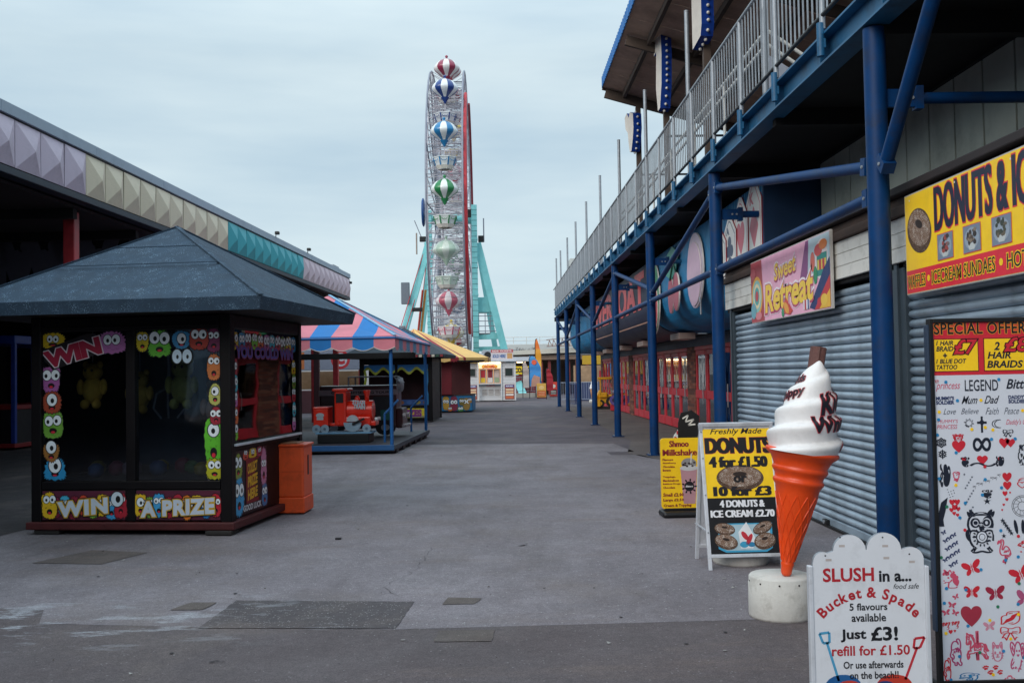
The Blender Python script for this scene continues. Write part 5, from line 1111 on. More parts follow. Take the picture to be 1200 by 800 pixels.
# ------------------------------------------------------------------ ride shelter with striped canopy
RA = 3.5
rs = thing('ride_shelter', (-2.10, 20.45, 0), RA, 'child ride shelter with blue and pink striped scalloped canopy on blue posts', 'shelter')
def lw(o, a, p_):
    a = R(a); return (o[0] + p_[0] * math.cos(a) + p_[1] * math.sin(a), o[1] - p_[0] * math.sin(a) + p_[1] * math.cos(a))
dk = mat('deck_plate', '#3d3c42', .6, .3, 3, .2, 30)
cblue = mat('canopy_blue', '#1c78c0', .7, .15, 1.5, .3, 5); cpink = mat('canopy_pink', '#d97f8c', .7, .15, 1.5, .3, 5)
b = MB(); b.bbox(-3.6, 0, 0, 5.5, .05, .17, dk, .01)
for k in range(6): b.box(.001, .02, .2 + k * .9, .5 + k * .9, .02, .12, black)
b.build('platform', rs)
b = MB(); b.bbox(-3.6, .01, -.03, -.001, .08, .19, pm('#2a5a8c'), .006); b.bbox(.001, .03, -.03, 5.5, .1, .19, pm('#3a4450'), .006); b.build('platform_edge', rs)
for k in range(11):
    B('deck_board', -3.58, -.01, .01 + .5 * k, .49 + .5 * k, .171, .18, dk, rs)
for (x, y) in ((-.05, .05), (-.05, 5.4), (-3.5, .05), (-3.5, 5.4)):
    b = MB(); b.tube((x, y, .18), (x, y, 2.3), .038, pm('#2162a0'), 12); b.build('post', rs)
for y in (1.0, 4.9):
    b = MB(); b.path([(-.36, y, .18), (-.36, y, .78), (-.28, y, .86), (-.06, y, 1.08)], .026, pm('#2162a0'), 8); b.build('handrail', rs)
# canopy: hip, strips
x0, x1, y0, y1 = -3.9, .06, -.06, 5.6; zt, zp = 2.42, 3.5; rx0, rx1, ry0, ry1 = -1.95, -1.9, 2.7, 2.8
def strip(name, c0, c1, d0, d1, m):
    b = MB(); n_ = 8; L0 = [Vector(c0).lerp(Vector(c1), i / n_) for i in range(n_ + 1)]; L1 = [Vector(d0).lerp(Vector(d1), i / n_) for i in range(n_ + 1)]
    vs = []
    for i in range(n_ + 1):
        sc = abs(math.sin(PI * i / n_)); lo = L0[i] - Vector((0, 0, .30 - .07 * (1 - sc) ** 1.0)); vs += [lo, L0[i] + Vector((0, 0, 0)), L0[i].lerp(L1[i], .5) - Vector((0, 0, .04)), L1[i]]
    b.add(vs, [(4 * i + j, 4 * i + 4 + j, 4 * i + 5 + j, 4 * i + 1 + j) for i in range(n_) for j in range(3)], m, False)
    o = b.build(name, rs); return o
ns = 9; ap = Vector((-1.93, 2.75, zp)); nf = 11
def hipt(v, lo, hi, mid): return max(0.0, min(1.0, (hi - v) / (hi - mid), (v - lo) / (mid - lo)))
cmix = mat('canopy_blue_pale', '#5f8fb4', .7, .15, 1.5, .3, 5)  # paler blue for the side strips
def cstrip(side, a, c, m):
    b = MB(); n_ = 8; vs = []
    for i in range(n_ + 1):
        v = a + (c - a) * i / n_; sc = abs(math.sin(PI * i / n_)); dz = .23 + .07 * sc
        if side == 'front': f = hipt(v, x0, x1, ap.x); P0 = Vector((v, y0, zt)); P1 = Vector((v, y0 + (ap.y - y0) * f, zt + (zp - zt) * f))
        else: f = hipt(v, y0, y1, ap.y); xs = x1 if side == 'right' else x0; P0 = Vector((xs, v, zt)); P1 = Vector((xs + (ap.x - xs) * f, v, zt + (zp - zt) * f))
        sag = .05 * math.sin(PI * min(1, f)) + .012 * math.sin(v * 9)
        vs += [P0 - Vector((0, 0, dz)) , P0, P0.lerp(P1, .5) - Vector((0, 0, sag)), P1]
    b.add(vs, [(4 * i + j, 4 * i + 4 + j, 4 * i + 5 + j, 4 * i + 1 + j) for i in range(n_) for j in range(3)], m, False); b.build('canopy_strip', rs)
for k in range(ns):
    a, c = x0 + (x1 - x0) * k / ns, x0 + (x1 - x0) * (k + 1) / ns; cstrip('front', a, c, cpink if (ns - 1 - k) % 2 == 0 else cblue)
for k in range(nf):
    a, c = y0 + (y1 - y0) * k / nf, y0 + (y1 - y0) * (k + 1) / nf
    for sd_ in ('right', 'left'): cstrip(sd_, a, c, cpink if k % 2 == 0 else cmix)
b = MB(); b.bar((x1, y0, zt + .01), tuple(ap + Vector((0, 0, .01))), .06, .02, pm('#7fb2d0')); b.bar((x1, y1, zt + .01), tuple(ap + Vector((0, 0, .01))), .06, .02, pm('#7fb2d0')); b.build('hip_tape', rs)
wtrim = mat('canopy_trim', '#c8c0b8', .7, .1)
b = MB(); pts_ = []
for k in range(ns):
    for i in range(8): pts_.append((x0 + (x1 - x0) * (k + i / 8) / ns, y0 - .005, zt - .23 - .07 * abs(math.sin(PI * i / 8))))
b.path(pts_ + [(x1, y0 - .005, zt - .23)], .009, wtrim, 5); b.build('valance_trim', rs)
b = MB()
for (p_, q_) in (((x0, y0), (x1, y0)), ((x1, y0), (x1, y1)), ((x1, y1), (x0, y1)), ((x0, y1), (x0, y0))): b.tube((*p_, zt - .04), (*q_, zt - .04), .025, pm('#2162a0'), 8)
b.build('eaves_frame', rs)
b = MB(); b.box(-3.5, -.3, 5.42, 5.46, 2.05, 2.2, black); b.build('rear_valance', rs)
# --- steam train ride
ox, oy = lw((-2.10, 20.45), RA, (-1.22, 1.12))
tr = thing('steam_train_ride', (ox, oy, .18), RA, 'bright red coin-operated steam engine ride with grey wheels', 'ride')
trd = mat('train_red', '#e8301a', .3, .12, 3, 0, coat=.4); grw = mat('train_grey', '#8ea4b4', .4, .1)
b = MB(); b.bbox(-.56, .55, -.3, .3, 0, .2, black, .02); b.build('plinth', tr); b = MB(); b.bbox(-.6, .6, -.31, .31, .2, .235, pm('#6f9dbd'), .006); b.build('running_board', tr)
b = MB(); b.tube((.02, 0, .68), (.60, 0, .68), .22, trd, 20); b.bbox(-.02, .58, -.24, .24, .36, .56, trd, .03); b.bbox(.56, .68, -.2, .2, .36, .46, trd, .02); b.build('boiler', tr)
b = MB(); b.bbox(-.2, .06, -.26, .26, .36, 1.12, trd, .04); b.bbox(-.24, .1, -.3, .3, 1.1, 1.17, trd, .03); cb = b.build('cab', tr)
B('cab_window', -.16, -.0, -.266, -.262, .86, 1.06, black, cb)
b = MB(); b.lathe([(0, 0), (.05, 0), (.045, .1), (.075, .2), (.08, .24), (0, .24)], trd, 14, Matrix.Translation((.46, 0, .88))); b.build('chimney', tr)
b = MB(); b.lathe([(0, 0), (.06, 0), (.06, .06), (.03, .12), (0, .13)], trd, 12, Matrix.Translation((.25, 0, .88))); b.build('steam_dome', tr)
b = MB(); b.bbox(-.66, -.34, -.24, .24, .36, .74, trd, .02); b.bbox(-.67, -.33, -.25, .25, .72, .78, trd, .02); b.bbox(-.36, -.2, -.1, .1, .36, .42, trd, .01); b.build('tender', tr)
for (x, r_) in ((-.58, .09), (-.40, .09), (.5, .09)):
    b = MB(); b.tube((x, -.3, .31), (x, -.25, .31), r_, grw, 18); b.tube((x, -.31, .31), (x, -.3, .31), .03, pm('#5c7080'), 10); b.build('wheel', tr)
b = MB(); n_ = 20; b.prism([(.2 + .19 * math.cos(PI + PI * i / n_), .44 + .2 * math.sin(PI + PI * i / n_)) for i in range(n_ + 1)], -.31, -.27, grw); b.build('drive_wheel', tr)
b = MB(); b.prism([(.2 + .13 * math.cos(PI * i / n_), .46 + .14 * math.sin(PI * i / n_)) for i in range(n_ + 1)], -.30, -.26, pm('#b4bcc2')); b.bar((.2, -.32, .4), (.46, -.32, .52), .03, .05, black); b.build('splasher', tr)
p = Print(y=-.245); p.text('STEAM', .2, .82, .46, .9, '#b8c4cc', 2, .06, 0, -.1); p.build('lettering', tr); p = Print(y=-.245); p.text('TRAIN', .22, .73, .46, .81, '#b8c4cc', 2, .06, 0, -.1); p.rect(-.58, .5, -.44, .58, '#b4bcc2', 1); p.ell(-.51, .6, .09, .05, '#b4bcc2', 1); p.build('lettering', tr)
b = MB(); b.tube((.66, -.15, .5), (.72, -.15, .5), .04, pm('#c8ccd0'), 10); b.build('buffer', tr); b = MB(); b.tube((.66, .15, .5), (.72, .15, .5), .04, pm('#c8ccd0'), 10); b.build('buffer', tr)
# --- bus ride
ox, oy = lw((-2.10, 20.45), RA, (-1.13, 3.3))
bs = thing('tour_bus_ride', (ox, oy, .18), RA, 'dark maroon open-top tour bus ride standing behind the red steam engine', 'ride')
mrn = mat('bus_maroon', '#3a1518', .35, .2, 3, coat=.3)
b = MB(); b.bbox(-1.1, .72, -.42, .42, .25, 1.55, mrn, .05); b.bbox(.70, .86, -.40, .40, .25, .85, mrn, .04); b.build('body', bs)
b = MB(); b.bbox(-1.1, .76, -.44, -.425, 1.25, 1.42, pm('#94868a'), .003); b.build('banner_band', bs)
p = Print(y=-.445); p.text('CITY SIGHTSEEING TOURS', -.8, 1.3, .62, 1.37, '#14100f', 1, .03); p.build('lettering', bs)
B('side_opening', .18, .66, -.43, -.421, .55, 1.2, pm('#1d2a30'), bs); B('seat_panel', .35, .66, -.436, -.4305, .5, .8, pm('#1f6b66'), bs)
for s_ in (-1, 1): b = MB(); b.path([(-.4, .4 * s_, 1.55), (-.4, .4 * s_, 1.8), (.66, .4 * s_, 1.8), (.8, .3 * s_, 1.6)], .02, galv, 8); b.build('top_rail', bs)
b = MB(); b.lathe([(0, .1), (.3, .08), (.36, 0)], galv, 16, Matrix.Translation((.72, 0, 1.55)) @ Matrix.Rotation(R(90), 4, 'Y') @ Matrix.Diagonal((.7, 1, 1, 1))); b.build('windscreen', bs)
for (x) in (.46, -.75):
    b = MB(); b.tube((x, -.44, .28), (x, -.3, .28), .23, black, 24); o = b.build('wheel', bs); b = MB(); b.tube((x, -.455, .28), (x, -.44, .28), .1, galv, 16); b.build('hub', o)
b = MB(); b.tube((.86, -.3, .62), (.92, -.3, .62), .07, pm('#c4b8b8'), 12); b.build('headlight', bs); bs.scale = (1, 1, .78)
b = MB(); b.tube((.86, .3, .62), (.92, .3, .62), .07, pm('#c4b8b8'), 12); b.build('headlight', bs)
b = MB(); b.bbox(.84, .95, -.4, .4, .28, .36, pm('#9c9296'), .02); b.build('bumper', bs)
# background seen through the shelter: dark posts, stall with red disc sign
for i, (x, y) in enumerate(((-7.8, 30), (-7.1, 32), (-6.7, 31), (-5.9, 33))):
    b = MB(); b.bbox(-.09, .09, -.09, .09, 0, 3, pm('#3a1c22'), .01); o = b.build('timber_post'); o.location = (x, y, .01); tag(o, ['dark post leftmost behind the steam engine shelter', 'dark post second behind the shelter', 'third dark post behind the shelter', 'dark red post just left of the maroon bus'][i], 'post')
stl = thing('snack_stall', (-9.3, 44, 0), 3, 'pale lit stall with a red round logo seen through the ride shelter', 'stall')
b = MB(); b.bbox(0, 3.4, 0, .3, 1.9, 2.8, pm('#7c8496'), .02); b.build('header', stl); b = MB(); b.bbox(0, 3.4, .5, 1, 0, 1, pm('#5a3a40'), .02); b.build('counter', stl); b = MB(); b.bbox(.2, 3.2, 1.2, 1.3, 1.05, 1.85, mat('stall_lit', '#6a5a4a', .6, .4, 3, emit='#b88a50', es=.05), .01); b.build('lit_menu', stl)
p = Print(); p.ell(2.5, 2.35, .42, .42, '#b0303a', 2, 24); p.ell(2.5, 2.35, .3, .3, '#b8bcc8', 3, 24); p.text('C', 2.35, 2.18, 2.65, 2.52, '#b0303a', 4, .1); p.build('logo', stl); p = Print(); p.rect(.1, 1.95, .9, 2.7, '#b06a40', 1); p.build('poster', stl)
for x in (0.05, 3.35): b = MB(); b.bbox(x - .06, x + .06, .02, .12, 0, 1.9, pm('#7a2a30'), .01); b.build('post', stl)

# ------------------------------------------------------------------ second dark kiosk with wavy border
k2 = thing('painted_kiosk', (-2.15, 33.9, 0), 4, 'dark kiosk with a wavy yellow and blue painted border round its windows', 'kiosk')
felt2 = mat('dark_roof_felt', '#3f464e', .95, .12, 3, .4, 160)
b = MB(); hip_roof(b, -3.0, .5, -.5, 3.0, 2.2, 3.35, felt2, .1); b.bbox(-1.3, -1.1, 1.1, 1.3, 3.2, 3.36, galv, .02); b.build('roof', k2)
for k in range(24):
    b = MB(); b.box(-2.95 + .143 * k, -2.95 + .143 * k + .1, -.512, -.502, 2.21, 2.29, pm(['#c8c0b0', '#2a4a3a', '#8a2a30'][k % 3])); b.build('valance_flag', k2)
for (x, y) in ((-2.5, 0), (-.14, 0), (-.14, 2.36), (-2.5, 2.36)): b = MB(); b.bbox(x, x + .14, y, y + .14, .05, 2.2, kblack, .01); b.build('corner_post', k2)
b = MB(); b.bbox(-2.36, -.14, .03, .1, 1.98, 2.19, kblack, .01); b.bbox(-2.36, -.14, .03, .1, .05, .16, kblack, .01); b.bbox(-1.28, -1.2, .03, .1, .5, 1.98, kblack, .008); b.bbox(-2.36, -.14, .03, .1, .5, .58, kblack, .008); b.build('frame', k2)
B('inner_wall', -2.36, -.14, .9, 1.0, .05, 2.19, mat('dark_maroon_inner', '#3a1c20', .8, .3, 3), k2)
B('side_wall', -.13, -.03, .15, 2.35, .05, 2.19, kblack, k2)
p = Print(y=.06)
def wav(xa_, xb_):
    N_ = 14; T_ = [(xa_ + (xb_ - xa_) * i / N_, 1.72 + .09 * math.sin(i * .9)) for i in range(N_ + 1)]
    p.poly([(xa_, 1.97)] + T_ + [(xb_, 1.97)], '#2a78b8', 1) if False else None
    for i in range(N_): p.poly([(T_[i][0], 1.97), (T_[i][0], T_[i][1] + .08), (T_[i + 1][0], T_[i + 1][1] + .08), (T_[i + 1][0], 1.97)], '#2a78b8', 1); p.poly([(T_[i][0], T_[i][1] + .09), (T_[i][0], T_[i][1]), (T_[i + 1][0], T_[i + 1][1]), (T_[i + 1][0], T_[i + 1][1] + .09)], '#b0b43c', 2)
wav(-2.35, -1.29); wav(-1.19, -.15)
for x in (-2.33, -.2):
    for i in range(10): z = .6 + .12 * i; p.poly([(x - .03 + .03 * math.sin(i), z), (x + .05 + .03 * math.sin(i), z), (x + .05 + .03 * math.sin(i + 1), z + .12), (x - .03 + .03 * math.sin(i + 1), z + .12)], '#b0b43c' if x < -1 else '#2a74a8', 3)
p.rect(-2.35, .59, -.15, .78, '#2a4a80', 1)
for k in range(8): p.ell(-2.2 + .28 * k, .68, .1, .07, ['#8a7a30', '#7a4a30', '#3a5a90'][k % 3], 2, 10)
p.build('painted_border', k2)
p = Print(y=.03); p.rect(-2.3, .17, -.2, .48, '#d8bf2e', 1); p.text('PRIZES', -1.15, .22, -.4, .42, '#8a3a7a', 3, .08); p.text('WIN', -2.1, .22, -1.5, .42, '#8a3a7a', 3, .08); p.line([(-1.2, .2), (-.3, .2)], .03, '#2a5a90', 2); p.build('lower_sign', k2)
# ------------------------------------------------------------------ red shuttered kiosk with yellow awning
k3 = thing('red_kiosk', (-1.0, 42.2, 0), 3, 'closed red kiosk with a yellow and red tented awning and animal mural counter', 'kiosk')
mur = mat('mural_blue', '#2170a0', .6, .25, 6)
b = MB(); b.bbox(-2.05, -.85, -.1, 1.8, .75, 2.3, mat('kiosk_red_shutter', '#701420', .6, .25, 2), .02); b.build('shutter_front', k3)
b = MB(); b.add([(-.848, -.1, .75), (-.1, .5, .75), (-.1, .5, 2.3), (-.848, -.1, 2.3), (-.848, .5, .75), (-.848, .5, 2.3)], [(0, 1, 2, 3), (1, 4, 5, 2), (0, 4, 1), (3, 2, 5)], mat('kiosk_brown_shutter', '#5c2e2e', .6, .25, 2)); b.build('shutter_side', k3)
b = MB(); b.bbox(-1.6, 0, .0, 1.9, .05, .72, mur, .04); b.bbox(-1.63, .03, -.03, 1.93, .72, .76, brown_wood, .01); cn = b.build('counter', k3)
p = Print(y=.0)
for i, (x, z, w_, h, c) in enumerate([(-1.42, .35, .22, .45, '#b8923a'), (-1.12, .4, .26, .55, '#c89a3c'), (-.78, .38, .3, .6, '#8a3048'), (-.45, .45, .2, .3, '#7a6a30'), (-.25, .35, .3, .5, '#9a7a3a'), (-.95, .15, .2, .18, '#c86a30'), (-.5, .14, .25, .2, '#3a7a3a'), (-.1, .5, .14, .2, '#a87a3a')]): p.monster(x, z, w_, h, c, 1 + 4 * (i % 2), 2, 200 + i, False)
p.build('animal_mural', cn)
b = MB(); b.bbox(-2.05, -1.65, -.6, -.12, .02, .78, mat('box_orange_red', '#a8321e', .5, .2), .02); b.build('side_box', k3)
yaw_ = mat('awning_yellow', '#e0b46c', .7, .12, 2, .3, 4); raw = mat('awning_red', '#9a2c34', .7, .15, 2, .3, 4)
ap3 = (-2.8, 2.6, 3.7); ring = []
for k in range(8): a = R(22.5 + 45 * k); ring.append((-1.9 + 2.75 * math.cos(a), 2.0 + 2.75 * math.sin(a)))
def awn(a, c, m, nm='awning_panel'):
    b = MB(); n_ = 5; vs = []
    for i in range(n_ + 1):
        q_ = Vector((*a, 2.32)).lerp(Vector((*c, 2.32)), i / n_); vs += [q_ - Vector((0, 0, .2 - .05 * (i % 2))), q_, Vector(ap3)]
    b.add(vs, [(3 * i, 3 * i + 3, 3 * i + 4, 3 * i + 1) for i in range(n_)] + [(3 * i + 1, 3 * i + 4, 3 * i + 2) for i in range(n_)], m); b.build(nm, k3)
for k in range(8):
    a, c = Vector(ring[k]), Vector(ring[(k + 1) % 8])
    awn(a, a.lerp(c, .22), raw); awn(a.lerp(c, .22), a.lerp(c, .34), yaw_); awn(a.lerp(c, .34), a.lerp(c, .40), raw); awn(a.lerp(c, .40), c, yaw_)
B('soffit', -4.3, .5, -.3, 4.4, 2.15, 2.2, darkm, k3)
# ------------------------------------------------------------------ white ticket booth
bt = thing('ticket_booth', (-1.75, 58, 0), 0, 'white boarded ticket booth with a glowing strip light and red oval sign', 'booth')
wb = mat('booth_white', '#c4c4c6', .6, .08, 3); 
def panelbox(nm, xa_, xb_, ya_, z0, z1):
    b = MB(); 
    for k in range(int((z1 - z0) / .2)): b.bbox(xa_, xb_, ya_, ya_ + 2.0, z0 + .2 * k, z0 + .2 * k + .195, wb, .012)
    return b.build(nm, bt)
panelbox('left_wing', -.4, .72, .25, .05, 2.3); panelbox('right_wing', 2.1, 2.9, .05, .05, 2.3); panelbox('lower_front', .73, 2.09, .25, .05, 1.02)
B('booth_inner', .73, 2.09, 1.2, 1.3, 1.0, 2.2, mat('booth_inner', '#c8a890', .6, .1, emit='#ffc890', es=.35), bt)
for x in (.7, 2.05, 2.86): b = MB(); b.bbox(x, x + .07, -.02, .1, .05, 2.35, wb, .01); b.build('pilaster', bt)
b = MB(); b.bbox(.78, 2.04, -.05, .4, 1.0, 1.05, wb, .01); b.build('counter', bt)
b = MB(); b.bbox(-.5, 3.0, -.15, 2.4, 2.3, 2.42, mat('booth_roof', '#b8bcc4', .6, .1), .02); b.build('roof', bt)
b = MB(); b.bbox(.75, 2.07, .0, .1, 1.93, 2.28, mat('booth_sign_back', '#ead0a8', .6, .0, emit='#ffd9a0', es=.5), .005); b.build('sign_back', bt)
b = MB(); b.tube((.8, -.06, 2.24), (2.03, -.06, 2.24), .028, mat('strip_light', '#fff2d8', .5, 0, emit='#ffe2b0', es=5.0), 10); b.build('strip_light', bt)
p = Print(y=-.012); p.ell(1.41, 2.03, .46, .17, '#b8281c', 1, 24); p.ell(1.41, 2.03, .43, .14, '#e0602a', 2, 24); p.rect(.98, 1.98, 1.84, 2.08, '#f0b030', 3); p.text('TICKETS', 1.08, 2.1, 1.74, 2.16, '#f4e0c0', 4, .06); p.text('PAY HERE', 1.12, 1.99, 1.7, 2.07, '#b8281c', 4, .06); p.text('RIDE TOKENS', 1.08, 1.9, 1.74, 1.95, '#f4e0c0', 4, .06); p.build('oval_sign', bt)
for (x, c1, c2) in ((.85, '#a82830', '#d8b030'), (1.27, '#7a2430', '#c8c0bc'), (1.66, '#b8a8a0', '#8a9a7a')):
    o = B('service_window', x, x + .33, .2, .23, 1.08, 1.88, mat('window_frame_grey', '#9a9698', .5, .1), bt)
    B('poster', x + .04, x + .29, .19, .199, 1.4, 1.82, pm(c1), o); B('poster', x + .04, x + .29, .19, .199, 1.12, 1.38, pm(c2), o)
for (x, y, w_) in ((.05, .245, .55), (2.28, .045, .5)):
    o = B('window', x, x + w_, y - .03, y, 1.45, 1.95, mat('window_frame_grey', '#9a9698', .5, .1), bt); B('pane', x + .04, x + w_ - .04, y - .035, y - .031, 1.49, 1.91, pm('#1c2826'), o)
    p = Print(y=y - .012); p.rect(x, .12, x + w_ + .05, .98, '#8a4a44', 1); p.rect(x + .03, .82, x + w_ + .02, .95, '#2c4a8c', 2)
    for i in range(4): p.rect(x + .05, .18 + .15 * i, x + w_, .28 + .15 * i, ['#c8643c', '#d8d4cc', '#e0b890', '#d8c0a0'][i], 2)
    p.text('RIDES', x + .08, .85, x + w_ - .04, .92, '#d8d4dc', 3, .04); p.build('price_poster', bt)
p = Print(y=.23); p.text('TICKETS', 1.15, .88, 1.7, .96, '#b85a60', 1, .04); 
for i in range(3): p.rect(.95 + .37 * i, .35, 1.25 + .37 * i, .72, '#a8a4a2', 1)
for i in range(10): p.rect(.97 + .37 * (i % 3), .66 - .08 * (i // 3), 1.22 + .37 * (i % 3), .68 - .08 * (i // 3), '#4a4648', 2)
p.build('price_list', bt)
rsn = thing('roof_sign', (-.25, 58.4, 2.43), 0, 'small white and red sign board standing on the ticket booth roof', 'sign')
b = MB(); b.bbox(0, 1.3, 0, .06, 0, .6, pm('#c0b8ba'), .01); b.build('board', rsn); p = Print(y=-.001); p.rect(0, .42, 1.3, .6, '#a84c50', 1); p.text('RIDE TICKETS', .08, .46, 1.2, .56, '#d8c8c8', 2, .04); p.text('SOLD HERE', .1, .12, .85, .3, '#3c5a8c', 2, .05); p.rect(.95, .06, 1.25, .38, '#b88a5a', 2); p.build('print', rsn)
ac = thing('air_unit', (-.75, 59, 2.43), 0, 'grey air conditioning unit on the booth roof', 'machine')
b = MB(); b.bbox(0, .9, 0, .6, 0, .6, galv, .04); b.build('housing', ac); b = MB(); b.tube((.3, -.01, .3), (.3, .0, .3), .2, black, 16); b.build('fan_grille', ac)
# ------------------------------------------------------------------ ferris wheel
fw = thing('ferris_wheel', (-3.35, 80, 0), 0, 'tall ferris wheel seen edge-on with striped onion balloon gondolas', 'ferris wheel')
turq = mat('turquoise_steel', '#7ec8cc', .5, .12, 2, 0, dirt='#5ea6aa', dirts=.8, dirtf=.5); wst = mat('pale_wheel_steel', '#8a8d9a', .5, .15, 2, metal=.2); wred = mat('wheel_red', '#b8303a', .5, .15, 2); wtruss = mat('truss_white', '#bcb8c0', .5, .15, 2)
ZC, RW = 14.15, 11.5
XL, XR = -1.25, 1.3
def cp_(a, r_, x): return (x, -r_ * math.cos(a), ZC + r_ * math.sin(a))
NG = 16; A0 = R(87)
for nm, x in (('left_rim', XL), ('right_rim', XR)):
    b = MB()
    for k in range(32):
        a, c = A0 + PI / 16 * k, A0 + PI / 16 * (k + 1); b.tube(cp_(a, RW, x), cp_(c, RW, x), .07, wst, 8); b.tube(cp_(a, RW - 1.5, x), cp_(c, RW - 1.5, x), .05, wtruss, 6)
        b.tube(cp_(a, RW, x), cp_(c, RW - 1.5, x), .03, wtruss, 5); b.tube(cp_(a, RW - 1.5, x), cp_(a, RW, x), .03, wtruss, 5)
    b.build('rim', fw)
for k in range(16):
    a = A0 + PI / 8 * k; b = MB()
    for x in (XL, XR):
        b.tube(cp_(a, .8, x * .8), cp_(a, RW, x), .055, wst, 6); b.tube(cp_(a, .8, x * .8), cp_(a + PI / 16, RW - 1.5, x), .025, wtruss, 5); b.tube(cp_(a, .8, x * .8), cp_(a - PI / 16, RW - 1.5, x), .025, wtruss, 5)
    for r_ in (2.5, 4, 5.5, 7, 8.5, 10):
        b.tube(cp_(a, r_, XL * (.8 + .2 * r_ / RW)), cp_(a, r_, XR * (.8 + .2 * r_ / RW)), .03, wtruss, 5)
        b.tube(cp_(a, r_, XL * .95), cp_(a, r_ + 1.4, XR * .95), .02, wtruss, 5)
    b.build('spoke', fw)
b = MB()
for k in range(96):
    a = A0 + PI / 48 * k; b.tube(cp_(a, RW - 2.6, XL), cp_(a, RW - 2.6, XR), .022, wtruss, 4); b.tube(cp_(a, RW - 2.6, XR), cp_(a + PI / 48, RW - 1.5, XL), .018, wst, 4); b.tube(cp_(a, RW - 1.5, XL), cp_(a, RW - 1.5, XR), .028, wtruss, 5); b.tube(cp_(a, RW - 1.5, XL), cp_(a + PI / 48, RW - 1.5, XR), .02, wtruss, 5); b.tube(cp_(a, RW - .8, XL), cp_(a, RW - .8, XR), .02, wst, 5)
    if k % 3 == 0: b.tube(cp_(a, RW, XL), cp_(a + PI / 48, RW - 1.5, XR), .022, wtruss, 5)
tag(b.build('cross_bracing', fw), kind='stuff')
b = MB()
for k in range(38):
    a, c = R(-66 + 3.2 * k), R(-66 + 3.2 * (k + 1))
    b.tube(cp_(a, RW - 1.2, XR + .16), cp_(c, RW - 1.2, XR + .16), .13, wred, 6)
b.build('red_light_ring', fw)
b = MB()
for k in range(44): a, c = R(104 + 3.2 * k), R(104 + 3.2 * (k + 1)); b.tube(cp_(a, RW - 1.2, XR + .2), cp_(c, RW - 1.2, XR + .2), .1, mat('wheel_dark_red', '#8a2434', .5, .15), 6)
b.build('red_light_ring', fw)
b = MB(); b.tube((-1.9, 0, ZC), (1.95, 0, ZC), .45, turq, 16); b.lathe([(0, -.1), (1.2, -.1), (1.3, 0), (1.2, .1), (0, .1)], wst, 20, Matrix.Translation((-1.2, 0, ZC)) @ Matrix.Rotation(PI / 2, 4, 'Y')); b.build('hub', fw)
b = MB(); b.lathe([(0, -.1), (1.0, -.1), (1.15, -.03), (1.15, .03), (1.0, .1), (0, .1)], pm('#1d4a86'), 24, Matrix.Translation((-2.25, 0, ZC + .55)) @ Matrix.Rotation(PI / 2, 4, 'Y')); b.tube((-2.25, .2, ZC + .2), (-1.5, .2, ZC + .2), .05, wst, 6); b.tube((-2.25, .2, ZC + .9), (-1.5, .2, ZC + .9), .05, wst, 6); b.build('hub_disc', fw)
# gondolas
gcol = [('#a82f44', '#e0dcda'), ('#8c2444', '#e0dcda'), ('#14387c', '#dde0e2'), ('#1a74a8', '#dde2e2'), ('#1f7a44', '#dde2e0'), ('#a9bfae', '#ccd6cc'), ('#c25c70', '#e4dadc'), ('#d2b340', '#e4e0d0'),
        ('#a82f44', '#e0dcda'), ('#14387c', '#dde0e2'), ('#1a74a8', '#dde2e2'), ('#1f7a44', '#dde2e0'), ('#a9bfae', '#ccd6cc'), ('#c25c70', '#e4dadc'), ('#d2b340', '#e4e0d0'), ('#b03a44', '#e0dcda')]
bal = [(0, 1.0), (.07, .99), (.11, .93), (.11, .86), (.06, .80), (.12, .72), (.36, .64), (.62, .5), (.84, .28), (.97, .04), (.98, -.06), (.9, -.22), (.7, -.38), (.46, -.54), (.3, -.66), (.28, -.72), (.22, -.8), (.1, -1.0), (.04, -1.12), (0, -1.14)]
cream_w = mat('gondola_cream', '#e4ded4', .5, .1)
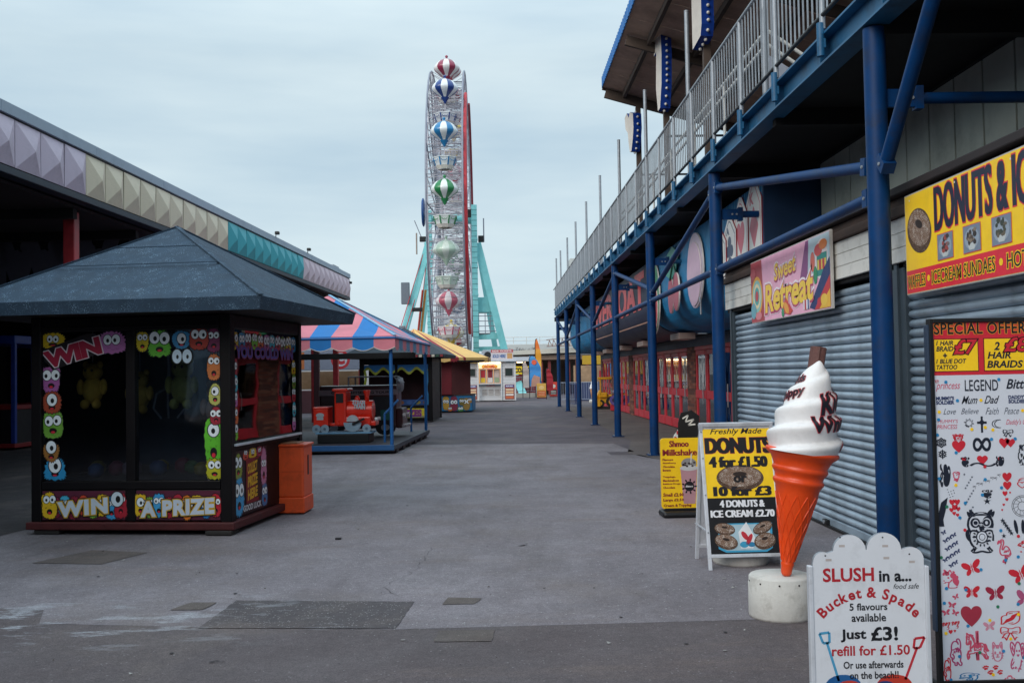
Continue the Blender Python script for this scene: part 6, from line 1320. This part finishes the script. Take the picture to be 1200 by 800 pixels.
for k in range(NG):
    a = A0 - PI / 8 * k; r_ = 10.9; cx, cy, cz = cp_(a, r_, 0.02); cz += .95
    c1, c2 = [mat('balloon_' + q_.strip('#'), q_, .3, .08, 3, coat=.3) for q_ in gcol[k]]
    # basket
    b = MB()
    n8 = 8
    for i in range(n8):
        t0, t1 = PI / 8 + PI / 4 * i, PI / 8 + PI / 4 * (i + 1); g_ = .03
        P0, P1 = Vector((math.cos(t0), math.sin(t0), 0)), Vector((math.cos(t1), math.sin(t1), 0))
        b.add([P0 * .66 + Vector((0, 0, -.5)), P1 * .66 + Vector((0, 0, -.5)), P1 * .86 + Vector((0, 0, .08)), P0 * .86 + Vector((0, 0, .08)), P0 * .84 + Vector((0, 0, .08)), P1 * .84 + Vector((0, 0, .08)), P1 * .82 + Vector((0, 0, -.02)), P0 * .82 + Vector((0, 0, -.02))], [(0, 1, 2, 3), (3, 2, 5, 4), (4, 5, 6, 7)], c2)
        b.add([P0 * .66 + Vector((0, 0, -.5)), P1 * .66 + Vector((0, 0, -.5)), Vector((0, 0, -.5))], [(1, 0, 2)], cream_w)
        b.add([P0 * .5 + Vector((0, 0, -.72)), P1 * .5 + Vector((0, 0, -.72)), P1 * .7 + Vector((0, 0, -.48)), P0 * .7 + Vector((0, 0, -.48))], [(0, 1, 2, 3)], cream_w)
        b.bar(P0 * .67 + Vector((0, 0, -.5)), P0 * .875 + Vector((0, 0, .09)), .09, .03, c1); b.bar(P0 * .87 + Vector((0, 0, .08)), P1 * .87 + Vector((0, 0, .08)), .05, .05, c2)
        mid = (P0 + P1) / 2; tn = (P1 - P0).normalized()
        sw = [mid * .87 + tn * d + Vector((0, 0, h - (1 - 0) * 0)) for d, h in ((-.2, -.08), (-.12, -.2), (0, -.17), (.12, -.2), (.2, -.08))]
        sw = [v_ * 1.0 + Vector((v_.x, v_.y, 0)).normalized() * .03 for v_ in sw]
        b.path([tuple(v_) for v_ in sw], .022, c1 if k != 5 else mat('grey_green_trim', '#7a8a80', .5, .1), 5)
    b.tube((0, 0, -.5), (0, 0, 1.1), .035, wtruss, 6)
    for sx in (-.35, .35): b.tube((sx, 0, -.3), (sx, 0, .55), .02, wtruss, 5)
    b.bbox(-.5, .5, .3, .6, -.3, .1, mat('gondola_seat', '#5a4a4a', .7, .2), .02)
    o = b.build('gondola', fw); o.location = (cx, cy, cz - 2.0)
    tag(o, ['gondola under the topmost red balloon', 'dark red and white gondola near the top', 'navy and white gondola', 'bright blue and white gondola', 'green and white gondola', 'pale mint gondola', 'pink and white gondola', 'yellow and white gondola low behind the awning'][k] if k < 8 else None)
    q = MB(); ns_ = 16; q.lathe(bal, c1, 48, None, True, lambda i, j, c1=c1, c2=c2: (c1 if (j < 5 or j > 13) else (c1 if ((i + 2) // 4) % 2 == 0 else c2)))
    for i in range(16):
        t0 = 2 * PI * (i + .5) / 16; 
        if i % 2: q.tube((.925 * math.cos(t0), .925 * math.sin(t0), 0), (.935 * math.cos(t0), .935 * math.sin(t0), 0), .02, cream_w, 5)
    qo = q.build('balloon', o); qo.location = (0, 0, 2.0)
# towers
def tower(x, zt_, nm):
    for y in (-1.4,):
        b = MB(); b.bbox(x - .22, x + .22, y - .22, y + .22, .05, zt_, turq, .02)
        for z in range(int(zt_ / .42)): b.box(x - .222, x + .222, y - .235, y - .222, .3 + z * .42, .33 + z * .42, mat('turquoise_rung_dark', '#2f6a70', .6, .1))  # dark rung lines of the tower ladder
        for z in range(int(zt_ / 2.2)): b.bbox(x - .25, x + .25, y - .26, y + .26, 1.2 + z * 2.2, 1.35 + z * 2.2, turq, .01)
        b.build(nm, fw)
tower(-1.72, 14.6, 'tower_column'); tower(1.86, 15.0, 'tower_column')
B('bearing_bracket', 1.0, 1.64, -1.5, -1.1, ZC - .1, ZC + .5, black, fw)
def leg(p, q_, wd=.55, m=None, nm='support_leg'):
    b = MB(); b.bar(p, q_, wd, wd * .7, m or turq, (0, 1, 0)); b.build(nm, fw)
leg((-1.78, -1, 12.1), (-5.1, -2.5, .05)); leg((-1.78, 2.5, 12.1), (-3.7, 6, .05), .5); leg((-1.95, -1, 11.85), (-1.55, -1, 12.35))
leg((2.1, -1, 12.0), (4.15, -1.5, 3.2)); leg((4.1, -1.5, 3.4), (5.25, -12.3, .05), .5); leg((2.1, 2.5, 12), (3.8, 6, 1.0), .45)
b = MB(); b.bar((2.05, -1, 4.6), (3.95, -1.2, 4.6), .4, .5, turq); b.bar((2.05, -1, 3.6), (4.3, -1.2, 3.6), .3, .35, turq); b.build('cross_beam', fw)
b = MB(); b.bbox(2.05, 3.25, -1.1, .3, 6.5, 7.7, turq, .03); b.build('turquoise_cabin', fw)
b = MB()
for z in (5.0, 5.4, 5.8, 6.2):
    b.tube((2.1, -1.2, z), (3.5, -1.2, z), .035, wst, 6)
for x in (2.1, 2.6, 3.0, 3.5): b.tube((x, -1.2, 4.8), (x, -1.2, 6.4), .03, wst, 6)
b.bbox(2.05, 3.6, -1.3, .2, 4.75, 4.85, pm('#6a6a72'), .01); b.build('service_platform', fw)
b = MB(); b.bbox(2.15, 2.6, -1.2, -.8, 12.1, 12.6, black, .03); b.tube((2.6, -1, 12.1), (2.6, -1, 14.0), .05, wst, 6); b.build('tower_fitting', fw)
b = MB(); b.bbox(-2.5, -2.0, -1.2, -.8, 12.2, 12.6, black, .03); b.tube((-2.3, -1, 12.4), (-2.9, -1, 13.9), .04, wst, 6); b.tube((-2.75, -1, 11.2), (-2.75, -1, 12.9), .06, pm('#9a8a80'), 6); b.build('tower_fitting', fw)
b = MB(); b.bbox(-3.95, -3.3, -2, -1.5, 7.2, 8.9, pm('#6a727c'), .04); b.tube((-3.3, -1.7, 7.6), (-2.8, -1.5, 7.6), .05, wst, 6); b.build('speaker_panel', fw)
b = MB(); b.bbox(-3.1, -2.3, -2, -1.7, 6.6, 6.9, black, .03); b.build('floodlight_bar', fw)
for (p_, q_) in (((-2.1, -1.2, 11.6), (-4.6, -3, 3.2)), ((-1.95, 0, 11.6), (-3.0, 0, 3.2)), ((-2.0, -1.0, 10.5), (-4.4, -3, 2.5))):
    b = MB(); b.tube(p_, q_, .03, wred, 6); b.build('cable', fw)
for (x, c_) in ((-2.35, '#d8402a'), (-2.12, '#d88a3a')):
    b = MB(); b.bar((x, -.5, 8.4), (x - .55, -1, 3.6), .13, .12, pm(c_)); b.build('slide_rail', fw)
for i, (x, c_) in enumerate(((-1.1, '#c8a040'), (2.5, '#d6a83c'), (.6, '#cfa040'))):
    b = MB(); b.bbox(x + .3, x + 1.9, -3.2, -1.6, 1.4, 3.1, pm(c_), .03)
    for k in range(7): b.box(x + .35 + k * .22, x + .42 + k * .22, -3.225, -3.205, 1.5, 3.0, pm('#b08a30'))
    b.build('yellow_drive_housing', fw)
# unseen building added at the camera's back for the glass to reflect
rb = thing('added_rear_building', (-26, -24, 0), 0, 'pale two-storey building behind the viewpoint', 'building')
B('wall', 0, 50, -6, 0, 0, 6.5, mat('rear_render', '#8c9aa8', .9, .3, 1), rb); B('roof', -.3, 50.3, -6.2, .3, 6.5, 6.9, mat('roof_felt_grey', '#4a4e54', .9, .2), rb)
for k in range(12):
    o = B('window', 1.5 + 4 * k, 3.6 + 4 * k, .0, .05, 3.8, 5.4, pm('#2a3038'), rb); B('shop_window', 1.2 + 4 * k, 4.2 + 4 * k, .0, .06, .4, 2.6, pm('#5a6a78'), rb)
B('wheel_base', -5.2, 5.4, -4.2, 4.5, .05, 1.3, mat('wheel_base_dark', '#4a5058', .7, .2), fw)

# ------------------------------------------------------------------ far background
pale = mat('pale_render', '#b9bcba', .8, .1, .5); conc2 = mat('concrete_edge', '#8d8b86', .85, .2, 1.5); bgw = mat('far_wall', '#8a7466', .8, .25, 1)
fs = thing('flat_roofed_arcade', (2.2, 74, 0), 0, 'long flat-roofed open arcade with dark red columns closing the lane', 'building')
b = MB(); b.prism([(-2.4, 3.25), (7.5, 3.6), (13, 3.7), (13, 3.3), (7.5, 3.2), (-2.4, 2.95)], 0, 9, mat('pale_roof_edge', '#c4bfb4', .7, .1), None); b.build('roof', fs)
B('back_wall', -2.4, 13, 8.0, 8.2, 0, 3.0, bgw, fs)
B('ceiling_beam', -2.4, 13, .4, .7, 2.6, 2.94, mat('beam_brown', '#8a7466', .8, .2), fs)
for x in (.55, 1.15, 1.75, 3.2, 4.6, 6.2, 8.0, 10): b = MB(); b.bbox(x, x + .22, .8, 1.0, 0, 2.62, pm('#7c3030'), .01); b.build('column', fs)
for k, (x, w_, c_) in enumerate(((-2.2, 1.2, '#3a3430'), (2.1, .9, '#6a6258'), (3.6, .8, '#76685a'), (5, 1.0, '#7a7264'), (6.6, 1.2, '#5a4a40'))): B('shop_front', x, x + w_, 7.6, 7.9, .1, 2.4, pm(c_), fs)
pb = thing('pale_terrace', (-3, 112, 0), 0, 'long pale building with railed roof terrace far behind the arcade', 'building')
b = MB(); b.bbox(3.5, 26, 0, 8, 0, 4.9, pale, .05); b.build('block', pb)
for k in range(9): B('window', 4.3 + 2.4 * k, 5.9 + 2.4 * k, -.03, .0, 3.5, 4.3, pm('#8a9096'), pb)
b = MB(); 
for z in (5.3, 5.7): b.tube((3.6, .1, z), (25.9, .1, z), .04, pm('#d0d0cc'), 6)
for k in range(16): b.tube((3.6 + 1.48 * k, .1, 4.9), (3.6 + 1.48 * k, .1, 5.7), .04, pm('#d0d0cc'), 6)
b.build('roof_railing', pb)
ht = thing('white_tower_block', (9.1, 118, 0), 0, 'white tower block with small red lettering rising behind the railing', 'building')
b = MB(); b.bbox(0, 2.3, 0, 4, 0, 15.2, pale, .05); b.bbox(-.6, 0.2, .5, 4, 0, 12.4, pm('#b0b4b8'), .05); b.build('block', ht)
for k in range(4):
    for i in range(3): B('window', .3 + .65 * i, .7 + .65 * i, -.03, .0, 12.6 - k * 1.6, 13.3 - k * 1.6, pm('#8a8890'), ht)
p = Print(y=-.01); p.text('HOTEL', .6, 13.9, 1.9, 14.3, '#b06a6a', 1, .05); p.build('lettering', ht)
# sign gantry of curved letters over the far arcade
gt = thing('roof_lettering_frame', (3.9, 73.5, 3.55), 0, 'brownish metal lettering frame on the flat arcade roof', 'sign')
b = MB()
for k in range(9): b.path([(.32 * k, 0, 0), (.32 * k + .12, 0, .45 + .04 * k), (.32 * k + .3, 0, .1)], .03, pm('#8a6a60'), 5)
b.tube((-.1, 0, .02), (3.2, 0, .05), .03, pm('#8a6a60'), 5); b.tube((-.1, 0, .5), (3.2, 0, .8), .03, pm('#8a6a60'), 5); b.build('frame', gt)
# yellow sign stall beside the wheel
ys = thing('yellow_sign_kiosk', (1.2, 69.5, 0), 0, 'stall with a yellow lettered sign beyond the ticket booth', 'stall')
b = MB(); b.bbox(-.6, 1.7, 0, 1.5, 2.45, 2.75, pm('#b8bcc4'), .02); b.build('roof', ys)
b = MB(); b.bbox(.1, 1.4, 0, .1, 1.55, 2.1, pm('#dcb81e'), .01); b.build('sign_board', ys); p = Print(y=-.001); p.text('COAST', .15, 1.68, 1.15, 1.98, '#17141a', 1, .06); p.build('lettering', ys)
b = MB(); b.bbox(-.5, 1.6, .8, 1.4, .05, 1.5, pm('#7a2c34'), .02); b.build('counter', ys)
b = MB(); b.tube((.3, .2, 2.38), (.9, .2, 2.38), .04, mat('stall_light', '#ffe8c0', .5, 0, emit='#ffd8a0', es=3), 8); b.build('strip_light', ys)
for x in (-.55, 1.6): b = MB(); b.bbox(x, x + .06, .1, .16, 0, 2.45, pm('#9a9ea6'), .005); b.build('post', ys)
# metal barrier with concrete plinth
def barrier(x, y, n, rot, lab, cat='barrier', h=1.05, plinth=True, mm=None):
    t = thing('metal_barrier', (x, y, 0), rot, lab, cat); mm = mm or pm('#6a727c'); z0 = .3 if plinth else 0
    if plinth: b = MB(); b.bbox(0, n * .13, -.15, .15, 0, .3, conc2, .02); b.build('plinth', t)
    b = MB(); b.tube((0, 0, z0 + h), (n * .13, 0, z0 + h), .025, mm, 6); b.build('top_rail', t); b = MB(); b.tube((0, 0, z0 + .12), (n * .13, 0, z0 + .12), .02, mm, 6); b.build('bottom_rail', t)
    b = MB()
    for k in range(n + 1): b.tube((k * .13, 0, z0 + .12), (k * .13, 0, z0 + h), .011 if k % 8 else .025, mm, 5)
    b.build('bars', t)
barrier(1.35, 66.2, 13, 0, 'grey railing on a low concrete wall beside the turquoise wheel leg')
barrier(3.6, 55.2, 16, -2, 'grey crowd barrier at the far end of the walkway', plinth=False, mm=pm('#8a92a2'))
barrier(5.8, 52.2, 14, 20, 'grey crowd barrier beyond the arcade corner', plinth=False, mm=pm('#7a8292'))
barrier(3.5, 47.9, 9, 75, 'dark blue barrier between the farthest posts', plinth=False, mm=pm('#2a3c66'))
# banners and boards
def banner(x, y, h, wd, c1, c2, c3, lab, nm='feather_banner', rot=0):
    t = thing(nm, (x, y, 0), rot, lab, 'banner')
    b = MB(); b.path([(0, 0, 0), (0, 0, h * .92), (wd * .12, 0, h * .985), (wd * .4, 0, h)], .022, black, 6); b.build('pole', t)
    def fl(z0, z1, m, n_=8):
        b = MB(); vs = []
        for i in range(n_ + 1):
            z = z0 + (z1 - z0) * i / n_; f = (z / h); ww = wd * min(1, (max(0, 1.02 - f) * 3.2) ** .5); vs += [(.02, .0 + .01 * math.sin(i), z), (-.0 + ww, .012 * math.sin(i * .7 + 1), z), (.02, .012 + .01 * math.sin(i), z), (ww, .012 + .012 * math.sin(i * .7 + 1), z)]
        fs_ = []
        for i in range(n_): a = 4 * i; fs_ += [(a, a + 1, a + 5, a + 4), (a + 3, a + 2, a + 6, a + 7), (a + 1, a + 3, a + 7, a + 5), (a + 2, a, a + 4, a + 6)]
        b.add(vs, fs_, pm(m)); b.build('flag', t)
    fl(h * .28, h * .62, c3); fl(h * .621, h * .82, c2); fl(h * .821, h * .99, c1); return t
banner(2.15, 63.5, 2.75, .75, '#4a90c8', '#3a80c0', '#3a88c8', 'tall blue feather banner with an orange sun')
o = bpy.data.objects['feather_banner']; b = MB(); b.tube((.32, -.05, 2.3), (.32, -.04, 2.3), .16, pm('#d85a3c'), 16); b.build('orange_sun', o); b = MB(); b.prism([(.1, .75), (.65, .8), (.68, 1.35), (.3, 1.5), (.15, 1.2)], -.06, -.045, pm('#b88a78')); b.build('picture', o)
banner(1.75, 64.5, 2.4, .45, '#b8a8a0', '#a89890', '#b8b0ac', 'pale beige feather banner left of the blue one')
banner(2.65, 66.0, 3.9, .4, '#e0742c', '#d8942c', '#d8a43c', 'tall thin orange feather flag behind the blue banner')
banner(3.1, 61.0, 1.9, .45, '#a82430', '#b02a34', '#a82430', 'short dark red feather banner beside the posters', rot=-20)
for i, (x, y, w_, z1, c1, c2, c3, lab) in enumerate([(2.62, 63.4, .58, .95, '#d8a850', '#c83c2c', '#e8c080', 'orange and cream poster board in front of the far arcade'), (3.6, 66.5, .5, 1.0, '#c83a2a', '#2c2a2e', '#c8c0b8', 'red and black poster board right of the red banner'), (5.7, 50.5, .5, 1.5, '#b82a30', '#c83038', '#e8d0c0', 'red poster board by the ice cream counter')]):
    t = thing('poster_board', (x, y, 0), 0, lab, 'sign'); b = MB(); b.bbox(0, w_, 0, .04, .08, z1, pm(c1), .01); b.build('board', t); b = MB(); b.bbox(-.02, w_ + .02, -.1, .15, 0, .08, pm('#6a2a2a'), .01); b.build('foot', t)
    p = Print(); p.rect(.03, .14, w_ - .03, z1 * .5, c2, 1); p.ell(w_ / 2, z1 * .72, w_ * .3, z1 * .13, c3, 1); 
    for k in range(3): p.rect(.08, .2 + .09 * k, w_ - .08, .235 + .09 * k, c3, 2)
    p.build('print', t)
# ice cream counter and small far things between the posts
yk = thing('yellow_awning_stall', (4.9, 56, 0), 0, 'stall with a mustard awning behind the farthest blue posts', 'stall')
b = MB(); b.prism([(0, 2.05), (1.7, 2.05), (1.7, 2.55), (0, 2.55)], 0, .1, pm('#b8942c')); b.build('awning', yk); b = MB(); b.bbox(-.4, 2.4, .8, 1.2, 0, 1.05, pm('#3a4468'), .02); b.build('counter', yk)
b = MB(); b.bbox(-.4, 2.4, 1.3, 1.4, 1.05, 2.0, mat('stall_back', '#a08468', .7, .3, 3), .01); b.build('back_panel', yk); b = MB(); b.bbox(1.0, 1.9, .6, .66, 1.3, 1.7, pm('#b02830'), .01); b.build('red_sign', yk)
for x in (-.38, 2.34): b = MB(); b.bbox(x, x + .06, .2, .26, 0, 2.4, pm('#5a3028'), .005); b.build('post', yk)
for i, (x, y, s_) in enumerate(((5.05, 52.0, .62), (6.05, 52.6, .8))):
    t = thing('ice_cream_display', (x, y, 0.0), 0, ['small white ice cream display cone between the blue posts', 'tall white ice cream display cone behind the yellow digger'][i], 'display cone')
    b = MB(); b.lathe([(0, .0), (.3 * s_, 0), (.3 * s_, .15), (.1, .18), (0, .18)], conc, 16); b.build('base', t)
    b = MB(); b.lathe([(0, .18), (.05, .18), (.22 * s_, .18 + .9 * s_), (0, .18 + .9 * s_)], pm('#a87048'), 14); b.build('cone', t)
    b = MB(); b.lathe([(.24 * s_, 0), (.26 * s_, .1 * s_), (.2 * s_, .18 * s_), (.21 * s_, .28 * s_), (.13 * s_, .4 * s_), (.12 * s_, .48 * s_), (.02, .75 * s_), (0, .76 * s_)], cream, 14, Matrix.Translation((0, 0, .18 + .9 * s_))); b.build('whip', t)
# yellow digger ride
yd = mat('digger_yellow', '#dca012', .4, .12, 3)
dg = thing('digger_ride', (4.45, 43.3, 0), 8, 'yellow toy digger ride parked by the arcade doors', 'ride')
b = MB(); b.bbox(.0, .62, -.2, .5, .25, .62, yd, .04); b.bbox(.05, .4, -.3, .2, .5, .72, yd, .03); b.build('body', dg)
for (x, y) in ((.08, -.3), (.62, -.3)): b = MB(); b.bbox(x, x + .06, y, y + .06, .6, 1.3, yd, .01); b.build('cab_post', dg)
b = MB(); b.bbox(0.0, .74, -.35, .45, 1.28, 1.38, yd, .03); b.build('cab_roof', dg)
b = MB(); b.bar((.65, -.1, .5), (.82, -.2, 1.25), .1, .1, yd); b.bar((-.1, -.2, .35), (.1, -.1, .8), .14, .1, yd); b.build('arm', dg); b = MB(); b.prism([(-.25, .12), (.1, .12), (.1, .42), (-.12, .45)], -.4, .2, yd); b.build('bucket', dg)
for (x, r_) in ((.1, .17), (.58, .24)):
    b = MB(); b.tube((x, -.34, r_ + .08), (x, -.22, r_ + .08), r_, black, 18); o = b.build('wheel', dg); b = MB(); b.tube((x, -.36, r_ + .08), (x, -.34, r_ + .08), r_ * .5, yd, 12); b.build('rim', o)
b = MB(); b.bbox(-.05, .75, -.3, .5, 0, .1, black, .02); b.build('base', dg)
pr = thing('purple_vehicle_ride', (4.75, 40.9, 0), 8, 'purple and black toy vehicle ride on a red base near the digger', 'ride')
b = MB(); b.bbox(-.05, .62, -.3, .5, .02, .27, pm('#b02030'), .02); b.build('base', pr); b = MB(); b.bbox(0, .6, -.2, .45, .3, .62, pm('#3a2c50'), .06); b.bbox(.1, .55, -.1, .4, .6, 1.05, pm('#1c1a24'), .08); b.build('body', pr)
b = MB(); b.tube((.12, -.36, .45), (.12, -.22, .45), .2, pm('#5c4a8c'), 18); o = b.build('wheel', pr); b = MB(); b.tube((.12, -.38, .45), (.12, -.36, .45), .09, pm('#2a2240'), 12); b.build('hub', o)
b = MB(); b.tube((.52, -.34, .42), (.52, -.22, .42), .15, pm('#5c4a8c'), 18); b.build('wheel', pr); b = MB(); b.bbox(.05, .5, -.25, -.1, .72, .86, pm('#8a8098'), .04); b.build('bonnet', pr)
# bare bush and distant trees / hedge
def bare_bush(x, y, z0, h, lab, n=90, seed=1):
    r_ = random.Random(seed); tm = mat('bare_twigs', '#5a4a44', .9, .2); b = MB(); t = thing('bare_tree', (x, y, 0), 0, lab, 'tree')
    trunk = MB(); trunk.tube((0, 0, 0), (0, 0, z0), .16, tm, 7, .1); trunk.build('trunk', t)
    def grow(p, d, l, w_, k):
        q_ = p + d * l; b.tube(p, q_, w_, tm, 4, w_ * .6, False)
        if k:
            for _ in range(3): grow(q_, (d + Vector((r_.uniform(-.7, .7), r_.uniform(-.7, .7), r_.uniform(-.2, .5)))).normalized(), l * r_.uniform(.6, .85), w_ * .6, k - 1)
    for i in range(5): grow(Vector((0, 0, z0 * .95)), Vector((math.cos(i * 1.3) * .8, math.sin(i * 1.3) * .8, .7)).normalized(), h * .3, .06, 4)
    b.build('crown', t)
bare_bush(1.2, 88, 2.6, 2.0, 'bare winter tree right of the turquoise wheel leg', seed=3); bare_bush(3.2, 92, 2.6, 1.9, 'second bare winter tree above the far roof', seed=5); bare_bush(-.3, 95, 2.8, 1.8, 'bare tree partly behind the turquoise wheel leg', seed=8)
dh = thing('dark_hedge_wall', (-1.0, 84, 0), 0, 'dark low wall and planting behind the wheel', 'wall')
b = MB(); b.bbox(2.5, 12, 0, .6, 0, 3.1, pm('#2c2a30'), .05); b.build('block', dh)
# skyline behind the left row so the horizon is closed
for i, (x, y, w_, h, c_) in enumerate([(-34, 120, 22, 6, '#8a8c90'), (-58, 130, 20, 7, '#7a7470'), (-9, 150, 9, 4.2, '#9a9894'), (24, 118, 30, 5.5, '#8c8a88'), (58, 110, 30, 6.5, '#7c7874')]):
    t = thing('far_building', (x, y, 0), 0, ['low grey far building behind the amusement hall', 'far brownish building at the left beyond the hall', 'low pale far building behind the wheel base', 'low far building right of the lane end', 'far building at the right behind the arcade'][i], 'building')
    b = MB(); b.bbox(0, w_, 0, 10, 0, h, pm(c_), .05); b.build('wall', t); b = MB(); b.bbox(-.2, w_ + .2, -.2, 10.2, h, h + .25, pm('#6a6a6c'), .03); b.build('roof', t)
    for k in range(int(w_ / 3)): B('window', 1 + 3 * k, 2.6 + 3 * k, -.03, .0, h * .5, h * .75, pm('#3a4048'), t)
